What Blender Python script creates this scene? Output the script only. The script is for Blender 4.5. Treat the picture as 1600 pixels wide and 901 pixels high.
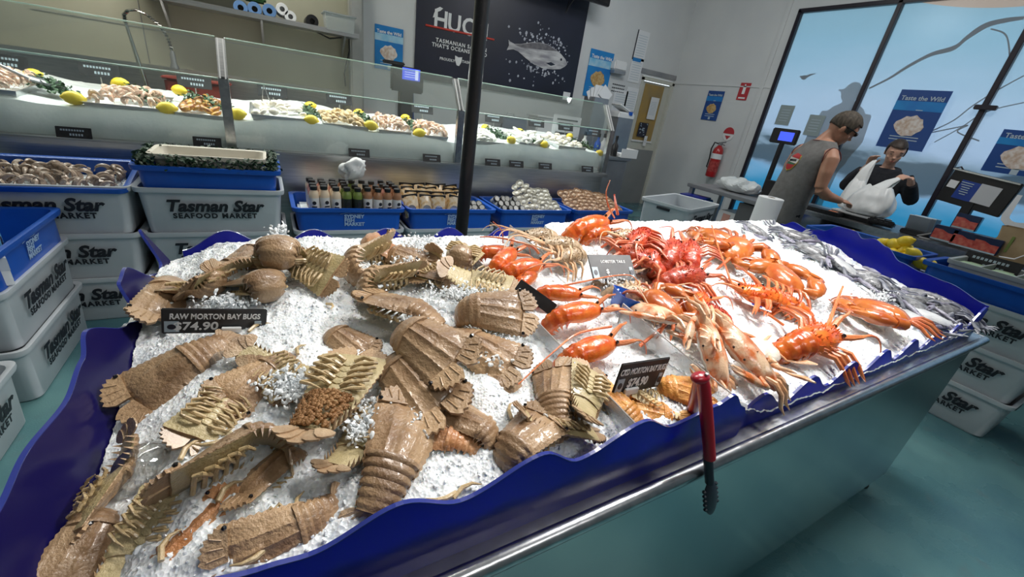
import bpy, bmesh, math, random
from mathutils import Vector, Matrix, noise, Euler
random.seed(11)
sc = bpy.context.scene
for o in list(bpy.data.objects): bpy.data.objects.remove(o)
COL = sc.collection
PI = math.pi

# ------------------------------------------------------------------ camera
FPX, YAW, PIT, ROL = 645.47, .55721766, .41718808, -.15133
CAM = Vector((0, 0, 1.45))
cy, sy, cp, sp, cr, sr = math.cos(YAW), math.sin(YAW), math.cos(PIT), math.sin(PIT), math.cos(ROL), math.sin(ROL)
FW = Vector((sy*cp, cy*cp, -sp)); RT = Vector((cy, -sy, 0)); DN = FW.cross(RT)
R2 = cr*RT + sr*DN; D2 = -sr*RT + cr*DN
cd = bpy.data.cameras.new('camera'); cam = bpy.data.objects.new('camera', cd); COL.objects.link(cam)
cd.sensor_width = 36; cd.lens = FPX/1600*36; cd.clip_start = .02; cd.clip_end = 200
m = Matrix.Identity(4)
for i in range(3):
    m[i][0] = R2[i]; m[i][1] = -D2[i]; m[i][2] = -FW[i]; m[i][3] = CAM[i]
cam.matrix_world = m
sc.camera = cam

# ------------------------------------------------------------------ light and exposure
sc.view_settings.view_transform = 'Standard'; sc.view_settings.look = 'None'
sc.view_settings.gamma = 1; sc.view_settings.use_curve_mapping = False
sc.view_settings.exposure = 0.0
w = bpy.data.worlds.new('daylight'); sc.world = w; w.use_nodes = True
bg = w.node_tree.nodes['Background']; bg.inputs[0].default_value = (.80, .90, 1, 1); bg.inputs[1].default_value = 1.7
def area(name, loc, aim, sx, sy_, power, col=(1, 1, 1), spread=180):
    l = bpy.data.lights.new(name, 'AREA'); l.shape = 'RECTANGLE'; l.size = sx; l.size_y = sy_; l.energy = power; l.color = col; l.spread = math.radians(spread)
    o = bpy.data.objects.new(name, l); COL.objects.link(o); o.location = loc
    o.rotation_euler = (Vector(aim)-Vector(loc)).to_track_quat('-Z', 'Y').to_euler()
    return o
area('lamp_over_table', (1.9, .75, 2.95), (1.35, .78, 1), 1.0, .25, 29, (1, .97, .94), 105)
area('lamp_over_table_left', (.75, 1.2, 3.3), (.3, .75, 1), .9, .25, 13, (1, .96, .91), 110)
area('lamp_over_counter', (.6, 4.0, 3.2), (.6, 3.6, 1), 2.6, .25, 30, (1, .97, .9), 120)
area('lamp_over_counter_right', (2.9, 4.4, 3.2), (2.7, 3.9, 1), 1.6, .25, 14, (1, .98, .94), 120)
area('lamp_counter_strip', (.6, 3.74, 1.62), (.6, 3.54, 1.05), 4.4, .03, 26, (.93, 1, .95))
area('fill_over_prep_bench', (-.9, 4.7, 3.3), (-.7, 5.8, 1.5), 1.6, .25, 38, (1, .97, .88))  # unseen lamp, added to brighten the recess wall
area('lamp_by_window', (4.3, 1.2, 3.4), (4.8, 2.0, 1), 1.2, .3, 30, (1, .98, .95))
area('lamp_over_aisle', (3.6, 3.6, 3.5), (4.6, 4.6, 1.4), 1.2, .3, 22, (.97, .99, 1))
area('lamp_behind_viewer', (1.2, -1.6, 3.3), (1.2, .2, .6), 1.6, .3, 9, (1, .98, .95), 120)

# ------------------------------------------------------------------ pixel helpers (where things were read off the photograph)
def ray(px, py): return R2*((px-800)/FPX) + D2*((py-450.5)/FPX) + FW
def atx(px, py, X): d = ray(px, py); return CAM + d*((X-CAM.x)/d.x)
def aty(px, py, Y): d = ray(px, py); return CAM + d*((Y-CAM.y)/d.y)
def atz(px, py, Z): d = ray(px, py); return CAM + d*((Z-CAM.z)/d.z)

# ------------------------------------------------------------------ materials
def _m(name):
    m = bpy.data.materials.new(name); m.use_nodes = True
    nt = m.node_tree; b = nt.nodes['Principled BSDF']; return m, nt, b
def mat(name, col, rough=.5, metal=0, spec=.5, col2=None, nscale=20, bump=0, bscale=80, emit=0, coat=0, sss=0, trans=0, alpha=1, stretch=None, detail=3, rnd=0, lo=.35, hi=.65, ecol=None):
    m, nt, b = _m(name)
    N = nt.nodes.new; L = nt.links.new
    b.inputs['Base Color'].default_value = (*col, 1); b.inputs['Roughness'].default_value = rough
    b.inputs['Metallic'].default_value = metal; b.inputs['Specular IOR Level'].default_value = spec
    if coat: b.inputs['Coat Weight'].default_value = coat; b.inputs['Coat Roughness'].default_value = .08
    if sss: b.inputs['Subsurface Weight'].default_value = sss; b.inputs['Subsurface Radius'].default_value = (.02, .02, .02); b.inputs['Subsurface Scale'].default_value = .5
    if trans: b.inputs['Transmission Weight'].default_value = trans
    if alpha < 1: b.inputs['Alpha'].default_value = alpha
    if emit: b.inputs['Emission Color'].default_value = (*(ecol or col), 1); b.inputs['Emission Strength'].default_value = emit
    vec = None
    if col2 or bump:
        tc = N('ShaderNodeTexCoord'); vec = tc.outputs['Object']
        if stretch:
            mp = N('ShaderNodeMapping'); mp.inputs['Scale'].default_value = stretch; L(vec, mp.inputs[0]); vec = mp.outputs[0]
    if col2:
        n = N('ShaderNodeTexNoise'); n.inputs['Scale'].default_value = nscale; n.inputs['Detail'].default_value = detail; L(vec, n.inputs['Vector'])
        r = N('ShaderNodeValToRGB'); r.color_ramp.elements[0].position = lo; r.color_ramp.elements[1].position = hi
        r.color_ramp.elements[0].color = (*col, 1); r.color_ramp.elements[1].color = (*col2, 1); L(n.outputs['Fac'], r.inputs[0])
        out = r.outputs[0]
        if rnd:
            oi = N('ShaderNodeObjectInfo'); mr = N('ShaderNodeMapRange'); mr.inputs[3].default_value = 1-rnd; mr.inputs[4].default_value = 1+rnd; L(oi.outputs['Random'], mr.inputs[0])
            hs = N('ShaderNodeHueSaturation'); L(mr.outputs[0], hs.inputs['Value']); L(out, hs.inputs['Color']); out = hs.outputs[0]
        L(out, b.inputs['Base Color'])
    if bump:
        n = N('ShaderNodeTexNoise'); n.inputs['Scale'].default_value = bscale; n.inputs['Detail'].default_value = 3; L(vec, n.inputs['Vector'])
        bp = N('ShaderNodeBump'); bp.inputs['Strength'].default_value = bump; bp.inputs['Distance'].default_value = .004; L(n.outputs['Fac'], bp.inputs['Height']); L(bp.outputs[0], b.inputs['Normal'])
    return m
def acrylic(name, col, tcol, w=.45, rough=.08):
    m, nt, b = _m(name); N = nt.nodes.new; L = nt.links.new
    b.inputs['Base Color'].default_value = (*col, 1); b.inputs['Roughness'].default_value = rough; b.inputs['Specular IOR Level'].default_value = .3
    t = N('ShaderNodeBsdfTranslucent'); t.inputs[0].default_value = (*tcol, 1)
    x = N('ShaderNodeMixShader'); x.inputs[0].default_value = w
    L(b.outputs[0], x.inputs[1]); L(t.outputs[0], x.inputs[2]); L(x.outputs[0], nt.nodes['Material Output'].inputs[0]); return m
def clear(name, tint=(.95, .98, .97), refl=.10, haze=0, hcol=(.8, .85, .85)):
    m, nt, b = _m(name); N = nt.nodes.new; L = nt.links.new
    t = N('ShaderNodeBsdfTransparent'); t.inputs[0].default_value = (*tint, 1)
    g = N('ShaderNodeBsdfGlossy'); g.inputs['Roughness'].default_value = .03
    lw = N('ShaderNodeLayerWeight'); lw.inputs[0].default_value = .35
    mr = N('ShaderNodeMapRange'); mr.inputs[3].default_value = refl*.4; mr.inputs[4].default_value = min(1, refl*6); L(lw.outputs['Fresnel'], mr.inputs[0])
    x = N('ShaderNodeMixShader'); L(mr.outputs[0], x.inputs[0]); L(t.outputs[0], x.inputs[1]); L(g.outputs[0], x.inputs[2]); out = x.outputs[0]
    if haze:
        d = N('ShaderNodeBsdfDiffuse'); d.inputs[0].default_value = (*hcol, 1); y = N('ShaderNodeMixShader'); y.inputs[0].default_value = haze
        L(out, y.inputs[1]); L(d.outputs[0], y.inputs[2]); out = y.outputs[0]
    L(out, nt.nodes['Material Output'].inputs[0]); return m

M = {}
M['steel'] = mat('brushed_steel', (.50, .51, .52), .32, 1, col2=(.62, .62, .62), nscale=6, stretch=(1, 30, 30), bump=.05, bscale=30)
M['steel_wet'] = mat('wet_steel', (.46, .48, .50), .26, 1, col2=(.60, .61, .63), nscale=40, bump=.08, bscale=60)
M['steel_panel'] = mat('steel_panel', (.44, .49, .49), .27, 1, col2=(.52, .56, .56), nscale=3, bump=.06, bscale=8)
M['steel_dull'] = mat('dull_steel', (.33, .34, .36), .45, .8, col2=(.42, .42, .43), nscale=4)
M['white_wall'] = mat('white_wall_paint', (.62, .64, .65), .6, col2=(.66, .68, .68), nscale=2)
M['grey_wall'] = mat('recess_wall_lining', (.42, .41, .31), .5, col2=(.47, .46, .35), nscale=1.5)
M['ceiling'] = mat('ceiling_paint', (.55, .55, .54), .8, col2=(.58, .58, .57), nscale=2)
M['door_grey'] = mat('door_kick_panel', (.22, .23, .23), .55, col2=(.25, .26, .26), nscale=3)
M['door_cream'] = mat('door_cream_paint', (.56, .57, .50), .5, col2=(.60, .60, .54), nscale=3)
M['black'] = mat('black_plastic', (.012, .012, .014), .4)
M['black_gloss'] = mat('black_gloss', (.008, .008, .01), .12, coat=.4)
M['black_worn'] = mat('worn_black_paint', (.010, .010, .011), .35, col2=(.03, .03, .03), nscale=60, lo=.66, hi=.72, bump=.2, bscale=60)
M['white_crate'] = mat('white_crate_plastic', (.50, .54, .58), .38, col2=(.56, .60, .63), nscale=5, sss=.05)
M['white'] = mat('white_plastic', (.78, .79, .79), .4)
M['paper'] = mat('white_paper', (.78, .80, .82), .75)
M['ink'] = mat('black_ink', (.01, .012, .018), .5)
M['blue_tub'] = mat('blue_tub_plastic', (.005, .075, .42), .32, col2=(.006, .09, .48), nscale=5, coat=.1)
M['blue_deep'] = mat('deep_blue_plastic', (.006, .016, .22), .35)
M['pale_ink'] = mat('pale_print', (.35, .5, .72), .5)
M['acrylic_blue'] = acrylic('blue_acrylic', (.003, .008, .26), (.003, .022, .85), .34, .22)
M['acrylic_dark'] = acrylic('dark_blue_acrylic', (.010, .008, .075), (.006, .012, .30), .18, .22)  # darker, less translucent blue for the left side board
M['edge_blue'] = mat('polished_acrylic_edge', (.03, .045, .26), .2, coat=.5)
M['clear_acrylic'] = clear('clear_acrylic', (.93, .94, .95), .14, .14)
M['clear_edge'] = mat('acrylic_cut_edge', (.42, .40, .38), .2)
M['glass'] = clear('counter_glass', (.96, .98, .97), .06, .02)
M['glass_slope'] = clear('counter_sloping_glass', (.96, .98, .97), .06, .06, (.62, .68, .62))
M['glass_edge'] = mat('glass_edge_green', (.50, .72, .64), .2, emit=0)
M['lemon'] = mat('lemon_peel', (.82, .58, .02), .4, col2=(.88, .68, .05), nscale=30, bump=.2, bscale=120)
M['leaf'] = mat('parsley_leaf', (.015, .055, .022), .5, col2=(.045, .12, .04), nscale=60)
M['leaf_dark'] = mat('garland_leaf', (.010, .035, .016), .5, col2=(.03, .075, .035), nscale=60)
M['red_plastic'] = mat('red_handle_plastic', (.34, .008, .022), .3, coat=.3)
M['red_paint'] = mat('red_enamel', (.42, .012, .014), .3, coat=.4)
M['navy'] = mat('navy_board', (.010, .012, .026), .4, col2=(.014, .016, .036), nscale=2)
M['sign_black'] = mat('price_ticket_black', (.018, .018, .020), .45, col2=(.035, .035, .038), nscale=30)
M['chalk'] = mat('white_lettering', (.85, .86, .86), .6)
M['ticket_icon'] = mat('ticket_icon_blue_grey', (.45, .55, .62), .5)
M['sign_red'] = mat('red_underline', (.62, .05, .03), .5)
M['red_white'] = mat('red_sign', (.45, .03, .04), .5)

# ------------------------------------------------------------------ mesh helpers
class MB:
    def __init__(s): s.b = bmesh.new()
    def box(s, c, d, rot=None, bev=0):
        r = bmesh.ops.create_cube(s.b, size=1); vs = r['verts']
        for v in vs: v.co = Vector((v.co.x*d[0], v.co.y*d[1], v.co.z*d[2]))
        if bev: 
            es = list({e for v in vs for e in v.link_edges}); rr = bmesh.ops.bevel(s.b, geom=es, offset=bev, segments=2, affect='EDGES'); 
            vs = list({v for f in rr['faces'] for v in f.verts} | {v for v in vs if v.is_valid})
        mt = Matrix.Translation(c) @ (rot.to_4x4() if rot is not None else Matrix.Identity(4))
        for v in vs: v.co = mt @ v.co
        return vs
    def tube(s, pts, rad, n=8, cap=True, flat=1):
        pts = [Vector(p) for p in pts]; k = len(pts)
        if not hasattr(rad, '__len__'): rad = [rad]*k
        rings = []; up = None
        for i, p in enumerate(pts):
            t = (pts[min(i+1, k-1)]-pts[max(i-1, 0)])
            if t.length < 1e-9: t = Vector((0, 0, 1))
            t.normalize()
            if up is None:
                up = Vector((0, 0, 1)) if abs(t.z) < .9 else Vector((1, 0, 0))
            u = up - t*up.dot(t)
            if u.length < 1e-6: u = t.orthogonal()
            u.normalize(); up = u; v = t.cross(u)
            rings.append([s.b.verts.new(p + (u*math.cos(a)*flat + v*math.sin(a))*max(rad[i], 1e-5)) for a in [2*PI*j/n for j in range(n)]])
        for a, c in zip(rings, rings[1:]):
            for j in range(n): s.b.faces.new((a[j], a[(j+1) % n], c[(j+1) % n], c[j]))
        if cap:
            s.b.faces.new(rings[0][::-1]); s.b.faces.new(rings[-1])
        return rings
    def lathe(s, prof, c=(0, 0, 0), n=16, axis='Z', cap=True):
        c = Vector(c); rings = []
        for r, h in prof:
            ring = []
            for j in range(n):
                a = 2*PI*j/n
                p = Vector((r*math.cos(a), r*math.sin(a), h))
                if axis == 'X': p = Vector((h, r*math.cos(a), r*math.sin(a)))
                if axis == 'Y': p = Vector((r*math.sin(a), h, r*math.cos(a)))
                ring.append(s.b.verts.new(c+p))
            rings.append(ring)
        for a, d in zip(rings, rings[1:]):
            for j in range(n): s.b.faces.new((a[j], a[(j+1) % n], d[(j+1) % n], d[j]))
        if cap: s.b.faces.new(rings[0][::-1]); s.b.faces.new(rings[-1])
        return rings
    def rings(s, rings, cap=True, close=True):
        R = [[s.b.verts.new(p) for p in r] for r in rings]; n = len(R[0])
        for a, d in zip(R, R[1:]):
            for j in range(n if close else n-1): s.b.faces.new((a[j], a[(j+1) % n], d[(j+1) % n], d[j]))
        if cap: s.b.faces.new(R[0][::-1]); s.b.faces.new(R[-1])
    def prism(s, poly, h, mt=None):
        "polygon in XY extruded from z=0 to h"
        mt = mt or Matrix.Identity(4)
        a = [s.b.verts.new(mt @ Vector((p[0], p[1], 0))) for p in poly]; c = [s.b.verts.new(mt @ Vector((p[0], p[1], h))) for p in poly]; n = len(a)
        for j in range(n): s.b.faces.new((a[j], a[(j+1) % n], c[(j+1) % n], c[j]))
        s.b.faces.new(a[::-1]); s.b.faces.new(c)
    def blob(s, c, r, n=2, rot=None):
        q = bmesh.ops.create_icosphere(s.b, subdivisions=n, radius=1)
        if not hasattr(r, '__len__'): r = (r, r, r)
        rm = rot if rot is not None else Matrix.Identity(3)
        for v in q['verts']: v.co = Vector(c) + rm @ Vector((v.co.x*r[0], v.co.y*r[1], v.co.z*r[2]))
        return q['verts']
    def grid(s, f, nu, nv):
        V = [[s.b.verts.new(f(i/nu, j/nv)) for j in range(nv+1)] for i in range(nu+1)]
        for i in range(nu):
            for j in range(nv): s.b.faces.new((V[i][j], V[i+1][j], V[i+1][j+1], V[i][j+1]))
        return V
    def mesh(s, name, m, smooth=True, fix=True):
        if fix: bmesh.ops.recalc_face_normals(s.b, faces=s.b.faces)
        me = bpy.data.meshes.new(name); s.b.to_mesh(me); s.b.free()
        if m is not None: me.materials.append(m)
        if smooth:
            me.polygons.foreach_set('use_smooth', [True]*len(me.polygons))
            try: me.set_sharp_from_angle(angle=math.radians(40))
            except Exception: pass
        return me
    def build(s, name, m, parent=None, smooth=True, fix=True):
        o = bpy.data.objects.new(name, s.mesh(name, m, smooth, fix)); COL.objects.link(o)
        if parent is not None: o.parent = parent
        return o
def tag(o, label=None, cat=None, group=None, kind=None):
    if label: o['label'] = label
    if cat: o['category'] = cat
    if group: o['group'] = group
    if kind: o['kind'] = kind
    return o
def thing(name, label, cat, loc=(0, 0, 0), rot=(0, 0, 0), group=None, scale=1):
    o = bpy.data.objects.new(name, None); COL.objects.link(o); o.location = loc; o.rotation_euler = rot
    o.empty_display_size = .05
    if scale != 1: o.scale = (scale,)*3
    return tag(o, label, cat, group)
def struct(o): o['kind'] = 'structure'; return o
def obj(name, me, parent=None):
    o = bpy.data.objects.new(name, me); COL.objects.link(o)
    if parent is not None: o.parent = parent
    return o
def kids(o): return [c for c in bpy.data.objects if c.parent == o]
def dup(root, loc, rot=None, label=None, group=None, scale=None):
    r = root.copy(); COL.objects.link(r); r.location = loc
    if rot is not None: r.rotation_euler = rot
    if scale is not None: r.scale = (scale,)*3
    if label: r['label'] = label
    if group: r['group'] = group
    for ch in root.children:
        c = ch.copy(); COL.objects.link(c); c.parent = r
        for g in ch.children:
            d = g.copy(); COL.objects.link(d); d.parent = c
    return r
_tc = {}
def text_mesh(body, size=1, bold=0, shear=0, extr=.001, space=1.0, align='CENTER', line=1.0):
    key = (body, size, bold, shear, extr, space, align, line)
    if key in _tc: return _tc[key]
    c = bpy.data.curves.new('lettering', 'FONT'); c.body = body; c.size = size; c.offset = bold; c.shear = shear; c.extrude = extr
    c.space_character = space; c.align_x = align; c.align_y = 'CENTER'; c.resolution_u = 3; c.space_line = line
    o = bpy.data.objects.new('tmp_text', c); COL.objects.link(o)
    dg = bpy.context.evaluated_depsgraph_get(); dg.update()
    me = bpy.data.meshes.new_from_object(o.evaluated_get(dg)); bpy.data.objects.remove(o); bpy.data.curves.remove(c)
    me.name = 'lettering'; _tc[key] = me; return me
def text(body, size, m, parent, loc, xdir=(1, 0, 0), ydir=(0, 0, 1), name='lettering', **kw):
    me = text_mesh(body, size, **kw).copy(); me.materials.clear(); me.materials.append(m)
    o = obj(name, me, parent); x = Vector(xdir).normalized(); y = Vector(ydir).normalized(); z = x.cross(y)
    mt = Matrix((( x.x, y.x, z.x, loc[0]), (x.y, y.y, z.y, loc[1]), (x.z, y.z, z.z, loc[2]), (0, 0, 0, 1)))
    o.matrix_local = mt; return o
def frame(loc, x, y):
    x = Vector(x).normalized(); y = Vector(y); z = x.cross(y).normalized(); y = z.cross(x)
    return Matrix(((x.x, y.x, z.x, loc[0]), (x.y, y.y, z.y, loc[1]), (x.z, y.z, z.z, loc[2]), (0, 0, 0, 1)))
def remesh(o, vox, smooth=4):
    md = o.modifiers.new('r', 'REMESH'); md.mode = 'VOXEL'; md.voxel_size = vox; md.use_smooth_shade = True
    s = o.modifiers.new('s', 'SMOOTH'); s.iterations = smooth; s.factor = .5
    dg = bpy.context.evaluated_depsgraph_get(); dg.update()
    me = bpy.data.meshes.new_from_object(o.evaluated_get(dg)); o.modifiers.clear()
    me.materials.clear()
    for x in o.data.materials: me.materials.append(x)
    me.name = o.data.name; o.data = me
    me.polygons.foreach_set('use_smooth', [True]*len(me.polygons)); return o
def lerp(a, b, t): return a+(b-a)*t
def interp(pts, x):
    if x <= pts[0][0]: return pts[0][1]
    for (a, b), (c, d) in zip(pts, pts[1:]):
        if x <= c:
            t = (x-a)/(c-a); t = t*t*(3-2*t); return b+(d-b)*t
    return pts[-1][1]
# ================================================================== ROOM
WX, WY, LX, FY, CZ = 6.4, 5.9, -3.2, -3.0, 3.75
# floor : painted teal concrete, wet
def floor_mat():
    m, nt, b = _m('wet_painted_floor'); N = nt.nodes.new; L = nt.links.new
    tc = N('ShaderNodeTexCoord')
    n1 = N('ShaderNodeTexNoise'); n1.inputs['Scale'].default_value = 1.7; n1.inputs['Detail'].default_value = 6; L(tc.outputs['Object'], n1.inputs['Vector'])
    r = N('ShaderNodeValToRGB'); r.color_ramp.elements[0].position = .35; r.color_ramp.elements[1].position = .68
    r.color_ramp.elements[0].color = (.045, .135, .165, 1); r.color_ramp.elements[1].color = (.115, .255, .262, 1); L(n1.outputs['Fac'], r.inputs[0])
    n2 = N('ShaderNodeTexNoise'); n2.inputs['Scale'].default_value = 9; n2.inputs['Detail'].default_value = 5; L(tc.outputs['Object'], n2.inputs['Vector'])
    r2 = N('ShaderNodeValToRGB'); r2.color_ramp.elements[0].position = .60; r2.color_ramp.elements[1].position = .72; r2.color_ramp.elements[0].color = (0, 0, 0, 1); L(n2.outputs['Fac'], r2.inputs[0])
    mx = N('ShaderNodeMixRGB'); mx.inputs[2].default_value = (.10, .16, .17, 1)
    sc_ = N('ShaderNodeMath'); sc_.operation = 'MULTIPLY'; sc_.inputs[1].default_value = .45; L(r2.outputs[0], sc_.inputs[0]); L(sc_.outputs[0], mx.inputs[0]); L(r.outputs[0], mx.inputs[1])
    L(mx.outputs[0], b.inputs['Base Color'])
    mr = N('ShaderNodeMapRange'); mr.inputs[1].default_value = .4; mr.inputs[2].default_value = .62; mr.inputs[3].default_value = .16; mr.inputs[4].default_value = .42; L(n1.outputs['Fac'], mr.inputs[0]); L(mr.outputs[0], b.inputs['Roughness'])
    n3 = N('ShaderNodeTexNoise'); n3.inputs['Scale'].default_value = 160; L(tc.outputs['Object'], n3.inputs['Vector'])
    bp = N('ShaderNodeBump'); bp.inputs['Strength'].default_value = .25; bp.inputs['Distance'].default_value = .003; L(n3.outputs['Fac'], bp.inputs['Height']); L(bp.outputs[0], b.inputs['Normal'])
    return m
M['floor'] = floor_mat()
def slab(name, lo, hi, m):
    b = MB(); lo = Vector(lo); hi = Vector(hi); b.box((lo+hi)/2, hi-lo); return struct(b.build(name, m, smooth=False))
slab('floor', (LX-.1, FY-3, -.1), (WX+1.2, WY+.1, 0), M['floor'])
slab('ceiling', (LX-.1, FY, CZ), (WX+.1, WY+.1, CZ+.1), M['ceiling'])
slab('light_block_wall', (LX-.1, FY-.1, 0), (WX+.1, FY, CZ), M['white_wall'])  # unseen wall, added to keep outside light from filling the room
slab('wall_left', (LX-.1, FY, 0), (LX, WY+.1, CZ), M['white_wall'])
DX0, DX1, DTOP = 5.62, 6.39, 2.19       # door opening in the back wall
slab('wall_back', (1.07, WY, 0), (DX0, WY+.1, CZ), M['white_wall'])
slab('wall_back_recess', (LX, WY+.02, 0), (1.07, WY+.12, CZ), M['grey_wall'])
slab('wall_back_over_door', (DX0, WY, DTOP), (WX+.1, WY+.1, CZ), M['white_wall'])
# window opening in right wall
WZ0, WZ1, WYA, WYB = .35, 3.12, -1.6, 4.085
slab('wall_right_pier', (WX, WYB, 0), (WX+.12, WY+.1, CZ), M['white_wall'])
slab('wall_right_sill', (WX, FY, 0), (WX+.12, WYB, WZ0), M['white_wall'])
slab('wall_right_head', (WX, FY, WZ1), (WX+.12, WYB, CZ), M['white_wall'])
slab('wall_right_end', (WX, FY, WZ0), (WX+.12, WYA, WZ1), M['white_wall'])
slab('trim_1', (WX-.02, 4.2, 0), (WX, 4.26, CZ), M['white_wall'])
slab('trim_2', (WX-.012, 4.10, 2.16), (WX, 5.86, 2.175), M['white_wall'])
b = MB(); b.box((-.35, WY+.016, 1.62), (2.8, .006, .006)); b.box((-.98, WY+.016, 2.3), (.006, .006, 2)); struct(b.build('trim_3', M['steel_dull'], smooth=False))
slab('baseboard_right', (WX-.015, 4.1, 0), (WX, WY, .09), M['door_grey'])
# corner column at the end of the recess
b = MB(); b.box((.99, WY-.06, CZ/2), (.15, .16, CZ), bev=.02)
tag(b.build('wall_column', mat('column_sheet', (.38, .39, .38), .35, .3, col2=(.46, .47, .45), nscale=5)), kind='structure')

# door
d = thing('door_1', None, None, (DX0, WY+.03, 0)); struct(d)
b = MB(); b.box((.38, .03, 1.06), (.74, .04, 2.1)); dm = b.build('door_leaf', M['door_cream'], d, smooth=False)
b = MB(); b.box((.38, .002, .50), (.76, .02, 1.0)); b.build('kick_panel', M['door_grey'], d, smooth=False)
b = MB(); b.box((.015, -.02, 1.08), (.05, .06, 2.16)); b.box((.755, -.02, 1.08), (.05, .06, 2.16)); b.box((.385, -.02, 2.15), (.79, .06, .06)); b.build('door_frame', M['door_cream'], d, smooth=False)
b = MB(); b.box((.48, -.03, 2.25), (1.1, .04, .07)); b.build('door_head_rail', M['steel_dull'], d, smooth=False)
gp = mat('amber_vision_panel', (.42, .27, .07), .25, col2=(.30, .22, .10), nscale=3)
b = MB(); b.box((.37, .004, 1.62), (.46, .014, .92)); b.build('vision_panel', gp, d, smooth=False)
b = MB(); b.box((.37, -.002, 1.145), (.50, .02, .03)); b.build('panel_bead', M['white'], d, smooth=False)
nt = thing('door_notice', 'white notice sheet taped on the amber door window', 'notice', (DX0+.43, WY+.005, 1.71))
b = MB(); b.box((0, 0, 0), (.20, .004, .36)); b.build('sheet', M['paper'], nt, smooth=False)
b = MB()
for k in range(9): b.box((-.01, -.003, .10-.025*k), (.14, .002, .006))
b.build('print', M['ticket_icon'], nt, smooth=False)
nt = thing('door_notice', 'dark square notice low on the amber door window', 'notice', (DX0+.31, WY+.005, 1.34))
b = MB(); b.box((0, 0, 0), (.22, .004, .24)); b.build('sheet', M['navy'], nt, smooth=False)
b = MB()
for k in range(14): b.box((random.uniform(-.08, .08), -.003, random.uniform(-.1, .1)), (.03, .002, .012), Matrix.Rotation(random.uniform(-1, 1), 3, 'Y'))
b.build('print', M['ticket_icon'], nt, smooth=False)
nt = thing('door_notice', 'small white tag hanging at the foot of the door window', 'notice', (DX0+.42, WY-.012, 1.16))
b = MB(); b.box((0, 0, 0), (.07, .004, .17)); b.build('sheet', M['paper'], nt, smooth=False)
b = MB(); b.box((0, -.003, .02), (.04, .002, .01)); b.box((0, -.003, -.02), (.04, .002, .01)); b.build('print', M['ticket_icon'], nt, smooth=False)

# ------------------------------------------------------------------ printed window
def film_mat():
    m, nt, b = _m('printed_window_film'); N = nt.nodes.new; L = nt.links.new
    tc = N('ShaderNodeTexCoord'); sx = N('ShaderNodeSeparateXYZ'); L(tc.outputs['Object'], sx.inputs[0])
    mp = N('ShaderNodeMapping'); mp.inputs['Scale'].default_value = (1, .9, 3.0); L(tc.outputs['Object'], mp.inputs[0])
    n = N('ShaderNodeTexNoise'); n.inputs['Scale'].default_value = 1.6; n.inputs['Detail'].default_value = 4; L(mp.outputs[0], n.inputs['Vector'])
    ma = N('ShaderNodeMath'); ma.operation = 'MULTIPLY_ADD'; ma.inputs[1].default_value = .42; L(n.outputs['Fac'], ma.inputs[0])
    L(sx.outputs['Z'], ma.inputs[2])
    r = N('ShaderNodeValToRGB'); e = r.color_ramp.elements
    mr = N('ShaderNodeMapRange'); mr.inputs[1].default_value = .4; mr.inputs[2].default_value = 3.4; L(ma.outputs[0], mr.inputs[0]); L(mr.outputs[0], r.inputs[0])
    stops = [(.0, (.10, .42, .62)), (.23, (.13, .48, .66)), (.315, (.42, .62, .76)), (.33, (.40, .52, .62)), (.345, (.22, .30, .36)), (.42, (.24, .31, .36)), (.43, (.44, .54, .61)), (.47, (.60, .70, .80)), (.62, (.60, .71, .80)), (.85, (.48, .65, .73)), (1, (.46, .62, .68))]
    while len(e) < len(stops): e.new(.5)
    for q, (p, c) in zip(e, stops): q.position = p; q.color = (*c, 1)
    # curved edge of the print: peach ceiling reflection painted into the colour above it
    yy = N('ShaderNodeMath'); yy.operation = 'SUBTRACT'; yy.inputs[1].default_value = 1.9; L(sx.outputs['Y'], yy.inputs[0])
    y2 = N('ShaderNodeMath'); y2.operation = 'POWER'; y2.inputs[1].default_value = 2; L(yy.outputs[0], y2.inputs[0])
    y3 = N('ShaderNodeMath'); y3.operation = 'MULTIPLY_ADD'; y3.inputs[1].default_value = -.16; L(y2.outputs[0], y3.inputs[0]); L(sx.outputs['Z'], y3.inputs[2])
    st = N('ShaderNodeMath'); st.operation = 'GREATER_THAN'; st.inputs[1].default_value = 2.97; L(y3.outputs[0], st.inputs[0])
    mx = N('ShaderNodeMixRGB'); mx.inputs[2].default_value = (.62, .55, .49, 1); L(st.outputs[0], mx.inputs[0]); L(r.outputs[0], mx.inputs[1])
    L(mx.outputs[0], b.inputs['Base Color']); b.inputs['Roughness'].default_value = .25
    L(mx.outputs[0], b.inputs['Emission Color']); b.inputs['Emission Strength'].default_value = .12
    tr = N('ShaderNodeBsdfTransparent'); L(mx.outputs[0], tr.inputs[0])
    x = N('ShaderNodeMixShader'); x.inputs[0].default_value = .62; L(b.outputs[0], x.inputs[1]); L(tr.outputs[0], x.inputs[2])
    L(x.outputs[0], nt.nodes['Material Output'].inputs[0]); return m
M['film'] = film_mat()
muls = [4.06, 2.925, 1.78, .62, -.55, -1.58]
wt = bpy.data.objects.new('window_1', None); COL.objects.link(wt); struct(wt)
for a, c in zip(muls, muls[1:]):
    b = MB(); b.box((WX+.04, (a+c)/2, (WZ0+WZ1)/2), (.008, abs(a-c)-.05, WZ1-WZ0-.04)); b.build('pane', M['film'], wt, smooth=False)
fr = mat('dark_window_frame', (.016, .013, .022), .35)
for y in muls:
    b = MB(); b.box((WX+.02, y, (WZ0+WZ1)/2), (.07, .05, WZ1-WZ0), bev=.006); b.build('mullion', fr, wt)
b = MB(); b.box((WX+.02, (WYA+WYB)/2, WZ1-.01), (.07, WYB-WYA, .05), bev=.006); b.build('head_rail', fr, wt)
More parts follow.
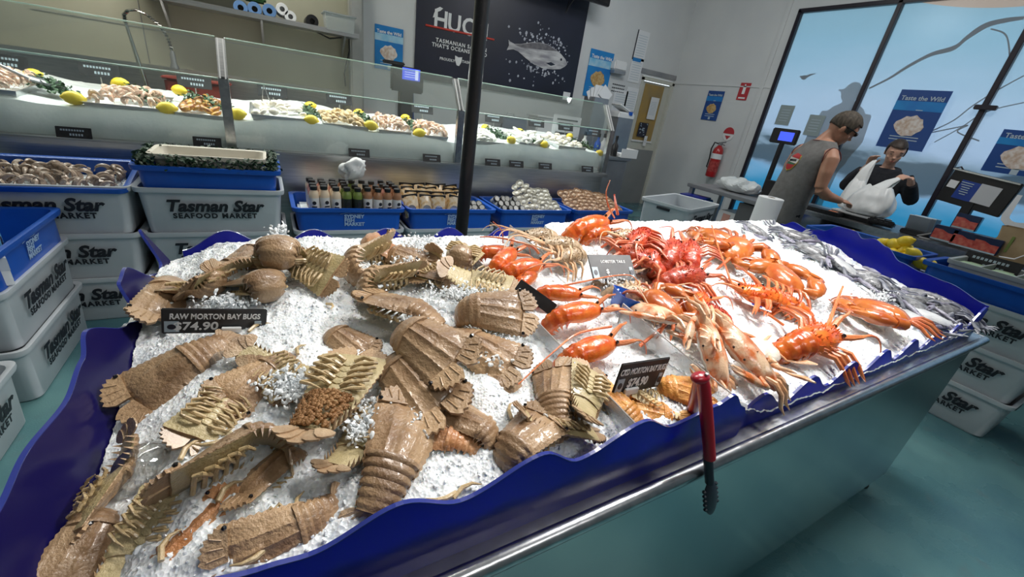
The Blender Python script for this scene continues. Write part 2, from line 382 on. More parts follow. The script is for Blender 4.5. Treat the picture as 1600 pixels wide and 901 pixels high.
b = MB(); b.box((WX+.02, (WYA+WYB)/2, WZ0+.01), (.09, WYB-WYA, .06), bev=.006); b.build('sill_rail', fr, wt)
p = atx(1540, 168, WX-.03); b = MB(); b.box(p, (.05, .17, .045), bev=.006); b.build('mullion_bracket', fr, wt)
# printed branches, bird on the pane
ink = mat('grey_print', (.22, .27, .32), .5)
def stroke(pts, wid, name='branch_print'):
    P = [atx(x, y, WX+.034) for x, y in pts]
    # smooth
    Q = []
    for i in range(len(P)-1):
        for k in range(5):
            t = k/5; p0 = P[max(i-1, 0)]; p1 = P[i]; p2 = P[i+1]; p3 = P[min(i+2, len(P)-1)]
            Q.append(.5*((2*p1)+(p2-p0)*t+(2*p0-5*p1+4*p2-p3)*t*t+(3*p1-p0-3*p2+p3)*t**3))
    Q.append(P[-1]); b = MB(); n = len(Q); v = []
    for i, q in enumerate(Q):
        t = (Q[min(i+1, n-1)]-Q[max(i-1, 0)]).normalized(); s = Vector((0, -t.z, t.y)); u = i/(n-1)
        ww = interp(wid, u)/2 if isinstance(wid, list) else wid/2
        v.append((b.b.verts.new(q+s*ww), b.b.verts.new(q-s*ww)))
    for a, c in zip(v, v[1:]): b.b.faces.new((a[0], a[1], c[1], c[0]))
    return b.build(name, ink, wt, smooth=False)
stroke([(1358, 138), (1390, 122), (1420, 103), (1455, 85), (1490, 75), (1512, 58), (1540, 40), (1570, 32), (1600, 28)], [(0, .02), (.3, .035), (.5, .05), (.55, .035), (.72, .055), (.85, .045), (1, .03)])
stroke([(1548, 45), (1572, 55), (1578, 90)], .012)
stroke([(1455, 205), (1490, 188), (1520, 165), (1560, 140), (1600, 118)], .012)
stroke([(1460, 222), (1500, 200), (1540, 175), (1600, 160)], .010)
stroke([(1450, 208), (1500, 198), (1512, 196), (1496, 206), (1530, 220)], .012)
stroke([(1250, 119), (1257, 121), (1266, 117), (1274, 115)], [(0, .01), (.35, .06), (.5, .03), (1, .008)], 'bird_print')
text('U', .42, M['chalk'], wt, atx(1597, 335, WX+.03), (0, -1, 0), (0, 0, 1), bold=.01, name='window_lettering')
# paper sheets on the far pane
for px, py, lab in ((1226, 180, 'grey notice sheet on the window left of the bird'), (1272, 196, 'grey notice sheet on the window behind the customer\'s back')):
    q = atx(px, py, WX+.02); n = thing('window_notice', lab, 'notice', q)
    b = MB(); b.box((0, 0, 0), (.004, .2, .26)); b.build('sheet', mat('backlit_sheet', (.30, .37, .38), .8), n, smooth=False)
    b = MB()
    for k in range(5): b.box((-.003, 0, .07-.035*k), (.002, .12, .008))
    b.build('print', M['ticket_icon'], n, smooth=False)

# ------------------------------------------------------------------ posters
sea = mat('poster_sea_print', (.010, .17, .52), .35, col2=(.012, .26, .62), nscale=3)
seadark = mat('poster_deep_print', (.008, .06, .26), .35)
skyp = mat('poster_sky_print', (.16, .48, .74), .35, col2=(.45, .66, .80), nscale=7)
food = mat('poster_food_print', (.55, .40, .30), .5, col2=(.75, .70, .66), nscale=30)
food2 = mat('poster_food_brown_print', (.45, .24, .06), .5, col2=(.62, .44, .2), nscale=30)
def poster(label, loc, x, w, h, fm, dim=1, deep=False):
    t = bpy.data.objects.new('poster', None); COL.objects.link(t); tag(t, label, 'poster', 'sea-blue seafood posters')
    t.matrix_world = frame(loc, x, (0, 0, 1))
    b = MB(); b.box((0, 0, 0), (w, h, .006)); b.build('sheet', seadark if deep else sea, t, smooth=False)
    b = MB(); b.box((0, h*.235, .004), (w, h*.16, .003)); b.build('sky_print', skyp if not deep else sea, t, smooth=False)
    text('Taste the Wild', w*.142, M['chalk'] if not deep else M['ticket_icon'], t, (0, h*.36, .006), (1, 0, 0), (0, 1, 0), bold=.001)
    b = MB(); n = 18
    b.prism([(w*.30*math.cos(2*PI*k/n)*(1+.1*math.sin(5*k)), -h*.10+w*.24*math.sin(2*PI*k/n)*(1+.12*math.cos(3*k))) for k in range(n)], .008); b.build('food_print', fm, t, smooth=False)
    b = MB()
    for k in range(2): b.box((0, -h*.29-.03*k, .004), (w*.6, .009, .002))
    b.box((w*.02, -h*.43, .004), (w*.12, w*.12, .002)); b.box((w*.05, h*.17, .006), (w*.14, .008, .002)); b.build('small_print', M['ticket_icon'], t, smooth=False)
    return t
poster('poster on the back wall between the steel column and the dark fish sign', (1.385, WY-.01, 1.845), (1, 0, 0), .34, .47, food)
poster('poster on the back wall right of the dark fish sign', (4.67, WY-.01, 2.05), (1, 0, 0), .47, .66, food2)
poster('small poster on the right wall beside the fire extinguisher', (WX-.01, 4.965, 1.865), (0, -1, 0), .30, .44, food2, deep=True)
poster('big poster on the window behind the shop assistant', (WX-.02, 2.30, 1.90), (0, -1, 0), .45, .62, food, deep=True)
q = atx(1600, 240, WX-.02); poster('poster on the window cut by the right edge of the photo', (q.x, q.y, q.z), (0, -1, 0), .45, .40, food, deep=True)

# ------------------------------------------------------------------ dark fish sign
SY = WY-.03
sg = thing('wall_sign', 'large dark navy sign with a silver fish and white lettering on the back wall', 'sign', (0, 0, 0))
b = MB(); b.box((2.97, WY-.013, 2.30), (2.53, .026, 1.46)); b.build('board', M['navy'], sg, smooth=False)
def stext(s, px0, py0, px1, py1, size, **kw):
    a = aty(px0, py0, SY); c = aty(px1, py1, SY); kw.setdefault('align', 'LEFT')
    return text(s, size, M['chalk'], sg, (a.x, SY, a.z), (1, 0, (c.z-a.z)/max(c.x-a.x, .01)*.0), (0, 0, 1), **kw)
for ch, px_, py_ in (('H', 689, 32), ('U', 710, 38), ('O', 734, 44), ('N', 752, 50)): stext(ch, px_, py_, px_+10, py_+2, .27, bold=.006, align='CENTER')
stext('TASMANIAN SALMON', 681, 62, 735, 72, .062, bold=.0015, space=1.22)
stext("THAT'S OCEANS AHEAD", 675, 69, 734, 80, .062, bold=.0015, space=1.16)
stext('PROUDLY', 687, 91, 709, 95, .044, bold=.001, space=1.1)
stext('TASMANIAN', 722, 96, 735, 99, .044, bold=.001, space=1.1)
a = aty(665, 39, SY); c = aty(772, 62, SY); b = MB(); b.tube([a, c], .012, 6, flat=1); b.build('red_underline', M['sign_red'], sg)
a = aty(716, 95, SY); b = MB(); mt = frame(a, (1, 0, 0), (0, 0, 1))
b.prism([(-.05, .055), (0, .04), (.05, .05), (.045, -.01), (.015, -.06), (-.02, -.055), (-.045, 0)], .004, mt); b.build('island_emblem', M['chalk'], sg, smooth=False)
a = aty(681, 18, SY); b = MB(); mt = frame(a, (1, 0, 0), (0, 0, 1))
b.prism([(-.035, -.07), (-.02, -.02), (.0, .03), (.05, .06), (.09, .05), (.06, .02), (.02, 0), (0, -.06)], .004, mt); b.build('fish_tail_emblem', M['chalk'], sg, smooth=False)
# fish print: a low relief plate cut to the fish's outline
fa = aty(793, 70, SY); fb = aty(886, 100, SY); L0 = (fb-fa).length; mt = frame(fa, fb-fa, (0, 0, 1))
fish_top = [(0, .06), (.03, .045), (.10, .035), (.2, .06), (.35, .115), (.5, .15), (.62, .155), (.75, .13), (.86, .095), (.95, .05), (1, .0)]
fish_bot = [(.97, -.04), (.9, -.09), (.78, -.12), (.6, -.145), (.45, -.13), (.3, -.085), (.18, -.04), (.1, -.03), (.03, -.05), (0, -.065), (.02, 0)]
fm = mat('fish_print', (.28, .27, .30), .35, col2=(.62, .62, .62), nscale=5, stretch=(1, 1, 4))
b = MB(); b.prism([(x*L0, y*L0) for x, y in fish_top+fish_bot], .006, mt); b.build('fish_print', fm, sg, smooth=False)
b = MB(); b.prism([(.1*L0, .03*L0), (.2*L0, .055*L0), (.35*L0, .11*L0), (.5*L0, .145*L0), (.62*L0, .15*L0), (.78*L0, .115*L0), (.6*L0, .08*L0), (.4*L0, .05*L0), (.2*L0, .02*L0)], .008, mt); b.build('fish_back_print', mat('fish_back', (.10, .095, .11), .4, col2=(.2, .19, .2), nscale=15), sg, smooth=False)
b = MB(); b.blob(mt @ Vector((.88*L0, .03*L0, .006)), (.018, .004, .018)); b.prism([(.72*L0, -.04*L0), (.8*L0, -.055*L0), (.73*L0, -.085*L0), (.64*L0, -.07*L0)], .009, mt); b.build('fish_eye_and_fin_print', M['navy'], sg, smooth=False)
b = MB(); rnd = random.Random(5)
for k in range(150):
    px, py = rnd.gauss(848, 24), rnd.gauss(84, 20)
    x = (px-793)/93
    if abs(py-(70+30*x)) < 13 and 0 < x < 1: py += 18*(1 if py > 70+30*x else -1)
    if not (785 < px < 893 and 25 < py < 140): continue
    q = aty(px, py, SY+.003); r = rnd.uniform(.006, .022); b.blob(q, (r, .003, r*rnd.uniform(.6, 1.3)), 1)
b.build('ice_splash_print', mat('splash_print', (.25, .27, .33), .5, col2=(.6, .62, .68), nscale=8), sg, smooth=False)
b = MB(); q = aty(885, 150, SY); b.box(q, (.13, .006, .11)); b.build('corner_label', M['paper'], sg, smooth=False)

# notices on the back wall right of the sign
for i, (px, py, w_, h_, lab) in enumerate([(1002, 72, .26, .42, 'white notice with a dark left edge high on the wall above the door'), (993, 110, .26, .36, 'white notice with a blue heading under the highest notice'), (968, 158, .30, .34, 'white price list pinned left of the door'), (986, 155, .26, .36, 'white closely printed list pinned nearest the door frame')]):
    q = aty(px, py, WY-.006); n = thing('wall_notice', lab, 'notice', q)
    b = MB(); b.box((0, 0, 0), (w_, .005, h_)); b.build('sheet', M['paper'], n, smooth=False)
    b = MB()
    for k in range(int(h_/.035)-2): b.box((0, -.004, h_/2-.07-.035*k), (w_*.75, .002, .007))
    b.build('print', M['ticket_icon'], n, smooth=False)
    if i < 2:
        b = MB(); b.box((-w_/2 if i == 0 else -w_*.1, -.004, 0 if i == 0 else h_*.42), (.018 if i == 0 else w_*.7, .004, h_ if i == 0 else .05)); b.build('coloured_edge', M['navy'] if i == 0 else sea, n, smooth=False)
q = aty(966, 138, WY-.008); n = thing('wall_lettering', 'small black lettering on the wall above the price list', 'lettering', q)
for k, s in enumerate(('ALL SALES', 'PLEASE PAY HERE', 'THANK YOU')):
    b = MB()
    for j in range(7): b.box((-.12+.04*j, 0, .05-.05*k), (.026, .003, .014))
    b.build('line_of_text', M['ink'], n, smooth=False)
q = aty(967, 103, WY-.06); n = thing('towel_dispenser', 'white paper towel dispenser beside the right-hand poster', 'dispenser', q)
b = MB(); b.box((0, 0, 0), (.26, .12, .14), bev=.02); b.build('cover', M['white'], n); b = MB(); b.box((0, -.01, -.09), (.24, .10, .05)); b.build('outlet', M['steel_dull'], n)
# black television corner hanging at the top
q = aty(945, 4, 5.5); n = thing('hanging_screen', 'black screen hanging at the top edge above the fish sign', 'screen', (q.x-.55, 5.5, q.z+.26))
b = MB(); b.box((0, 0, 0), (1.25, .06, .6), bev=.01); b.build('casing', M['black'], n); b = MB(); b.box((0, -.034, 0), (1.2, .006, .55)); b.build('glass', M['black_gloss'], n)
b = MB(); b.box((0, .2, 0), (.06, .36, .06)); b.build('wall_bracket', M['steel_dull'], n)
b = MB(); b.tube([(.15, .08, -.2), (.1, .25, -.45), (.16, .3, -.3)], .008, 6); b.build('cable', M['black'], n)

# fire sign and extinguisher on the right wall
q = atx(1162, 143, WX-.006); n = thing('fire_sign', 'red sign with a white extinguisher pictogram on the right wall', 'sign', q)
b = MB(); b.box((0, 0, 0), (.006, .17, .24)); b.build('plate', M['red_white'], n, smooth=False)
b = MB(); b.box((-.004, 0, .02), (.004, .045, .11)); b.box((-.004, 0, .085), (.004, .02, .03)); b.box((-.004, 0, -.09), (.004, .11, .02)); b.build('pictogram', M['chalk'], n, smooth=False)
q = atx(1138, 210, WX-.01); n = thing('extinguisher_badge', 'round red and white badge on the wall above the fire extinguisher', 'sign', q)
b = MB(); b.lathe([(.095, 0), (.095, .006)], axis='X', n=24); b.build('disc', M['white'], n, smooth=False)
b = MB(); b.prism([(.095*math.cos(a), .095*math.sin(a)) for a in [PI*k/12 for k in range(13)]], .004, frame((-.001, 0, .012), (0, -1, 0), (0, 0, 1))); b.prism([(-.05, -.02), (.05, -.02), (0, -.075)], .004, frame((-.001, 0, 0), (0, -1, 0), (0, 0, 1))); b.build('red_print', M['red_white'], n, smooth=False)
q = atx(1117, 252, WX-.10); n = thing('fire_extinguisher', 'red fire extinguisher with black hose hung on the right wall', 'fire extinguisher', (q.x, q.y, q.z-.22))
b = MB(); b.lathe([(.02, -.02), (.075, -.02), (.08, 0), (.08, .36), (.07, .41), (.04, .45), (.025, .47)], n=20); b.build('cylinder', M['red_paint'], n)
b = MB(); b.lathe([(.082, .26), (.082, .34)], n=20, cap=False); b.build('white_band', M['paper'], n); b = MB(); b.lathe([(.082, .06), (.082, .22)], n=20, cap=False); b.build('label', mat('extinguisher_label', (.5, .08, .07), .4, col2=(.30, .02, .02), nscale=30), n)
b = MB(); b.box((0, 0, .49), (.04, .05, .05)); b.tube([(0, 0, .51), (-.02, -.1, .53)], .010, 8); b.tube([(0, 0, .5), (-.03, -.1, .48)], .008, 8); b.build('valve', M['steel_dull'], n)
b = MB(); b.tube([(0, .03, .49), (0, .11, .5), (-.01, .13, .40), (-.01, .11, .25), (-.03, .10, .12), (-.05, .02, .10)], .011, 8); b.build('hose', M['black'], n)
b = MB(); b.box((.09, 0, .3), (.02, .06, .18)); b.build('wall_hook', M['steel_dull'], n)

# ------------------------------------------------------------------ silhouette of a passer-by outside the film
q = atx(1332, 143, 6.95)
b = MB(); b.blob((0, 0, 0), (.10, .10, .125), 2); b.blob((-.02, .03, -.03), (.075, .085, .10), 2); b.box((0, .10, .01), (.10, .13, .02)); b.blob((0, .11, -.03), (.02, .03, .025), 1)
b.tube([(0, 0, -.05), (0, -.02, -.22)], [.06, .075], 10); b.rings([[(.14*math.cos(a)*s, -.03+.25*math.sin(a)*s, z) for a in [2*PI*k/16 for k in range(16)]] for s, z in ((.35, -.14), (.75, -.20), (1, -.28), (1.08, -.5), (1.05, -.9), (.85, -1.0), (.8, -1.75))])
for s in (-1, 1): b.tube([(0, -.03+.24*s, -.27), (-.03, -.03+.30*s, -.6), (-.12, -.02+.26*s, -.9)], [.07, .06, .045], 10); b.tube([(0, -.03+.1*s, -1.0), (0, -.03+.1*s, -q.z+.04)], [.09, .05], 10); b.blob((.05, -.03+.1*s, -q.z+.04), (.12, .05, .04), 2)
o = b.build('person', mat('passer_by_clothes', (.02, .02, .025), .9)); o.location = q; remesh(o, .018); tag(o, 'person outside the printed window, seen as a grey silhouette wearing a cap', 'person')
# ================================================================== BACK DISPLAY COUNTER
CX0, CX1, CY0 = -1.75, 3.03, 3.40
ct = thing('display_counter', 'long stainless seafood display counter with glass guard along the back', 'counter', (0, 0, 0))
b = MB(); b.box(((CX0+CX1)/2, CY0+.52, .44), (CX1-CX0, 1.0, .88)); b.build('cabinet', M['steel'], ct, smooth=False)
b = MB(); b.box(((CX0+CX1)/2, CY0+.0, .905), (CX1-CX0+.02, .10, .04), bev=.008); b.build('front_ledge', M['steel'], ct)
b = MB(); b.box(((CX0+CX1)/2, CY0+1.0, .97), (CX1-CX0, .06, .30), bev=.006); b.build('rear_upstand', M['steel'], ct)
posts = [-1.72, -.215, 1.385, 3.01]
for x in posts:
    b = MB(); b.box((x, CY0+.012, 1.12), (.055, .05, .44), bev=.005); b.build('post', M['steel_wet'], ct)
    b = MB(); b.box((x, CY0+.10, 1.45), (.05, .03, .28), Matrix.Rotation(-.65, 3, 'X'), bev=.004); b.build('post_head', M['steel'], ct)
    b = MB()
    for s in (-.012, .012): b.box((x+s*1.2, CY0+.082, 1.45), (.007, .01, .285), Matrix.Rotation(-.65, 3, 'X'))
    b.build('glass_clamp', M['white'], ct)
for a, c in zip(posts, posts[1:]):
    b = MB(); b.box(((a+c)/2, CY0+.02, 1.125), (c-a-.05, .008, .43)); b.build('front_glass', M['glass'], ct, smooth=False)
    b = MB(); b.box(((a+c)/2, CY0+.11, 1.455), (c-a-.04, .008, .30), Matrix.Rotation(-.65, 3, 'X')); b.build('sloping_glass', M['glass_slope'], ct, smooth=False)
    b = MB(); b.tube([(a+.03, CY0+.018, 1.338), (c-.03, CY0+.018, 1.338)], .0045, 6); b.build('glass_joint', M['glass_edge'], ct)
    b = MB(); b.tube([(a+.03, CY0+.202, 1.574), (c-.03, CY0+.202, 1.574)], .003, 6); b.build('glass_top_edge', M['glass_edge'], ct)
# ice bank
def hsh(x, y, s=1): return noise.noise(Vector((x*s, y*s, 3.1)))
M['ice_bank'] = mat('packed_ice', (.80, .86, .87), .4, col2=(.90, .94, .95), nscale=9, bump=.35, bscale=60, sss=.15)
def bank(u, v):
    x = lerp(CX0+.03, CX1-.03, u)
    top = 1.105+.018*math.sin(x*3.1+.5)+.012*math.sin(x*7.3)+.006*hsh(x, 0, 9)
    if v < .35: t = v/.35; return Vector((x, CY0+.032+.040*t*t, lerp(.926, top, t)))
    t = (v-.35)/.65; y = lerp(CY0+.072, CY0+.95, t); return Vector((x, y, top+.075*t+.012*hsh(x, y, 8)+.004*hsh(x, y, 40)))
b = MB(); b.grid(bank, 240, 44); tag(b.build('crushed_ice', M['ice_bank'], fix=False), 'long bank of packed white ice behind the counter glass', 'ice', kind='stuff')
def banktop(x, y):
    t = (y-CY0-.044)/.906
    return 1.105+.018*math.sin(x*3.1+.5)+.012*math.sin(x*7.3)+.075*t

# ---- shared small food meshes
def prawn_mesh(m):
    b = MB(); pts = []; rad = []
    for k in range(9):
        a = -.5+k*.36; pts.append((.022*math.cos(a)*1.2, 0, .022*math.sin(a))); rad.append([.0055, .0085, .0095, .0098, .009, .008, .007, .0055, .003][k])
    b.tube(pts, rad, 7)
    for k in range(4): b.tube([pts[2+k//2], (pts[2][0]-.010, .004*(k-1.5), pts[2][2]-.018+.006*k)], [.0012, .0006], 4)
    b.prism([(0, 0), (.014, .009), (.017, 0), (.014, -.009)], .002, frame(pts[-1], (-.6, 0, -.8), (0, 1, 0)))
    b.tube([pts[0], (.03, .004, -.022), (.05, .012, -.012)], [.001, .0008, .0004], 4)
    return b.mesh('prawn', m)
M['prawn'] = mat('prawn_meat', (.62, .34, .24), .3, col2=(.74, .60, .48), nscale=90, coat=.3, rnd=.25)
M['prawn_raw'] = mat('green_prawn_shell', (.30, .24, .19), .3, col2=(.45, .34, .26), nscale=90, coat=.3, rnd=.3)
M['pale_meat'] = mat('pale_seafood_meat', (.70, .62, .52), .35, col2=(.78, .72, .64), nscale=60, coat=.3, rnd=.15)
M['white_meat'] = mat('white_seafood_meat', (.74, .73, .68), .35, col2=(.80, .79, .74), nscale=60, coat=.3, rnd=.1)
M['cockle'] = mat('cockle_shell', (.42, .28, .13), .5, col2=(.60, .46, .26), nscale=80, rnd=.3)
M['mussel'] = mat('cooked_mussel_meat', (.62, .33, .03), .4, col2=(.25, .07, .02), nscale=50, coat=.2, rnd=.4)
PRAWN = prawn_mesh(M['prawn']); PRAWN_RAW = prawn_mesh(M['prawn_raw'])
def lump(m, r, seed, ridges=0, name='lump'):
    b = MB(); vs = b.blob((0, 0, 0), r, 2)
    for v in vs: v.co *= 1+.16*noise.noise(v.co*90+Vector((seed, 0, 0))) + (.05*math.sin(v.co.x*900) if ridges else 0)
    return b.mesh(name, m)
COCKLE = lump(M['cockle'], (.020, .017, .012), 1, 1, 'cockle'); SCALLOP = lump(M['pale_meat'], (.026, .022, .013), 2, 0, 'scallop_meat'); MUSSEL = lump(M['mussel'], (.030, .018, .012), 3, 0, 'mussel')
SQUID = lump(M['white_meat'], (.045, .020, .012), 4, 0, 'calamari_piece')
rd = random.Random(3)
ppan = MB()
def pan_mesh(w_, d_, h_=.05):
    b = MB(); R = []
    for (sx, z) in ((.93, 0), (1, h_), (1.05, h_), (1.05, h_-.006), (1.0, h_-.008)): R.append([(c[0]*w_/2*sx, c[1]*d_/2*sx, z) for c in ((-1, -1), (1, -1), (1, 1), (-1, 1))])
    b.rings(R[:3], cap=False); 
    b2 = [b.b.verts.new(p) for p in R[0]]; b.b.faces.new(b2); return b.mesh('pan', M['steel'])
spec = [(-1.33, .30, PRAWN, 'peeled pale prawns', 'prawn'), (-.74, .36, PRAWN, 'pink prawns', 'prawn'), (-.36, .28, MUSSEL, 'yellow and brown mussel meat', 'mussel'), (.09, .36, SCALLOP, 'pale scallop meat', 'scallop'), (.52, .32, COCKLE, 'tan cockles', 'cockle'), (.88, .26, PRAWN, 'pale pink prawns', 'prawn'), (1.19, .26, PRAWN, 'pale prawns', 'prawn'), (1.70, .30, SQUID, 'white calamari', 'calamari'), (2.18, .34, SQUID, 'white calamari', 'calamari'), (2.62, .34, SCALLOP, 'pale scallop meat', 'scallop')]
where = ['at the far left end', 'second from the left end', 'left of the first post', 'just right of the first post', 'beside the pan of cockles on its left', 'behind the third pair of lemons', 'left of the second post', 'right of the black pole', 'below the white price board', 'nearest the right end of the counter']
kinds = {'prawn': 'prawn', 'mussel': 'mussel', 'scallop': 'scallop', 'cockle': 'cockle', 'calamari': 'calamari_piece'}
where[4] = 'full of tan cockles between the posts'
for i, (x, w_, me, lab, kd) in enumerate(spec):
    yc = CY0+.30; d_ = .44; z0 = banktop(x, yc)-.035
    t = obj('steel_pan', pan_mesh(w_, d_)); t.location = (x, yc, z0+.005); t.rotation_euler = (.09, 0, 0); tag(t, 'steel pan of %s %s' % (lab, where[i]) if i != 4 else 'steel pan full of tan cockles between the posts', 'pan', 'steel pans in the counter ice')
    n = {'prawn': 46, 'calamari': 38, 'cockle': 70, 'scallop': 40, 'mussel': 44}[kd]
    for k in range(n):
        u, v = rd.uniform(-.44, .44), rd.uniform(-.46, .44); hh = .060*(1-(2*u)**2*.8)*(1-(2*v)**2*.6)*rd.uniform(.35, 1)
        o = obj(kinds[kd], me); o.location = (x+u*w_, yc+v*d_, z0+.045+hh+v*d_*.09+rd.uniform(0, .012)); o.rotation_euler = (rd.uniform(-.6, .6), rd.uniform(-.6, .6), rd.uniform(0, 6.28))
        s = rd.uniform(1.05, 1.45); o.scale = (s, s, s)
        tag(o, '%s lying in the steel pan %s' % ({'prawn': 'pink prawn', 'mussel': 'yellow brown mussel', 'scallop': 'pale scallop', 'cockle': 'tan cockle', 'calamari': 'white calamari piece'}[kd], where[i] if i != 4 else 'between the posts'), {'prawn': 'prawn', 'mussel': 'mussel', 'scallop': 'scallop', 'cockle': 'cockle', 'calamari': 'calamari'}[kd], '%s in the steel pan %s' % (kd if kd == 'calamari' else kd+'s', where[i]))
# lemons
def lemon_mesh():
    b = MB(); b.lathe([(.002, -.050), (.008, -.047), (.011, -.041), (.022, -.034), (.031, -.018), (.034, 0), (.031, .018), (.022, .034), (.011, .042), (.008, .048), (.002, .051)], axis='X', n=16)
    for v in b.b.verts: v.co *= 1+.02*noise.noise(v.co*60)
    return b.mesh('lemon', M['lemon'])
LEMON = lemon_mesh()
def lemon(x, y, z, r, label, group, s=1):
    o = obj('lemon', LEMON); o.location = (x, y, z); o.rotation_euler = r; o.scale = (s,)*3; return tag(o, label, 'lemon', group)
# parsley
def leafy(n, ext, seed, size=.012):
    b = MB(); r = random.Random(seed)
    for k in range(n):
        p = Vector((r.gauss(0, ext[0]/2), r.gauss(0, ext[1]/2), abs(r.gauss(0, ext[2]/2)))); q = Euler((r.uniform(-1, 1), r.uniform(-1, 1), r.uniform(0, 6.3))).to_matrix()
        pts = [(-1, 0, 0), (-.3, .6, .15), (.5, .8, 0), (1, 0, .1), (.5, -.8, 0), (-.3, -.6, .15)]
        b.b.faces.new([b.b.verts.new(p+q @ Vector(t)*size*r.uniform(.6, 1.2)) for t in pts])
    return b
PARS = leafy(260, (.06, .20, .05), 4, .014).mesh('parsley', M['leaf'], smooth=False, fix=False)
front = [(115, 153), (261, 169), (371, 178), (487, 188), (580, 196), (655, 208), (799, 219), (850, 226), (936, 240)]
back = [(51, 117), (187, 130), (280, 141), (484, 166), (560, 177), (634, 185), (758, 200), (812, 206), (890, 213)]
fl = ['front lemon leaning on the glass at the far left', 'front lemon left of the mussel pan', 'front lemon just right of the first post', 'front lemon left of the cockles', 'front lemon right of the cockles', 'front lemon left of the second post', 'front lemon right of the black pole', 'front lemon below the white price board', 'front lemon at the right end of the counter']
for i, (px, py) in enumerate(front):
    q = aty(px, py, CY0+.095); lemon(q.x, q.y, q.z, (rd.uniform(-.3, .3), rd.uniform(-.2, .3), rd.uniform(-.5, .5)), fl[i], 'lemons on the counter ice', 1.12)
for i, (px, py) in enumerate(back):
    q = aty(px, py, CY0+.52); lemon(q.x, q.y, q.z, (rd.uniform(-.4, .4), rd.uniform(-.3, .3), rd.uniform(-.6, .6)), fl[i].replace('front lemon', 'back lemon').replace('leaning on the glass', 'behind its row'), 'lemons on the counter ice', 1.05)
for i, ((a, c), (e, f)) in enumerate(zip(front, back)):
    p = aty(a, c, CY0+.12); q = aty(e, f, CY0+.50); m_ = (p+q)/2
    o = obj('parsley_bunch', PARS); o.location = (m_.x, m_.y+.02, m_.z-.02); o.rotation_euler = (.1, 0, math.atan2(q.y-p.y, q.x-p.x)-PI/2); tag(o, fl[i].replace('front lemon', 'green parsley strip behind the front lemon'), 'parsley', 'parsley strips between the pans')
# price tickets
def ticket(label, loc, x, y, w_, h_, lines=None, grp=None, peg=None, cat='price ticket'):
    t = bpy.data.objects.new('price_ticket', None); COL.objects.link(t); tag(t, label, cat, grp); t.matrix_world = frame(loc, x, y)
    b = MB(); b.box((0, 0, 0), (w_, h_, .004), bev=.0015); b.build('card', M['sign_black'], t)
    if lines is None:
        b = MB()
        for k in range(9): b.box((-w_*.34+w_*.075*k, h_*.2, .0028), (w_*.05, h_*.16, .001))
        for k in range(5): b.box((-w_*.1+w_*.08*k, -h_*.2, .0028), (w_*.05, h_*.2, .001))
        b.build('handwriting', M['ticket_icon'], t, smooth=False)
    else:
        for s, sz, ox, oy, bold, *fit in lines:
            tx = text(s, sz, M['chalk'], t, (ox, oy, .003), (1, 0, 0), (0, 1, 0), bold=bold, extr=.0004, name='handwriting', shear=.08)
            if fit: tx.scale = (fit[0]/max(1e-4, max(v.co.x for v in tx.data.vertices)-min(v.co.x for v in tx.data.vertices)), 1, 1)
        for sgn in (-1, 1):
            b = MB(); b.box((sgn*w_*.41, -h_*.2, .0026), (w_*(.13 if sgn < 0 else .07), h_*.42, .001)); ic = b.build('icon', M['ticket_icon'], t, smooth=False)
            b = MB(); n = 12; b.prism([(sgn*w_*.41+w_*.04*math.cos(2*PI*k/n), -h_*.2+h_*.1*math.sin(2*PI*k/n)) for k in range(n)], .001, Matrix.Translation((0, 0, .0031))); b.build('icon_mark', M['navy'], ic, smooth=False)
    return t
wl = ['left of the first post', 'behind the first post', 'above the sauce bottles', 'left of the black pole', 'right of the black pole', 'right of the oyster tub', 'fifth from the right end', 'at the right end of the ledge']
for i, (px, py) in enumerate([(118, 212), (325, 226), (561, 241), (674, 248), (769, 255), (806, 257), (851, 260), (917, 264)]):
    q = aty(px, py, CY0-.02); ticket('small black price ticket on the steel ledge '+wl[i], (q.x, CY0-.03, .955), (1, 0, 0), (0, .35, 1), .15, .06, grp='tickets on the counter ledge')
for i, (px, py) in enumerate([(8, 96), (155, 110), (304, 128), (426, 143), (530, 155), (660, 170), (772, 185), (838, 192), (884, 198), (928, 207)]):
    q = aty(px, py, CY0+.78); t = ticket('black price ticket behind the counter pans, '+['farthest left', 'above the pink prawns', 'left of the first post', 'right of the first post', 'above the cockles', 'beside the scale post', 'right of the black pole', 'left of the white price board', 'in front of the white price board', 'nearest the right end'][i], q, (1, 0, 0), (0, .25, 1), .21, .085, grp='tickets at the back of the counter ice')
    b = MB(); b.tube([(0, -.03, -.004), (0, -.20, -.03)], .004, 6); b.build('peg', M['steel'], t)
# steel scoop and tongs in the ice
q = aty(73, 132, CY0+.30); t = thing('scoop', 'dark steel scoop lying on the prawns at the left end', 'scoop', q, (0.2, .2, .4))
b = MB(); b.grid(lambda u, v: Vector((lerp(-.07, .07, u), .045*math.cos(PI*v), -.035*math.sin(PI*v)*(.5+.5*u)+.02)), 8, 10); b.build('bowl', M['steel_dull'], t); b = MB(); b.tube([(-.07, 0, .01), (-.2, .02, .05)], .009, 8); b.build('handle', M['steel_dull'], t)
q = aty(415, 162, CY0+.32); t = thing('serving_tongs', 'steel serving tongs standing in the scallop pan', 'tongs', q)
for s in (-1, 1):
    b = MB(); b.tube([(.0, 0, .13), (.012*s, 0, .08), (.035*s+.01, 0, -.02)], [.006, .006, .010], 6, flat=.5); b.build('arm', M['steel'], t)
# white price board
q = aty(884, 203, CY0+.92); t = thing('price_board', 'white printed board standing at the back right of the counter', 'sign', q)
b = MB(); b.box((0, 0, .02), (.40, .008, .27)); b.build('sheet', M['paper'], t, smooth=False)
b = MB()
for k, w_ in enumerate((.3, .34, .0, .26, .32)): b.box((-.15+w_/2, -.006, .11-.05*k), (w_, .002, .016))
b.build('print', M['ink'], t, smooth=False)
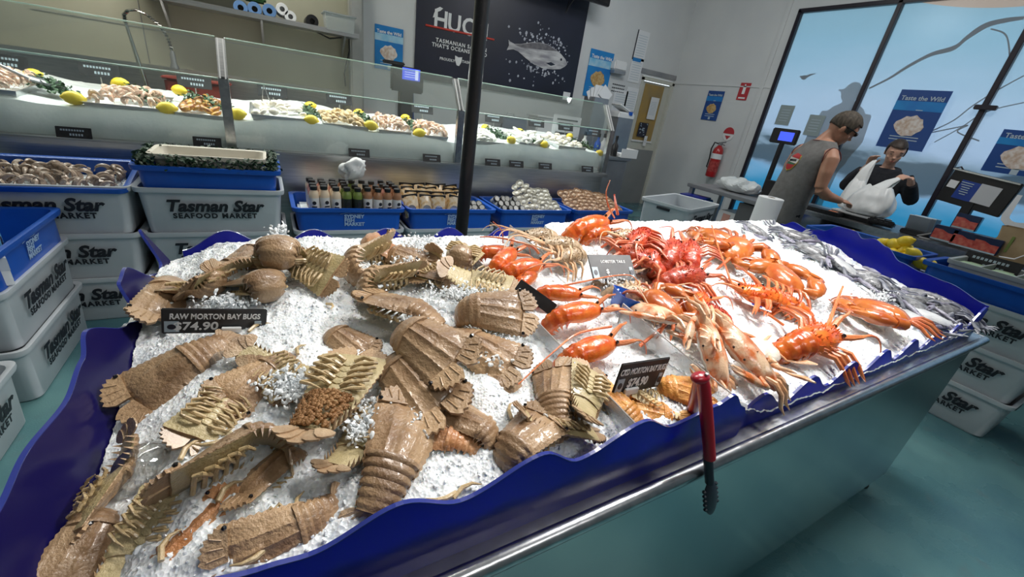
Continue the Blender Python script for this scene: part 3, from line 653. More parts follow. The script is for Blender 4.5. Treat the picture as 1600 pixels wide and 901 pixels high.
# scale with screen
t = thing('weighing_scale', 'black weighing scale with blue screen on a post behind the counter', 'scale', (1.215, 4.42, 1.0))
b = MB(); b.box((0, .03, .25), (.13, .09, .5), bev=.01); b.build('post', M['black'], t)
b = MB(); b.box((0, 0, .515), (.31, .06, .22), bev=.012); h_ = b.build('display_head', M['black'], t)
scr = mat('blue_lit_screen', (.03, .06, .50), .3, emit=1.3, ecol=(.05, .09, .62))
b = MB(); b.box((.03, -.033, .565), (.17, .006, .10)); b.build('screen', scr, h_, smooth=False)
b = MB()
for k in range(4): b.box((.015, -.038, .60-.02*k), (.10, .002, .005))
b.box((.082, -.038, .565), (.03, .002, .085)); b.build('screen_figures', mat('screen_white', (.6, .65, .9), .3, emit=.8), h_, smooth=False)
b = MB(); b.box((-.13, 0, .64), (.2, .05, .03), bev=.008); b.build('top_bar', M['black'], h_)
b = MB(); b.box((0, .10, -.02), (.34, .36, .05), bev=.01); b.build('base', M['steel'], t)
# rear bench with sink and tap, red box, shelf with rolls
t = thing('prep_bench', 'stainless prep bench along the back wall behind the counter', 'bench', (0, 0, 0))
b = MB(); b.box((-1.15, 5.60, .45), (3.9, .50, .88)); b.build('cabinet', M['steel_dull'], t, smooth=False); b = MB(); b.box((-1.15, 5.58, .93), (3.96, .58, .05), bev=.008); b.build('worktop', M['steel'], t)
b = MB(); b.box((-1.15, 5.895, 1.12), (3.96, .03, .36)); b.build('splashback', M['steel'], t, smooth=False)
t = thing('prep_bench', 'short steel bench below the fish sign', 'bench', (0, 0, 0))
b = MB(); b.box((3.55, 5.62, .52), (1.9, .5, 1.02)); b.build('cabinet', M['steel_dull'], t, smooth=False); b = MB(); b.box((3.55, 5.6, 1.06), (2.0, .58, .05), bev=.008); b.build('worktop', M['steel'], t)
chrome = mat('chrome', (.55, .55, .5), .18, 1)
t = thing('spring_tap', 'tall sprung steel pre-rinse tap arching above the back sink', 'tap', (-.96, 5.3, .955))
P = [(.04, 0, 0), (.02, 0, .22), (-.03, 0, .66)]; b = MB(); b.tube(P, [.022, .018, .012], 10); b.build('riser', chrome, t)
arc = [(-.03+.0, 0, .66), (-.03, 0, .72), (.0, 0, .76), (.06, 0, .775), (.13, 0, .75), (.20, 0, .69), (.245, 0, .60), (.26, 0, .50)]
b = MB(); b.tube(arc, .010, 10); b.build('hose', M['black'], t)
b = MB(); sm = []
for i in range(len(arc)-1):
    for k in range(20): sm.append(Vector(arc[i]).lerp(Vector(arc[i+1]), k/20))
hl = [p+Vector((.016*math.cos(i*1.3), .016*math.sin(i*1.3), 0)) for i, p in enumerate(sm)]; b.tube(hl, .004, 4); b.build('spring', chrome, t)
b = MB(); b.lathe([(.012, .0), (.022, -.03), (.022, -.10), (.034, -.13), (.034, -.15)], (.26, 0, .5), 12); b.build('spray_head', M['steel_dull'], t)
b = MB(); b.box((.0, .0, .03), (.14, .06, .06), bev=.015); b.build('base', chrome, t)
t = thing('plastic_bin', 'faded red plastic bin on the prep bench beside the tap', 'bin', (-.55, 5.45, .96)); b = MB(); b.box((0, 0, .13), (.5, .3, .26), bev=.02); b.build('body', mat('faded_red_plastic', (.40, .07, .05), .5), t)
b = MB(); b.box((0, 0, .265), (.54, .34, .025), bev=.01); b.build('rim', mat('faded_red_rim', (.45, .10, .08), .5), t)
t = thing('wall_shelf', 'stainless wall shelf holding rolls at the top left', 'shelf', (.05, 5.72, 1.875)); b = MB(); b.box((0, 0, 0), (1.85, .36, .025), bev=.004); b.box((0, -.175, .01), (1.85, .012, .045)); b.build('shelf_board', M['steel'], t)
for x in (-.8, 0, .8): b = MB(); b.prism([(0, 0), (.28, 0), (0, -.2)], .02, frame((x, .17, -.012), (0, -1, 0), (0, 0, 1))); b.build('bracket', M['steel'], t, smooth=False)
def roll(label, px, py, R_, m_, core=None, grp=None):
    q = aty(px, py, 5.56); t = thing('roll', label, 'roll', (q.x, 5.56, q.z), group=grp)
    b = MB(); b.lathe([(R_*.42, 0), (R_*.95, 0), (R_, .01), (R_, .27), (R_*.9, .28)], axis='Y', n=24, cap=False); b.build('paper', m_, t)
    b = MB(); b.lathe([(R_*.42, 0), (R_*.42, .25)], axis='Y', n=16, cap=False); b.lathe([(.001, .05), (R_*.42, .05)], axis='Y', n=16, cap=False); b.build('core', core or M['black'], t)
bp = mat('blue_roll_paper', (.12, .25, .50), .7)
roll('blue roll on the shelf, left of the pair', 376, 12, .062, bp, grp='rolls on the wall shelf'); roll('blue roll on the shelf, middle of three', 398, 14, .062, bp, grp='rolls on the wall shelf'); roll('blue roll on the shelf, next to the white rolls', 421, 17, .062, bp, grp='rolls on the wall shelf')
roll('white roll on the shelf, upper one resting on the other', 441, 14, .055, M['paper'], M['steel_dull'], 'rolls on the wall shelf'); roll('white roll on the shelf, lower one', 454, 26, .055, M['paper'], M['steel_dull'], 'rolls on the wall shelf')
roll('black reel on the shelf right of the white rolls', 488, 33, .062, M['black'], grp='rolls on the wall shelf')
q = aty(398, 2, 5.6); b = MB(); b.box((0, 0, 0), (.2, .2, .06), bev=.02); o = b.build('green_cloth_pile', mat('green_cloth', (.06, .16, .05), .8)); o.location = (q.x+.0, 5.66, q.z+.03); tag(o, 'folded green cloth lying on top of the blue rolls', 'cloth')
q = aty(527, 40, 5.6); t = thing('storage_box', 'clear plastic box at the right end of the wall shelf', 'box', (q.x+.02, 5.62, 1.89)); b = MB(); R = [[(c[0]*.15*s, c[1]*.12*s, z) for c in ((-1, -1), (1, -1), (1, 1), (-1, 1))] for s, z in ((.9, 0), (1, .16))]; b.rings(R, cap=False); b.build('wall', clear('clear_box', (.8, .85, .88), .1, .35), t, smooth=False)
b = MB(); b.box((0, 0, .16), (.33, .27, .015), bev=.004); b.build('lid', clear('clear_lid', (.8, .85, .88), .1, .3), t, smooth=False)
b = MB(); P = [aty(x, y, 5.80) for x, y in [(495, 50), (515, 60), (545, 58), (546, 80), (538, 115), (540, 135)]]; b.tube(P, .008, 6); tag(b.build('hanging_cable', M['black']), 'dark cable hanging from the shelf down the recess wall', 'cable')
t = thing('storage_shelf', 'grey shelf edge with boxes at the top left above the tap', 'shelf', (-.55, 5.72, 2.06)); b = MB(); b.box((0, 0, 0), (.9, .3, .03)); b.build('shelf_board', M['steel_dull'], t); b = MB(); b.box((.05, 0, .15), (.5, .24, .26), bev=.01); b.build('carton', M['paper'], t)
# file holders and papers at the right end
t = thing('file_rack', 'grey file rack stuffed with papers at the counter\'s right end', 'rack', aty(930, 165, 5.3)); b = MB(); b.box((0, 0, -.1), (.28, .25, .42), bev=.01); b.build('bin', M['steel_dull'], t); b = MB(); b.box((0, 0, -.3-.62), (.24, .22, 1.24)); b.build('pedestal', M['steel_dull'], t, smooth=False)
for k in range(5):
    b = MB(); b.box((-.08+.04*k, -.02*k, .15+.02*(k % 3)), (.20, .006, .16), Matrix.Rotation(.3*k-.6, 3, 'Y')); b.build('papers', M['paper'], t, smooth=False)
t = thing('label_printer', 'white label printer with open lid beside the file rack', 'printer', aty(972, 178, 5.2)); b = MB(); b.box((0, 0, -.02), (.32, .24, .10), bev=.02); b.build('body', M['white'], t); b = MB(); b.box((-.02, 0, .07), (.30, .22, .03), Matrix.Rotation(.35, 3, 'Y'), bev=.01); b.build('lid', M['white'], t); b = MB(); b.box((.06, -.12, .02), (.06, .02, .05)); b.build('blue_button', M['blue_tub'], t); b = MB(); b.box((0, 0, -.80), (.3, .22, 1.5)); b.build('stand', M['steel_dull'], t, smooth=False)
t = thing('end_cabinet', 'dark grey steel cabinet beyond the right end of the counter', 'cabinet', (3.75, 3.95, 0)); b = MB(); b.box((-.25, .45, .5), (.7, .9, 1.0), bev=.01); b.build('body', M['steel_dull'], t); b = MB(); b.box((-.25, .45, 1.02), (.76, .96, .04), bev=.01); b.build('worktop', M['steel'], t)
t = thing('document_tray', 'white document tray standing on the end cabinet', 'tray', (3.8, 4.0, 1.04)); b = MB(); b.box((0, 0, .01), (.26, .2, .015)); b.box((0, -.1, .05), (.26, .008, .1)); b.box((.13, 0, .05), (.008, .2, .1)); b.build('tray_body', M['white'], t, smooth=False)
b = MB(); b.box((-.01, 0, .03), (.2, .16, .02)); b.build('papers', M['paper'], t, smooth=False)
for k, (x, y, m_, lab) in enumerate([(3.20, 4.05, 'white', 'white spray bottle on the end cabinet'), (3.38, 4.02, 'blue_tub', 'dark blue bottle on the end cabinet'), (3.52, 4.08, 'white', 'white tub bottle beside the dark blue bottle'), (3.62, 3.98, 'black', 'black handled brush on the end cabinet')]):
    t = thing('bottle', lab, 'bottle', (x, y, 1.04)); b = MB(); b.lathe([(.035, 0), (.04, .01), (.04, .12), (.015, .16), (.015, .19)], n=14); b.build('body', M[m_], t); b = MB(); b.lathe([(.018, .19), (.018, .23), (.01, .235)], n=12); b.build('cap', M['black'], t)

# clutter on the short bench below the sign
t = thing('steel_container', 'steel lidded container on the bench below the fish sign', 'container', (3.0, 5.55, 1.086)); b = MB(); b.box((0, 0, .09), (.42, .30, .18), bev=.02); b.build('body', M['steel'], t); b = MB(); b.box((0, 0, .19), (.46, .34, .02), bev=.006); b.build('lid', M['steel_wet'], t); b = MB(); b.tube([(-.06, 0, .20), (-.05, 0, .235), (.05, 0, .235), (.06, 0, .20)], .008, 8); b.build('handle', M['steel'], t)
t = thing('storage_box', 'white storage box on the bench below the fish sign', 'box', (3.6, 5.58, 1.086)); b = MB(); b.box((0, 0, .12), (.44, .30, .24), bev=.02); b.build('body', M['white'], t); b = MB(); b.box((0, 0, .25), (.47, .33, .025), bev=.008); b.build('lid', M['white'], t)
t = thing('blue_apron', 'blue apron hanging beside the weighing scale behind the counter', 'apron', (1.62, 5.86, 1.30)); b = MB(); b.grid(lambda u, v: Vector((lerp(-.10, .10, u)*(1-.3*v), -.02-.012*math.sin(u*12), lerp(-.34, .22, v))), 24, 12); o_ = b.build('cloth', mat('apron_blue', (.02, .06, .22), .85), t); md = o_.modifiers.new('t', 'SOLIDIFY'); md.thickness = .006; b = MB(); b.tube([(0, -.02, .21), (0, -.03, .25), (0, .03, .25)], .006, 6); b.build('hook', M['steel'], t)
# ================================================================== CRATES AND TUBS
def rrect(hx, hy, r, n=4):
    P = []
    for cx, cy_, a0 in ((hx-r, hy-r, 0), (-hx+r, hy-r, PI/2), (-hx+r, -hy+r, PI), (hx-r, -hy+r, 1.5*PI)):
        for k in range(n+1): a = a0+PI/2*k/n; P.append((cx+r*math.cos(a), cy_+r*math.sin(a)))
    return P
def tub_mesh(w_, d_, h_, m, name, taper=.90, lip=.014, r=.04, dip=0, th=.006):
    b = MB(); R = []
    def ring(s, off, z, rr=r):
        pts = rrect(w_/2*s+off, d_/2*s+off*1.0, rr)
        out = []
        for x, y in pts:
            zz = z
            if dip and z > h_*.8: zz = z - dip*max(0, 1-abs(y)/(d_*.28))*(1 if abs(x) > w_*.42 else 0)
            out.append((x, y, zz))
        return out
    R += [ring(taper, -.01, 0), ring(taper, 0, .012), ring(lerp(taper, 1, .86), -lip, h_*.86), ring(1, -lip, h_-.028), ring(1, -.003, h_-.026), ring(1, 0, h_-.014), ring(1, 0, h_), ring(1, -lip*.6, h_+.001), ring(1, -lip-th, h_-.004), ring(taper, -th-.006, .012)]
    b.rings(R, cap=True)
    return b.mesh(name, m)
CW, CD, CH = .715, .45, .268
CRATE = tub_mesh(CW, CD, CH, M['white_crate'], 'crate_body')
TUB = tub_mesh(.715, .46, .165, M['blue_tub'], 'tub_body', .91, .02)
TUBW = tub_mesh(.70, .44, .20, M['blue_tub'], 'tub_body', .88, .02, dip=-.03)
def letter_crate(t, front=True):
    y = -CD/2*.955+.004
    sl = math.tan(.09)
    text('Tasman Star', .092, M['ink'], t, (0, y-.010, .168), (1, 0, 0), (0, -.06, 1), bold=.0035, shear=.28, extr=.0006)
    text('SEAFOOD MARKET', .040, M['ink'], t, (0, y-.0065, .112), (1, 0, 0), (0, -.06, 1), bold=.0018, extr=.0006, space=1.22)
def crate(label, loc, rz=0, group='stacked white crates'):
    t = thing('crate', label, 'crate', loc, (0, 0, rz), group)
    obj('body', CRATE, t)
    letter_crate(t)
    for s in (-1, 1):
        b = MB(); b.box((s*(CW/2-.006), 0, CH-.05), (.006, .12, .022), bev=.002); b.build('hand_hole', M['ink'], t)
    return t
def tub(label, loc, rz=0, group='blue tubs', deep=False, lettered=True):
    t = thing('tub', label, 'tub', loc, (0, 0, rz), group)
    obj('body', TUBW if deep else TUB, t)
    if lettered:
        y = -.46/2*.93-.001
        b = MB(); b.tube([(-.075, y, .125), (-.03, y, .132), (.03, y, .125), (.075, y, .135)], .0015, 4); b.build('wave_mark', M['pale_ink'], t)
        for k, s in enumerate(('SYDNEY', 'FISH', 'MARKET')): text(s, .034, M['pale_ink'], t, (-.05, y-.001+.002*k, .108-.027*k), (1, 0, 0), (0, -.08, 1), bold=.0012, extr=.0005, align='LEFT')
        b = MB(); b.box((0, y+.009, .033), (.12, .002, .004)); b.build('underline', M['pale_ink'], t, smooth=False)
    return t
SP = .253
proto_c = None
stacks = [(-1.015, 3.075, 0, 3, 'back row, farthest left stack'), (-.30, 3.075, 0, 3, 'back row, stack below the garnished tray'), (.447, 3.075, 0, 2, 'back row, below the sauce bottles'), (1.175, 3.075, 0, 2, 'back row, below the golden pouches'), (1.92, 3.075, 0, 2, 'back row, below the oysters'), (2.665, 3.075, 0, 2, 'back row, below the scallop shells'),
          (-1.155, 2.475, PI/2, 2, 'left side, under the blue tub of cartons'), (-1.155, 1.71, PI/2, 1, 'left side, nearest the viewer'),
          (3.80, .545, -PI/2, 3, 'right side, under the tub with the grey tray'), (3.80, 1.28, -PI/2, 3, 'right side, under the lemon tub')]
for x, y, rz, n, lab in stacks:
    for k in range(n):
        lv = {1: ['only crate'], 2: ['bottom crate', 'top crate'], 3: ['bottom crate', 'middle crate', 'top crate']}[n][k]
        l = 'white lettered crate, %s, %s' % (lv, lab)
        if proto_c is None: proto_c = crate(l, (x, y, SP*k), rz)
        else: dup(proto_c, (x, y, SP*k), (0, 0, rz), l)
# tubs on the stacks
t_s = tub('blue tub full of sauce bottles on the back row', (.447, 3.075, 2*SP-.0))
tubs = [(1.175, 3.075, 2*SP, 0, 'blue tub of golden pouches and jars on the back row'), (1.92, 3.075, 2*SP, 0, 'blue tub of dark lidded jars and white oysters on the back row'), (2.665, 3.075, 2*SP, 0, 'blue tub of tan scallop shells at the right end of the back row'),
        (-1.155, 2.475, 2*SP, PI/2, 'blue tub of milk-white cartons on the left crate stack')]
for x, y, z, rz, l in tubs: dup(t_s, (x, y, z), (0, 0, rz), l)
tg = tub('blue tub under the white tray with the leaf garland', (-.30, 3.075, 3*SP-.07), deep=True, lettered=False)
dup(tg, (-1.015, 3.09, 3*SP-.155), (.17, 0, 0), 'deep blue tub of brown prawns in the farthest left stack')
dup(tg, (3.80, .545, 3*SP-.05), (0, 0, -PI/2), 'blue tub holding the grey tray of greens on the right stack')
dup(tg, (3.80, 1.28, 3*SP-.05), (0, 0, -PI/2), 'blue tub of loose lemons on the right stack')
# brown prawns in the far left tub
for k in range(100):
    o = obj('prawn', PRAWN_RAW); u, v = rd.uniform(-.25, .25), rd.uniform(-.12, .13)
    o.location = (-1.015+u, 3.09+v, 3*SP-.012+.17*v+rd.uniform(0, .028)); o.rotation_euler = (rd.uniform(-.5, .5), rd.uniform(-.5, .5), rd.uniform(0, 6.28)); o.scale = (1.25,)*3
    tag(o, 'brown raw prawn in the tub of the farthest left stack', 'prawn', 'brown prawns in the far left tub')
b = MB(); b.box((0, 0, 0), (.56, .34, .07), bev=.02); o = b.build('crushed_ice', M['ice_bank']); o.location = (-1.015, 3.09, 3*SP-.068); o.rotation_euler = (.17, 0, 0); tag(o, 'ice under the brown prawns in the far left tub', 'ice', kind='stuff')
b = MB(); b.box((0, 0, 0), (.56, .34, .05), bev=.02); o = b.build('crushed_ice', M['ice_bank']); o.location = (-.3, 3.075, 3*SP+.055); tag(o, 'ice under the white tray in its blue tub', 'ice', kind='stuff')
# white tray with garland
WT = tub_mesh(.56, .33, .10, mat('cream_tray', (.62, .58, .49), .45, col2=(.66, .62, .54), nscale=4), 'tray_body', .86, .012)
t = thing('food_tray', 'empty white plastic tray ringed by green leaves on the back row', 'tray', (-.30, 3.075, 3*SP+.085)); obj('tray_body', WT, t)
b = leafy(10, (.1, .1, .1), 1); b.b.free(); b = MB(); r_ = random.Random(9)
for k in range(1500):
    a = rd.random(); s = rd.choice((0, 1, 2, 3)); e = (.305, .195)
    x, y = [(lerp(-e[0], e[0], a), -e[1]), (lerp(-e[0], e[0], a), e[1]), (-e[0], lerp(-e[1], e[1], a)), (e[0], lerp(-e[1], e[1], a))][s]
    p = Vector((x+r_.gauss(0, .016), y+r_.gauss(0, .014), r_.uniform(-.03, .045))); q = Euler((r_.uniform(-1, 1), r_.uniform(-1, 1), r_.uniform(0, 6.3))).to_matrix()
    b.b.faces.new([b.b.verts.new(p+q @ Vector(c)*.015) for c in [(-1, 0, 0), (0, .6, .1), (1, 0, .1), (0, -.6, .1)]])
o = b.build('leaf_garland', M['leaf_dark'], smooth=False, fix=False); o.location = (-.30, 3.075, 3*SP+.140); tag(o, 'garland of small green leaves around the empty white tray', 'garland', kind='stuff')
# cartons in the left tub
for k, (y, h_, c) in enumerate([(2.17, .20, (.12, .38, .62)), (2.30, .19, (.55, .60, .68)), (2.44, .19, (.12, .38, .62)), (2.24, .15, (.55, .6, .68))]):
    t = thing('carton', ['blue banded white carton nearest the viewer in the left blue tub', 'pale grey carton second in the left blue tub', 'blue banded white carton farthest in the left blue tub', 'short pale carton on the aisle side of the left blue tub'][k], 'carton', (-1.06 if k < 3 else -.985, y, 2*SP+.015), (0, 0, .15*k))
    b = MB(); b.box((0, 0, h_/2), (.085, .10, h_), bev=.006); b.build('body', M['paper'], t); b = MB(); b.box((0, 0, h_*.62), (.087, .102, h_*.35)); b.build('printed_band', mat('carton_print_%d' % k, c, .5), t, smooth=False)
    b = MB(); b.lathe([(.03, h_), (.03, h_+.022), (.026, h_+.026)], n=16); b.build('cap', mat('cream_cap_%d' % k, (.62, .6, .52), .4), t)
    b = MB(); b.lathe([(.022, 0), (.022, .002)], axis='X', n=14, c=(.0435, 0, h_*.55)); b.build('round_mark', M['navy'], t, smooth=False)
# sauce bottles
def bottle(m_, lab_m, label):
    t = thing('sauce_bottle', label, 'bottle', (0, 0, 0), group='sauce bottles in the blue tub')
    b = MB(); b.lathe([(.026, 0), (.031, .004), (.031, .125), (.027, .150), (.019, .160), (.019, .166)], n=16); b.build('body', m_, t)
    b = MB(); b.lathe([(.0315, .03), (.0315, .115)], n=16, cap=False); lb = b.build('label', lab_m, t); b = MB(); b.lathe([(.012, 0), (.012, .002)], axis='Y', n=12, c=(0, -.034, .085)); b.box((0, -.0325, .06), (.03, .002, .008)); b.box((0, -.0325, .048), (.024, .002, .004)); b.build('label_mark', M['ink'], lb, smooth=False)
    b = MB(); b.lathe([(.021, .164), (.022, .166), (.022, .186), (.019, .189)], n=16); b.build('cap', M['black'], t); return t
cream = mat('cream_sauce', (.72, .58, .42), .35); pink = mat('pink_sauce', (.62, .30, .24), .35); brown = mat('brown_sauce', (.34, .17, .09), .3); green = mat('green_sauce', (.16, .22, .05), .3)
lw = mat('bottle_label_white', (.66, .66, .64), .5); lk = mat('bottle_label_dark', (.02, .025, .02), .4)
PB = {'cream': bottle(cream, lw, 'cream sauce bottle with white label'), 'pink': bottle(pink, lw, 'pink sauce bottle with white label'), 'brown': bottle(brown, lw, 'brown sauce bottle with white label'), 'green': bottle(green, lk, 'green sauce bottle with black label')}
rowc = [['cream', 'cream', 'cream', 'green', 'green', 'brown', 'brown', 'brown', 'brown'], ['pink', 'cream', 'cream', 'green', 'green', 'brown', 'brown', 'pink', 'brown'], ['pink', 'cream', 'pink', 'cream', 'green', 'brown', 'brown', 'brown', 'brown'], ['cream', 'pink', 'cream', 'brown', 'green', 'cream', 'brown', 'brown', 'brown']]
used = set(); rn = ['front row', 'second row', 'third row', 'back row']
for j in range(4):
    for i in range(9):
        k = rowc[j][i]; x = .225+i*.0665; y = 2.915+j*.078; z = 2*SP+.105
        if j == 2 and i in (4, 5, 6): continue
        z += rd.uniform(-.004, .006); l = '%s sauce bottle in the %s of the tub, %s from the left' % (k, rn[j], ['first', 'second', 'third', 'fourth', 'fifth', 'sixth', 'seventh', 'eighth', 'ninth'][i])
        if k not in used: used.add(k); PB[k].location = (x, y, z); PB[k].rotation_euler = (0, 0, rd.uniform(-.3, .3)); PB[k]['label'] = l
        else: dup(PB[k], (x, y, z), (rd.uniform(-.03, .03), rd.uniform(-.03, .03), rd.uniform(-.4, .4)), l)
b = MB(); b.box((0, 0, 0), (.62, .36, .05), bev=.015); o = b.build('crushed_ice', M['ice_bank']); o.location = (.447, 3.075, 2*SP+.08); tag(o, 'ice under the sauce bottles', 'ice', kind='stuff')
# white cloth lump on bottles
b = MB(); vs = b.blob((0, 0, 0), (.085, .06, .07), 4)
for v in vs: 
    n_ = noise.noise(v.co*16)*.4+noise.noise(v.co*40)*.18; v.co *= 1+n_; v.co.x += v.co.z*.5
o = b.build('plastic_bag', mat('crumpled_plastic', (.72, .74, .74), .35, sss=.1)); o.location = aty(553, 264, 3.05); tag(o, 'crumpled white plastic bag lying on top of the sauce bottles', 'bag')
# golden pouches
gold = mat('pouch_print', (.62, .40, .16), .3, col2=(.75, .62, .42), nscale=25, coat=.2, lo=.45, hi=.55, rnd=.2); silver = mat('pouch_foil', (.6, .6, .58), .2, .8, col2=(.12, .18, .3), nscale=9, lo=.5, hi=.56)
def pouch():
    t = thing('seafood_pouch', 'gold pouch', 'pouch', (0, 0, 0), group='golden pouches in the blue tub')
    b = MB()
    R = []
    for u in range(9):
        z = u/8; th = .020*math.sin(PI*min(1, z*1.05+.02))**.7*(1-.3*z)+.001; ww = .055*(1-.06*math.sin(PI*z))
        R.append([(ww*math.cos(a), th*math.sin(a)*abs(math.sin(a))**.3, z*.16) for a in [2*PI*k/16 for k in range(16)]])
    b.rings(R); b.build('body', gold, t)
    b = MB(); b.box((0, 0, .155), (.112, .004, .022)); b.build('sealed_top', M['black'], t, smooth=False); b = MB(); b.lathe([(.03, 0), (.03, .003)], axis='Y', n=16, c=(0, -.0205, .06)); b.box((0, -.019, .022), (.08, .004, .03)); b.build('window', silver, t, smooth=False); return t
PP = pouch(); first = True; rr = ['front', 'second', 'third', 'last']
for j in range(4):
    for i in range(5):
        x = .885+i*.098+rd.uniform(-.01, .01); y = 2.925+j*.075; z = 2*SP+.085+.012*j; l = 'golden pouch in the %s row of its tub, %s from the left' % (rr[j], ['first', 'second', 'third', 'fourth', 'fifth'][i])
        rt = (rd.uniform(-.30, .05), rd.uniform(-.25, .25), rd.uniform(-.3, .3))
        if first: first = False; PP.location = (x, y, z); PP.rotation_euler = rt; PP['label'] = l
        else: dup(PP, (x, y, z), rt, l)
# jars with dark lids, lying tilted
jg = mat('jar_glass', (.30, .33, .34), .12, col2=(.45, .44, .42), nscale=20); jf = mat('jar_lid_face', (.42, .42, .40), .35, .3)
def jar():
    t = thing('jar', 'jar', 'jar', (0, 0, 0)); b = MB(); b.lathe([(.024, 0), (.027, .004), (.027, .055), (.024, .06)], n=16); b.build('glass', jg, t)
    b = MB(); b.lathe([(.028, .058), (.029, .06), (.029, .074), (.026, .077)], n=18); ld = b.build('lid', M['black'], t); b = MB(); b.lathe([(.021, .077), (.021, .0785)], n=16); b.build('lid_label', jf, ld); return t
J0 = jar(); first = True
for j in range(3):
    for i in range(3):
        l = 'dark lidded jar beside the golden pouches, %s row, %s from the left' % (rr[j], ['first', 'second', 'third'][i]); x, y, z = 1.345+i*.060, 2.965+j*.072, 2*SP+.085+.014*j
        if first: first = False; J0.location = (x, y, z); J0.rotation_euler = (.85, 0, rd.uniform(-.2, .2)); J0['label'] = l; J0['group'] = 'jars beside the pouches'
        else: dup(J0, (x, y, z), (.85, 0, rd.uniform(-.2, .2)), l, 'jars beside the pouches')
for j in range(4):
    for i in range(4):
        l = 'dark lidded jar in the oyster tub, %s row, %s from the left' % (rr[j], ['first', 'second', 'third', 'fourth'][i]); dup(J0, (1.64+i*.058+rd.uniform(-.006, .006), 2.955+j*.070, 2*SP+.085+.022*j), (.95, .15, rd.uniform(-.2, .2)), l, 'jars in the oyster tub')
# oysters and scallop shells
def shell(name, ms, mm):
    t = thing(name, name, 'shellfish', (0, 0, 0)); b = MB()
    b.grid(lambda u, v: Vector(((.006+.030*u)*math.cos(2*PI*v)*(1+.06*math.cos(22*PI*v)*u), (.006+.034*u)*math.sin(2*PI*v)*(1+.06*math.cos(22*PI*v)*u), -.012+.016*u*u)), 6, 44); b.build('shell', ms, t)
    b = MB(); b.blob((0, 0, -.003), (.020, .022, .010), 2); b.build('meat', mm, t); return t
OY = shell('oyster', mat('oyster_shell', (.55, .52, .44), .5, col2=(.70, .68, .62), nscale=60), M['white_meat']); SC = shell('scallop', mat('scallop_shell', (.55, .33, .20), .5, col2=(.66, .48, .34), nscale=60), mat('scallop_meat_tan', (.60, .38, .24), .4, col2=(.70, .55, .42), nscale=50))
f1 = f2 = True
for j in range(6):
    for i in range(7):
        x = 1.875+i*.052+rd.uniform(-.012, .012); y = 2.93+j*.058+rd.uniform(-.01, .01); z = 2*SP+.125+j*.022+.06*math.exp(-((i-1.2)/1.3)**2)*j/5+rd.uniform(0, .015)
        l = 'white oyster standing in the back row tub'; rt = (rd.uniform(.2, .6), rd.uniform(-.9, -.5), rd.uniform(-.3, .3))
        if f1: f1 = False; OY.location = (x, y, z); OY.rotation_euler = rt; OY['label'] = l; OY['group'] = 'oysters in the tub'
        else: dup(OY, (x, y, z), rt, l, 'oysters in the tub')
for j in range(7):
    for i in range(10):
        x = 2.385+i*.060+rd.uniform(-.012, .012); y = 2.92+j*.050+rd.uniform(-.01, .01); z = 2*SP+.12+j*.014+.04*math.exp(-((i-3)/3)**2)*j/6+rd.uniform(0, .015)
        l = 'tan scallop shell standing in the last back row tub'; rt = (rd.uniform(.4, .8), rd.uniform(-.9, -.4), rd.uniform(-.3, .3))
        if f2: f2 = False; SC.location = (x, y, z); SC.rotation_euler = rt; SC['label'] = l; SC['group'] = 'scallop shells in the tub'
        else: dup(SC, (x, y, z), rt, l, 'scallop shells in the tub')
for x in (1.175, 1.92, 2.665):
    b = MB(); b.box((0, 0, 0), (.60, .35, .05), bev=.015); o = b.build('crushed_ice', M['ice_bank']); o.location = (x, 3.075, 2*SP+.035); tag(o, 'ice under the %s' % {1.175: 'golden pouches', 1.92: 'oysters', 2.665: 'scallop shells'}[x], 'ice', kind='stuff')
# lemons in the right tub
pos = [(1375, 381, 'high lemon left in the lemon tub heap'), (1397, 381, 'top lemon next to the highest in the lemon tub heap'), (1414, 377, 'topmost right lemon in the lemon tub heap'), (1393, 396, 'low left lemon in the lemon tub heap'), (1414, 391, 'middle lemon in the lemon tub heap'), (1428, 397, 'right lemon in the lemon tub heap'), (1416, 404, 'front lemon in the lemon tub heap'), (1440, 411, 'front right lemon in the lemon tub heap'), (1330, 368, 'single lemon seen between two blue waves'), (1452, 414, 'lemon at the near end of the lemon tub'), (1405, 405, 'lemon low at the front wall of the lemon tub')]
for i, (px, py, l) in enumerate(pos):
    X = 3.72 if py > 395 else 3.80
    q = atx(px, py, X); o = lemon(q.x, q.y, q.z, (rd.uniform(-1, 1), rd.uniform(-1, 1), rd.uniform(0, 3)), l, 'lemons in the right tub', 1.15)
for i in range(14): lemon(3.80+rd.uniform(-.12, .12), 1.28+rd.uniform(-.26, .26), 3*SP+.035+rd.uniform(0, .04), (rd.uniform(-1, 1), rd.uniform(-1, 1), rd.uniform(0, 3)), 'yellow lemon deep in the right tub', 'lemons low in the right tub', 1.1)
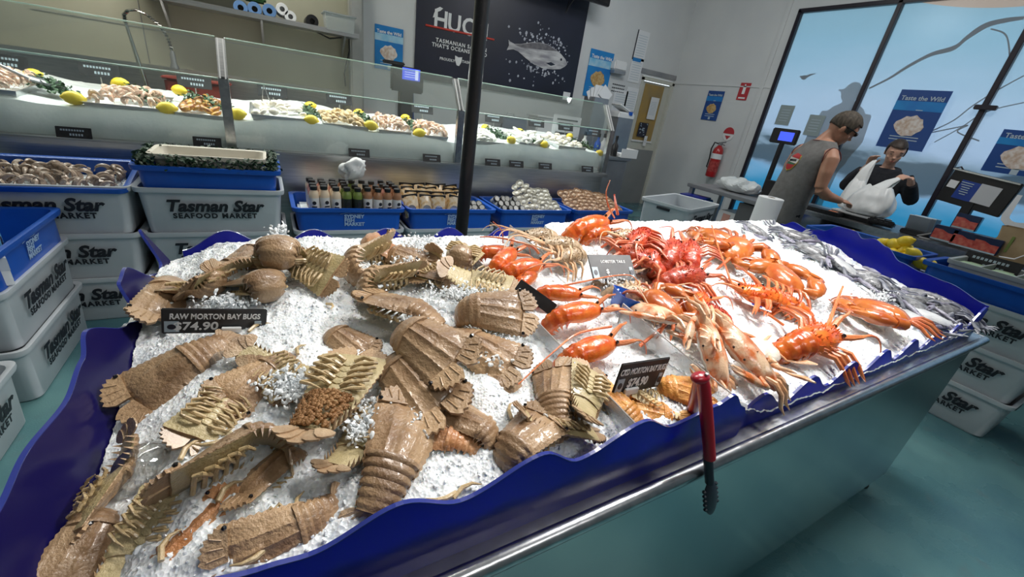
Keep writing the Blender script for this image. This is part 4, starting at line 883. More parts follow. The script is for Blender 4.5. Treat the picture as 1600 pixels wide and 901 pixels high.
# grey tray with greens on right tub
t = thing('divided_tray', 'grey tray of green packs lying in the right blue tub', 'tray', (3.80, .50, 3*SP+.115), (0, 0, -PI/2)); gt = mat('grey_tray', (.38, .40, .39), .45); obj('tray_body', tub_mesh(.60, .38, .08, gt, 'tray_body', .94, .01), t)
b = MB(); b.box((0, 0, .05), (.008, .36, .06)); b.box((-.15, 0, .05), (.008, .36, .06)); b.box((.15, 0, .05), (.008, .36, .06)); b.build('dividers', gt, t, smooth=False)
for i in range(4):
    q = thing('salad_pack', 'clear topped green salad pack in the grey tray, %s from the viewer\'s side' % ['first', 'second', 'third', 'fourth'][i], 'pack', (3.80, .28+.148*i, 3*SP+.145), (0, 0, rd.uniform(-.2, .2)), 'green packs in the grey tray'); b = MB(); b.box((0, 0, 0), (.26, .10, .05), bev=.01); b.build('pack_base', mat('pack_green_%d' % i, (.10, .18, .06), .4, col2=(.35, .42, .28), nscale=30), q); b = MB(); b.lathe([(.05, .024), (.052, .028), (.04, .034)], n=18); b.build('pack_lid', mat('pack_lid_%d' % i, (.40, .55, .32), .3), q)
q = atx(1548, 413, 3.95); ticket('black price ticket standing behind the grey tray of greens', (q.x, q.y, q.z), (0, -1, 0), (.2, 0, 1), .26, .10)
# ------------------------------------------------------------------ black pole
b = MB(); b.tube([(.775, 1.78, 0), (.775, 1.78, CZ)], .030, 20); tag(b.build('support_pole', M['black_worn']), 'chipped black steel pole standing behind the ice display', 'pole')
# ------------------------------------------------------------------ crate with handle hole behind, paper roll, blue folded crate, steel bench
t = crate('empty white crate with a black hand hole behind the lobsters', (3.20, 2.50, .60), .30, 'white crates beside the aisle'); dup(t, (3.20, 2.50, .347), (0, 0, .30), 'white crate under the empty crate behind the lobsters'); dup(t, (3.20, 2.50, .094), (0, 0, .30), 'bottom white crate of the stack behind the lobsters')
b = MB(); b.box((0, 0, .046), (.70, .48, .09), bev=.01); o = b.build('crate_dolly', M['blue_deep']); o.location = (3.20, 2.50, 0); o.rotation_euler = (0, 0, .3); tag(o, 'low dark blue dolly under the white crate stack', 'dolly')
t = thing('side_stand', 'white stand carrying the paper roll behind the display', 'stand', (2.86, 1.56, 0)); b = MB(); b.box((0, 0, .44), (.26, .26, .88), bev=.01); b.build('column', M['white'], t); b = MB(); b.box((0, 0, .89), (.30, .30, .03), bev=.006); b.build('top', M['white'], t)
t = thing('paper_roll', 'tall white paper towel roll standing in front of the customer', 'paper roll', (2.86, 1.56, .906)); b = MB(); b.lathe([(.022, .002), (.074, 0), (.076, .003), (.076, .215), (.072, .218), (.022, .218)], n=32, cap=False); b.build('paper', M['paper'], t); b = MB(); b.lathe([(.022, .002), (.022, .219), (.019, .219), (.019, .002)], n=20, cap=False); b.build('core', mat('card_core', (.32, .24, .16), .8), t)
q = atx(1085, 312, 4.75); t = thing('folded_crate', 'folded deep blue crate leaning upright by the right wall bench', 'crate', (q.x, q.y, 0), (0, 0, .25)); b = MB(); b.box((0, 0, .35), (.30, .34, .70), bev=.02); b.build('body', M['blue_deep'], t); b = MB(); b.box((0, 0, .66), (.32, .36, .04), bev=.01); b.build('rim', M['blue_deep'], t)
for s in (-.03, .03): b = MB(); b.box((-.16, s-.02, .60), (.006, .03, .10), Matrix.Rotation(s*8, 3, 'X')); b.build('white_tag', M['paper'], t, smooth=False)
t = thing('aisle_bench', 'grey steel bench by the right wall with open underside', 'bench', (0, 0, 0)); A = atx(1112, 290, 4.85)
b = MB(); b.box((5.15, 3.15, .80), (.75, 1.15, .045), bev=.006); b.build('top', M['steel_dull'], t)
for x in (4.82, 5.48):
    for y in (2.62, 3.66): b = MB(); b.box((x, y, .39), (.05, .05, .78)); b.build('leg', M['steel_dull'], t, smooth=False)
b = MB(); b.box((5.15, 2.78, .40), (.68, .36, .72)); b.build('side_panel', mat('bench_panel', (.10, .105, .11), .5), t, smooth=False); b = MB(); b.box((5.15, 3.15, .2), (.68, 1.05, .03)); b.build('lower_shelf', M['steel_dull'], t, smooth=False)
t = thing('foam_box', 'white foam box with a pink label under the steel bench', 'box', (5.1, 3.12, .22)); b = MB(); b.box((0, 0, .2), (.4, .26, .36), bev=.01); b.build('body', M['white'], t); b = MB(); b.box((-.202, 0, .2), (.004, .1, .3)); b.build('label', mat('pink_label', (.7, .35, .28), .5), t, smooth=False)
t = thing('plastic_wrap', 'crumpled clear plastic wrap heaped on the steel bench', 'wrap', (5.15, 3.25, .83)); b = MB(); vs = b.blob((0, 0, .07), (.20, .26, .09), 4)
for v in vs: v.co = Vector((v.co.x, v.co.y, max(0, v.co.z)))*(1+.25*noise.noise(v.co*14))
b.build('film', mat('wrap_film', (.62, .66, .66), .25), t)
t = thing('cup_stack', 'cream paper cups stacked in a slanting column beside the customer', 'cups', (5.02, 2.70, .83), (0, .25, 0))
for k in range(6): b = MB(); b.lathe([(.032, .05*k), (.045, .05*k+.05), (.047, .05*k+.052), (.044, .05*k+.054)], n=16, cap=False); b.build('cup', mat('cream_cup', (.60, .52, .40), .6) if k == 0 else bpy.data.materials['cream_cup'], t)
t = thing('black_caddy', 'black caddy with a red base behind the cup column', 'caddy', (5.14, 2.84, .83)); b = MB(); b.box((0, 0, .12), (.12, .14, .2), bev=.01); b.build('body', M['black'], t); b = MB(); b.box((0, 0, .012), (.14, .16, .024)); b.build('base', M['red_paint'], t, smooth=False)
# ================================================================== RIGHT SERVICE COUNTER
BX = 4.78
t = thing('service_counter', 'stainless service counter running along the window side', 'counter', (0, 0, 0))
b = MB(); b.box((BX+.32, .55, .42), (.62, 4.1, .84)); b.build('cabinet', mat('polished_front', (.52, .52, .53), .10, 1), t, smooth=False); b = MB(); b.box((BX+.30, .55, .865), (.70, 4.16, .035), bev=.006); b.build('worktop', M['steel'], t); b = MB(); b.box((BX-.05, .55, .86), (.02, 4.16, .05), bev=.006); b.build('front_lip', M['steel_wet'], t)
BT = .884
# monitor
mc = atx(1527, 300, 5.02); t = thing('till_monitor', 'black till monitor with a blue and white sticker on its back', 'monitor', (mc.x, mc.y, BT), (0, 0, -.10))
hz = mc.z-BT; b = MB(); b.box((0, 0, hz), (.035, .43, .27), Matrix.Rotation(.10, 3, 'X'), bev=.006); mo = b.build('housing', M['black'], t)
b = MB(); b.box((-.02, 0, hz+.128), (.01, .43, .012), Matrix.Rotation(.1, 3, 'X')); b.build('bright_rim', M['steel'], mo, smooth=False)
b = MB(); b.box((0, .0, hz/2-.05), (.05, .07, hz-.05), bev=.008); b.box((.0, 0, .01), (.22, .26, .02), bev=.006); b.build('stand', M['black'], t)
R10 = Matrix.Rotation(.10, 3, 'X')
b = MB(); b.box((-.020, .055, hz-.005), (.004, .14, .15), R10); b.build('blue_sticker', mat('blue_sticker', (.012, .05, .30), .4), mo, smooth=False)
b = MB(); b.box((-.0205, -.065, hz-.012), (.004, .13, .15), R10); b.build('white_sticker', mat('white_sticker', (.55, .57, .60), .4), mo, smooth=False)
b = MB(); b.box((-.0205, .165, hz+.03), (.004, .06, .06), R10); b.build('small_white_sticker', M['paper'], mo, smooth=False)
b = MB()
for k, w_ in enumerate((.08, .075, .055, .05, .06, .04)): b.box((-.0235, .075-.0*(k), hz+.055-.018*k), (.002, w_, .006), R10)
b.build('sticker_print', M['ticket_icon'], mo, smooth=False)
b = MB(); b.tube([(.03, .15, hz+.13), (.03, .19, hz+.17), (.05, .24, hz+.15)], .006, 6); b.build('cable', M['black'], mo)
# salmon packs
pk = mat('pack_blue', (.010, .028, .085), .3, coat=.3); pr = mat('pack_salmon_print', (.52, .06, .05), .3, col2=(.68, .20, .14), nscale=30, coat=.3)
def pack(label, px, py, X):
    q = atx(px, py, X); t = thing('smoked_fish_pack', label, 'pack', (q.x, q.y, q.z), (0, 0, 0), 'blue and red packs on the service counter')
    b = MB(); b.box((0, 0, 0), (.05, .155, .12), Matrix.Rotation(.0, 3, 'X'), bev=.004); b.build('card', pk, t); b = MB(); b.prism([(-.07, -.045), (.07, -.045), (.07, .012), (.02, .012), (-.02, .03), (-.07, .03)], .003, frame((-.0255, 0, 0), (0, -1, 0), (0, 0, 1))); b.build('window', pr, t, smooth=False)
    b = MB(); b.box((-.027, .0, -.052), (.002, .14, .012)); b.build('pale_strip', M['ticket_icon'], t, smooth=False); return t
pack('blue and red fish pack, first of the row of three, nearest the till', 1477, 365, 4.80); pack('blue and red fish pack, middle of the row of three', 1507, 374, 4.80); pack('blue and red fish pack, nearest the brown paper bag', 1542, 383, 4.80); pack('blue and red fish pack standing higher behind the row of three', 1511, 347, 4.96)
b = MB(); b.box((0, 0, 0), (.16, .4, .12), bev=.006); o = b.build('card_box', mat('dark_card', (.06, .065, .075), .5)); o.location = (5.0, .98, BT+.06); tag(o, 'dark grey box behind the row of fish packs', 'box')
# brown paper bag
q = atx(1590, 385, 4.90); t = thing('paper_bag', 'brown paper bag at the right edge of the counter', 'bag', (q.x, q.y-.02, BT)); b = MB(); R = []
for k, (s, z) in enumerate(((1, 0), (1.02, .08), (.98, .16), (1.0, .24))): R.append([(x*.8*s+.005*math.sin(k*2+x*40), y*s+.006*math.cos(k*3+y*30), z) for x, y in rrect(.11, .14, .01, 1)])
b.rings(R, cap=False); b.build('paper', mat('kraft_paper', (.34, .24, .13), .8, col2=(.42, .31, .18), nscale=10), t); b = MB(); b.box((-.092, .05, .12), (.004, .016, .12)); b.build('green_strip', mat('green_strip', (.18, .25, .06), .6), t, smooth=False)
b = MB(); b.tube([(-.09, -.04, .2), (-.1, -.06, .08), (-.11, -.02, .03), (-.1, .06, .02)], .005, 6); b.build('string_handle', M['paper'], t)
# card terminal, black pads, tray
q = atx(1382, 338, 4.86); t = thing('card_terminal', 'black card payment terminal in front of the plastic bags', 'card terminal', (q.x, q.y, BT+.01), (0, 0, .2)); b = MB(); b.box((0, 0, .03), (.13, .20, .05), Matrix.Rotation(.18, 3, 'Y'), bev=.012); b.build('body', M['black'], t); b = MB(); b.box((.02, 0, .062), (.06, .13, .006), Matrix.Rotation(.18, 3, 'Y')); b.build('screen', M['black_gloss'], t, smooth=False)
b = MB()
for i in range(3):
    for j in range(3): b.box((-.03+.0*i, -.04+.04*j, .052-.0*i), (.016, .024, .006)) if i == 0 else b.box((-.055, -.04+.04*j, .047), (.016, .024, .006))
b.build('keys', M['steel_dull'], t, smooth=False)
q = atz(1320, 332, BT); t = thing('weigh_pad', 'flat black pad with an orange label on the counter by the customer', 'pad', (4.82, q.y, BT)); b = MB(); b.box((0, 0, .02), (.16, .34, .035), bev=.008); b.build('pad', M['black'], t); b = MB(); b.box((-.02, -.10, .039), (.05, .07, .004)); b.build('orange_label', mat('orange_label', (.70, .22, .10), .5), t, smooth=False)
q = atx(1350, 325, 5.0); t = thing('weighing_plate', 'pale steel weighing plate under the plastic bags', 'scale plate', (5.0, q.y, BT)); b = MB(); b.box((0, 0, .05), (.30, .42, .02), bev=.008); b.build('plate', mat('plate_white', (.55, .56, .56), .3), t); b = MB(); b.box((0, 0, .02), (.24, .34, .04)); b.build('body', M['black'], t, smooth=False)
t = thing('black_tray', 'black plastic tray of leaflets beside the till monitor', 'tray', (4.98, 1.36, BT)); b = MB(); b.box((0, 0, .02), (.22, .2, .04), bev=.006); b.build('tray_body', M['black'], t)
for k in range(3): b = MB(); b.box((-.02+.05*k, .03-.02*k, .10), (.012, .15, .13), Matrix.Rotation(-.35, 3, 'Y')); b.build('leaflet', mat('leaflet_%d' % k, [(.35, .42, .48), (.45, .5, .55), (.22, .42, .6)][k], .4), t, smooth=False)
b = MB(); b.tube([(4.84, 1.32, BT+.01), (4.86, 1.24, BT+.06), (4.9, 1.12, BT+.07), (4.86, 1.05, BT+.02), (4.84, 1.18, BT+.01), (4.82, 1.3, BT+.008)], .007, 6); tag(b.build('loose_cable', mat('cable_grey', (.25, .25, .25), .4)), 'loose looped cable on the counter beside the fish packs', 'cable')
b = MB(); b.box((0, 0, 0), (.09, .07, .05), bev=.01); o = b.build('blue_sponge', mat('blue_sponge', (.15, .42, .70), .8)); o.location = (5.02, 1.22, BT+.03); tag(o, 'light blue sponge beside the till stand', 'sponge')
# dark customer display screen behind the man
q = atx(1226, 213, 5.4); t = thing('customer_screen', 'small dark screen with blue glow behind the customer\'s shoulder', 'screen', q); b = MB(); b.box((0, 0, 0), (.04, .32, .17), bev=.01); b.build('casing', M['black'], t); b = MB(); b.box((-.022, -.03, .0), (.004, .17, .10)); b.build('screen', scr, t, smooth=False); b = MB(); b.tube([(0, 0, -.08), (0, 0, BT-q.z)], .03, 10); b.build('stand', M['black'], t)
b = MB(); b.box((5.5, 2.9, .44), (.3, .5, .88)); tag(b.build('side_cupboard', M['steel_dull'], smooth=False), 'narrow steel cupboard under the small dark screen', 'cupboard')
# ================================================================== ICE DISPLAY TABLE
TX0, TX1, TY0, TY1, TZ = -.32, 2.42, .306, 1.30, .87
t = thing('display_table', 'long stainless display table carrying the iced seafood', 'table', (0, 0, 0))
b = MB(); b.box(((TX0+TX1)/2, (TY0+TY1)/2, TZ-.012), (TX1-TX0, TY1-TY0, .024), bev=.004); b.build('top', M['steel_wet'], t)
b = MB(); b.tube([(TX0, TY0, TZ-.014), (TX1, TY0, TZ-.014)], .016, 12); b.tube([(TX1, TY0, TZ-.014), (TX1, TY1, TZ-.014)], .016, 12); b.build('rolled_rim', M['steel_wet'], t)
b = MB(); b.box(((TX0+TX1)/2, TY0+.018, .48), (TX1-TX0-.02, .012, .74)); b.build('front_panel', M['steel_panel'], t, smooth=False)
b = MB(); b.box((TX1-.012, (TY0+TY1)/2, .48), (.012, TY1-TY0-.03, .74)); b.build('side_panel', M['steel_panel'], t, smooth=False)
b = MB(); b.box((TX0+.012, (TY0+TY1)/2, .48), (.012, TY1-TY0-.03, .74)); b.build('side_panel', M['steel_panel'], t, smooth=False)
b = MB(); b.box(((TX0+TX1)/2, TY1-.018, .48), (TX1-TX0-.02, .012, .74)); b.build('back_panel', M['steel_panel'], t, smooth=False)
for x in (TX0+.06, TX1-.03):
    for y in (TY0+.06, TY1-.06):
        b = MB(); b.tube([(x, y, .14), (x, y, .03)], [.022, .018], 12); b.lathe([(.03, 0), (.03, .012), (.018, .03)], (x, y, 0), 14); b.build('foot', M['black'], t)
# wavy acrylic boards: f(s) gives the top height along the board
def board(name, A, B, z0, top, m, parent, th=.006, lean=(0, 0), n=120):
    A = Vector(A); B = Vector(B); d = (B-A); nn = Vector((-d.y, d.x, 0)).normalized(); b = MB(); R = []
    for i in range(n+1):
        s = i/n; p = A+d*s; zt = top(s); L = Vector((lean[0], lean[1], 0))
        R.append([Vector((p.x, p.y, z0))-nn*th/2, Vector((p.x, p.y, z0))+nn*th/2, Vector((p.x, p.y, zt))+nn*th/2+L*(zt-z0), Vector((p.x, p.y, zt))-nn*th/2+L*(zt-z0)])
    b.rings(R); o = b.build(name, m, parent, smooth=False)
    e = MB(); e.rings([[q+Vector((0, 0, dz)) for q, dz in ((r[3], -.0005), (r[2], -.0005), (r[2], .0012), (r[3], .0012))] for r in R]); e.build('polished_edge', M['edge_blue'], o, smooth=False)
    return o
ft = [(-.34, .99), (-.24, .975), (-.15, 1.0), (-.04, .978), (.0, .973), (.10, 1.006), (.18, .973), (.30, 1.01), (.372, .971), (.50, 1.008), (.582, .972), (.70, .985), (.745, .998), (.80, .955), (.825, .93)]
tr1 = thing('ice_tray', 'blue wavy acrylic tray of the raw bays bugs on the left half of the table', 'tray', (0, 0, 0)); tr1['label'] = 'blue wavy acrylic ice tray of raw bugs on the left half of the table'
board('front_board', (-.30, .333, 0), (.825, .333, 0), TZ, lambda s: interp(ft, lerp(-.30, .825, s)), M['acrylic_blue'], tr1)
lt = [(.33, 1.0), (.45, 1.02), (.58, 1.015), (.68, .99), (.80, 1.025), (.86, 1.045), (.93, .975), (1.00, 1.04), (1.06, 1.04), (1.14, .985), (1.25, 1.05)]
lt = [(.33, 1.01), (.48, .995), (.56, 1.002), (.66, .995), (.75, 1.005), (.81, 1.022), (.90, .98), (.945, .966), (1.0, 1.024), (1.06, 1.030), (1.12, .985), (1.17, .972), (1.2, .978), (1.255, 1.05)]
def ltop(s): return interp(lt, lerp(.33, 1.255, s))
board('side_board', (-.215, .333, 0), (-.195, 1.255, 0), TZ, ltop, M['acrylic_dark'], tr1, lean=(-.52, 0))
def btop(x): return 1.018+.026*math.cos(2*PI*(x-.09)/.207)
board('back_board', (-.215, 1.258, 0), (.82, 1.258, 0), TZ, lambda s: btop(lerp(-.215, .82, s)), M['acrylic_blue'], tr1)
tr2 = thing('ice_tray', 'blue wavy acrylic ice tray of lobsters and crabs on the right half of the table', 'tray', (0, 0, 0))
ft2 = lambda x: .924+.026*math.cos(2*PI*(x-1.11)/.207) + max(0, x-2.2)*.25
board('front_board', (.835, .345, 0), (2.40, .345, 0), TZ, lambda s: ft2(lerp(.835, 2.40, s)), M['acrylic_blue'], tr2)
board('back_board', (.83, 1.258, 0), (2.40, 1.258, 0), TZ, lambda s: btop(lerp(.83, 2.40, s)), M['acrylic_blue'], tr2)
rt_ = [(.345, .99), (.49, 1.028), (.58, 1.035), (.66, 1.05), (.73, 1.095), (.79, 1.115), (.83, 1.10), (.87, 1.125), (.94, 1.125), (1.0, 1.085), (1.07, 1.07), (1.15, 1.085), (1.19, 1.06), (1.258, 1.045)]
board('side_board', (2.40, .345, 0), (2.40, 1.258, 0), TZ, lambda s: interp(rt_, lerp(.345, 1.258, s)), M['acrylic_blue'], tr2)
b = MB(); b.lathe([(.013, 0), (.014, .003), (.010, .005)], axis='X', n=16, c=(-.278, 1.075, .985)); b.build('white_cap', M['white'], tr1)
# ------------------------------------------------------------------ ice
def sm(x, a, c): t = max(0, min(1, (x-a)/(c-a))); return t*t*(3-2*t)
HEAPS = []
def S0(x, y):
    k = sm(x, .78, .98)
    z = lerp(.948+.105*(y-.33), .903+.178*(y-.35), k)
    z -= .05*(1-sm(x, -.25, -.10)); z -= .012*(1-sm(y, .33, .40))
    if k < .5: z -= .03*sm(y, 1.15, 1.25)
    return z
def S(x, y):
    z = S0(x, y)
    for hx, hy, h, r in HEAPS: z += h*math.exp(-((x-hx)**2+(y-hy)**2)/(r*r))
    return z
def hit(px, py, dz=0):
    d = ray(px, py); z = 1.0
    for i in range(25):
        P = CAM+d*((z-CAM.z)/d.z); z = lerp(z, S(P.x, P.y)+dz, .8)
    return P
for px, py, h, r in [(960, 372, .036, .09), (915, 392, .02, .06), (1095, 445, .035, .09), (1060, 500, .03, .09), (1000, 460, .02, .08), (930, 500, .02, .06), (460, 480, .018, .08), (760, 610, .022, .05), (1300, 395, .03, .09), (1255, 375, .02, .06), (1400, 445, .02, .06), (1310, 440, .025, .07), (1230, 480, .03, .05), (500, 385, .02, .08), (420, 372, .03, .03), (1190, 420, .02, .05), (380, 460, .012, .05), (960, 580, .012, .05)]:
    q = hit(px, py); HEAPS.append((q.x, q.y, h, r))
def ice_mat(name, rough=.32):
    m, nt, b = _m(name); N = nt.nodes.new; L = nt.links.new
    tc = N('ShaderNodeTexCoord')
    v = N('ShaderNodeTexVoronoi'); v.inputs['Scale'].default_value = 190; L(tc.outputs['Object'], v.inputs['Vector'])
    n = N('ShaderNodeTexNoise'); n.inputs['Scale'].default_value = 16; n.inputs['Detail'].default_value = 4; L(tc.outputs['Object'], n.inputs['Vector'])
    r = N('ShaderNodeValToRGB'); r.color_ramp.elements[0].position = .3; r.color_ramp.elements[1].position = .62; r.color_ramp.elements[0].color = (.68, .73, .76, 1); r.color_ramp.elements[1].color = (.90, .93, .94, 1); L(n.outputs['Fac'], r.inputs[0]); L(r.outputs[0], b.inputs['Base Color'])
    b.inputs['Roughness'].default_value = rough; b.inputs['Subsurface Weight'].default_value = .25; b.inputs['Subsurface Radius'].default_value = (.6, .8, 1); b.inputs['Subsurface Scale'].default_value = .012
    bp = N('ShaderNodeBump'); bp.inputs['Strength'].default_value = .6; bp.inputs['Distance'].default_value = .003; L(v.outputs['Distance'], bp.inputs['Height']); L(bp.outputs[0], b.inputs['Normal'])
    return m
M['ice'] = ice_mat('crushed_ice'); M['ice_chip'] = mat('ice_chips', (.80, .85, .88), .18, sss=.15, spec=.5, col2=(.92, .95, .96), nscale=60)
def icef(x, y):
    z = S(x, y); n1 = noise.noise(Vector((x*22, y*22, 1))); n2 = noise.noise(Vector((x*60, y*60, 5))); n3 = noise.noise(Vector((x*150, y*150, 9)))
    return z + .008*n1 + .004*n2 + .0028*n3
NX, NY = 680, 240
b = MB(); b.grid(lambda u, v: Vector((lerp(-.262, 2.392, u), lerp(.339, 1.252, v), icef(lerp(-.262, 2.392, u), lerp(.339, 1.252, v)))), NX, NY)
def fixleft(v):
    lim = -.215-.52*max(0, v.co.z-TZ)+.02*(v.co.y-.33)/.92+.006
    if v.co.x < lim: v.co.x = lim
for v in b.b.verts: fixleft(v)
tag(b.build('crushed_ice', M['ice'], fix=False), 'sloping bed of crushed white ice filling both blue trays', 'ice', kind='stuff')
# ice filling under the surface (so that the bed has depth at its cut edges)
# loose chips
ri = random.Random(21); b = MB(); base = []
tmp = bmesh.new(); bmesh.ops.create_icosphere(tmp, subdivisions=1, radius=1); BV = [v.co.copy() for v in tmp.verts]; BF = [[v.index for v in f.verts] for f in tmp.faces]; tmp.free()
CV, CF = [], []
def chip(p, r):
    o = len(CV); q = Euler((ri.uniform(0, 6), ri.uniform(0, 6), ri.uniform(0, 6))).to_matrix(); sx = (r*ri.uniform(.5, 1.5), r*ri.uniform(.5, 1.2), r*ri.uniform(.2, .7))
    for v in BV: CV.append(p + q @ Vector((v.x*sx[0], v.y*sx[1], v.z*sx[2]))*ri.uniform(.8, 1.15))
    for f in BF: CF.append([o+i for i in f])
for k in range(9500):
    x = ri.uniform(-.22, .95) if ri.random() < .62 else ri.uniform(.9, 2.38); y = ri.uniform(.345, 1.24)
    chip(Vector((x, y, icef(x, y)+.001)), ri.choice((.0016, .002, .0025, .003, .0042)))
def pile(px, py, dz, sx, sy_, n, r=.0036):
    for k in range(int(n*2.2)):
        q = hit(px+ri.gauss(0, sx), py+ri.gauss(0, sy_), dz); q.z += ri.uniform(-.012, .006); chip(q, r*ri.uniform(.6, 1.5))
ICE_ON = [(650, 508, .055, 14, 12, 120), (690, 535, .05, 14, 8, 70), (780, 540, .03, 16, 12, 200), (765, 468, .05, 20, 9, 190), (725, 455, .045, 18, 6, 110), (435, 372, .07, 8, 10, 90), (660, 380, .05, 15, 7, 120), (640, 400, .04, 12, 9, 110), (575, 420, .045, 12, 5, 90), (670, 470, .03, 12, 10, 80), (455, 600, .03, 20, 14, 200), (590, 640, .02, 14, 12, 120), (620, 655, .03, 25, 8, 140), (560, 668, .03, 12, 10, 60), (350, 470, .025, 25, 5, 90), (960, 430, .04, 12, 8, 100), (1290, 480, .02, 14, 10, 90), (1370, 465, .05, 14, 5, 80), (1290, 520, .02, 15, 10, 90), (850, 660, .02, 8, 14, 60), (1170, 430, .03, 8, 8, 50)]
for a in ICE_ON: pile(*a)
# some meltwater-clear lumps
me = bpy.data.meshes.new('ice_chips'); me.from_pydata(CV, [], CF); me.materials.append(M['ice_chip']); me.polygons.foreach_set('use_smooth', [False]*len(me.polygons))
tag(obj('ice_chips', me), 'loose glittering ice chips scattered over the ice bed and the shellfish', 'ice', kind='stuff')
# clear dividers
def divider(label, A, B, h0, h1):
    A = Vector(A); B = Vector(B); d = B-A; nn = Vector((-d.y, d.x, 0)).normalized()*.002
    t = thing('clear_divider', label, 'divider', (0, 0, 0)); P = [Vector((A.x, A.y, TZ)), Vector((B.x, B.y, TZ)), Vector((B.x, B.y, h1)), Vector((A.x, A.y, h0))]
    b = MB(); b.rings([[p-nn for p in P], [p+nn for p in P]]); b.build('sheet', M['clear_acrylic'], t, smooth=False)
    b = MB(); b.tube([P[3], P[2]], .0016, 6); b.build('top_edge', M['clear_edge'], t)
    b = MB(); b.tube([P[0], P[3]], .0014, 6); b.build('back_edge', M['clear_edge'], t); return t
divider('clear acrylic divider between the raw bugs and the cooked shellfish', (.465, 1.10, 0), (.505, .345, 0), 1.065, .985)
divider('clear acrylic divider between the cooked bugs and the blue swimmer crabs', (.722, .64, 0), (.765, .345, 0), 1.045, .985)
divider('clear acrylic divider at the back behind the dark ticket', (.672, 1.15, 0), (.70, .93, 0), 1.085, 1.045)
# ================================================================== SHELLFISH
def shellmat(name, a, c, rough=.35, rnd=.18, coat=.25, ns=22, bump=.5, bs=220, **k):
    return mat(name, a, rough, col2=c, nscale=ns, bump=bump, bscale=bs, coat=coat, rnd=rnd, detail=6, **k)
MB_ = {'shell': shellmat('raw_bug_shell', (.215, .122, .062), (.45, .30, .17), lo=.36, hi=.64, ns=14), 'belly': shellmat('raw_bug_belly', (.40, .32, .15), (.56, .46, .26), rnd=.12), 'leg': shellmat('raw_bug_leg', (.46, .33, .16), (.60, .46, .26), rnd=.12), 'fan': shellmat('raw_bug_fan', (.36, .23, .13), (.52, .38, .24))}
MBC = {'shell': shellmat('cooked_bug_shell', (.58, .21, .035), (.72, .36, .09)), 'belly': shellmat('cooked_bug_belly', (.66, .50, .24), (.76, .62, .38), rnd=.1), 'leg': shellmat('cooked_bug_leg', (.68, .50, .24), (.78, .62, .36), rnd=.1), 'fan': shellmat('cooked_bug_fan', (.60, .30, .08), (.72, .42, .15))}
MLO = {'shell': shellmat('cooked_lobster_shell', (.62, .075, .012), (.74, .20, .03), rough=.22, coat=.5, ns=40, bump=.25, rnd=.22), 'belly': shellmat('cooked_lobster_belly', (.70, .32, .14), (.78, .52, .32)), 'leg': shellmat('cooked_lobster_leg', (.60, .11, .03), (.70, .24, .08)), 'fan': shellmat('cooked_lobster_fan', (.62, .10, .02), (.74, .26, .06))}
MLR = {'shell': shellmat('red_lobster_shell', (.42, .03, .012), (.60, .10, .03), rough=.3, coat=.4, ns=40), 'belly': MLO['belly'], 'leg': shellmat('red_lobster_leg', (.50, .06, .025), (.64, .20, .09)), 'fan': MLO['fan']}
MLW = {'shell': shellmat('raw_lobster_shell', (.36, .24, .13), (.56, .44, .30), ns=40), 'belly': shellmat('raw_lobster_belly', (.58, .48, .36), (.68, .58, .46)), 'leg': shellmat('raw_lobster_leg', (.62, .36, .18), (.70, .50, .32)), 'fan': shellmat('raw_lobster_fan', (.44, .30, .18), (.6, .46, .32))}
def abdomen(L, w0, w1, h0, h1, curl, m1, m2, nseg=6, x0=0, z0=.004, spikes=True, n=20, end=.10):
    "segmented tail running along -x and curling under; returns mesh, end point, end direction"
    b = MB(); th = .12; p = Vector((x0, 0, z0)); ds = L/(nseg*4); R = []; mats = []
    P = []
    for i in range(nseg*4+1):
        u = i/(nseg*4); k = i % 4
        P.append((p.copy(), th, u, k)); th += curl/(nseg*4); p = p + Vector((-math.cos(th), 0, -math.sin(th)))*ds
    for (q, a, u, k) in P:
        step = [1.0, 1.05, 1.06, .95][k]; w = lerp(w0, w1, u)*step; h = lerp(h0, h1, u)*step
        up = Vector((-math.sin(a), 0, math.cos(a))); ring = []
        for j in range(n):
            c, s = math.cos(2*PI*j/n), math.sin(2*PI*j/n)
            ring.append(q+Vector((0, w*c, 0))+up*(h*s if s > 0 else h*.28*s))
        R.append(ring)
    V = [[b.b.verts.new(x) for x in r] for r in R]
    for r, (a, c) in enumerate(zip(V, V[1:])):
        for j in range(n):
            f = b.b.faces.new((a[j], a[(j+1) % n], c[(j+1) % n], c[j])); f.material_index = 0 if j < n//2 else 1
    b.b.faces.new(V[0][::-1]); b.b.faces.new(V[-1])
    if spikes:
        for k in range(nseg):
            q, a, u, _ = P[k*4+1]; q2 = P[k*4+3][0]; up = Vector((-math.sin(a), 0, math.cos(a))); w = lerp(w0, w1, u)
            for s in (-1, 1):
                base = [q+Vector((0, s*w*1.04, 0))+up*.004, q2+Vector((0, s*w*1.0, 0))+up*.004, q2+Vector((0, s*w*.93, 0)), q+Vector((0, s*w*.95, 0))]
                tip = (q+q2)/2+Vector((0, s*w*1.05, 0))-up*h0*.75; tv = b.b.verts.new(tip); vs = [b.b.verts.new(x) for x in base]
                for j in range(4): b.b.faces.new((vs[j], vs[(j+1) % 4], tv))
                b.b.faces.new(vs[::-1])
    me = b.mesh('abdomen', m1); me.materials.append(m2); q, a, u, _ = P[-1]
    return me, q, a
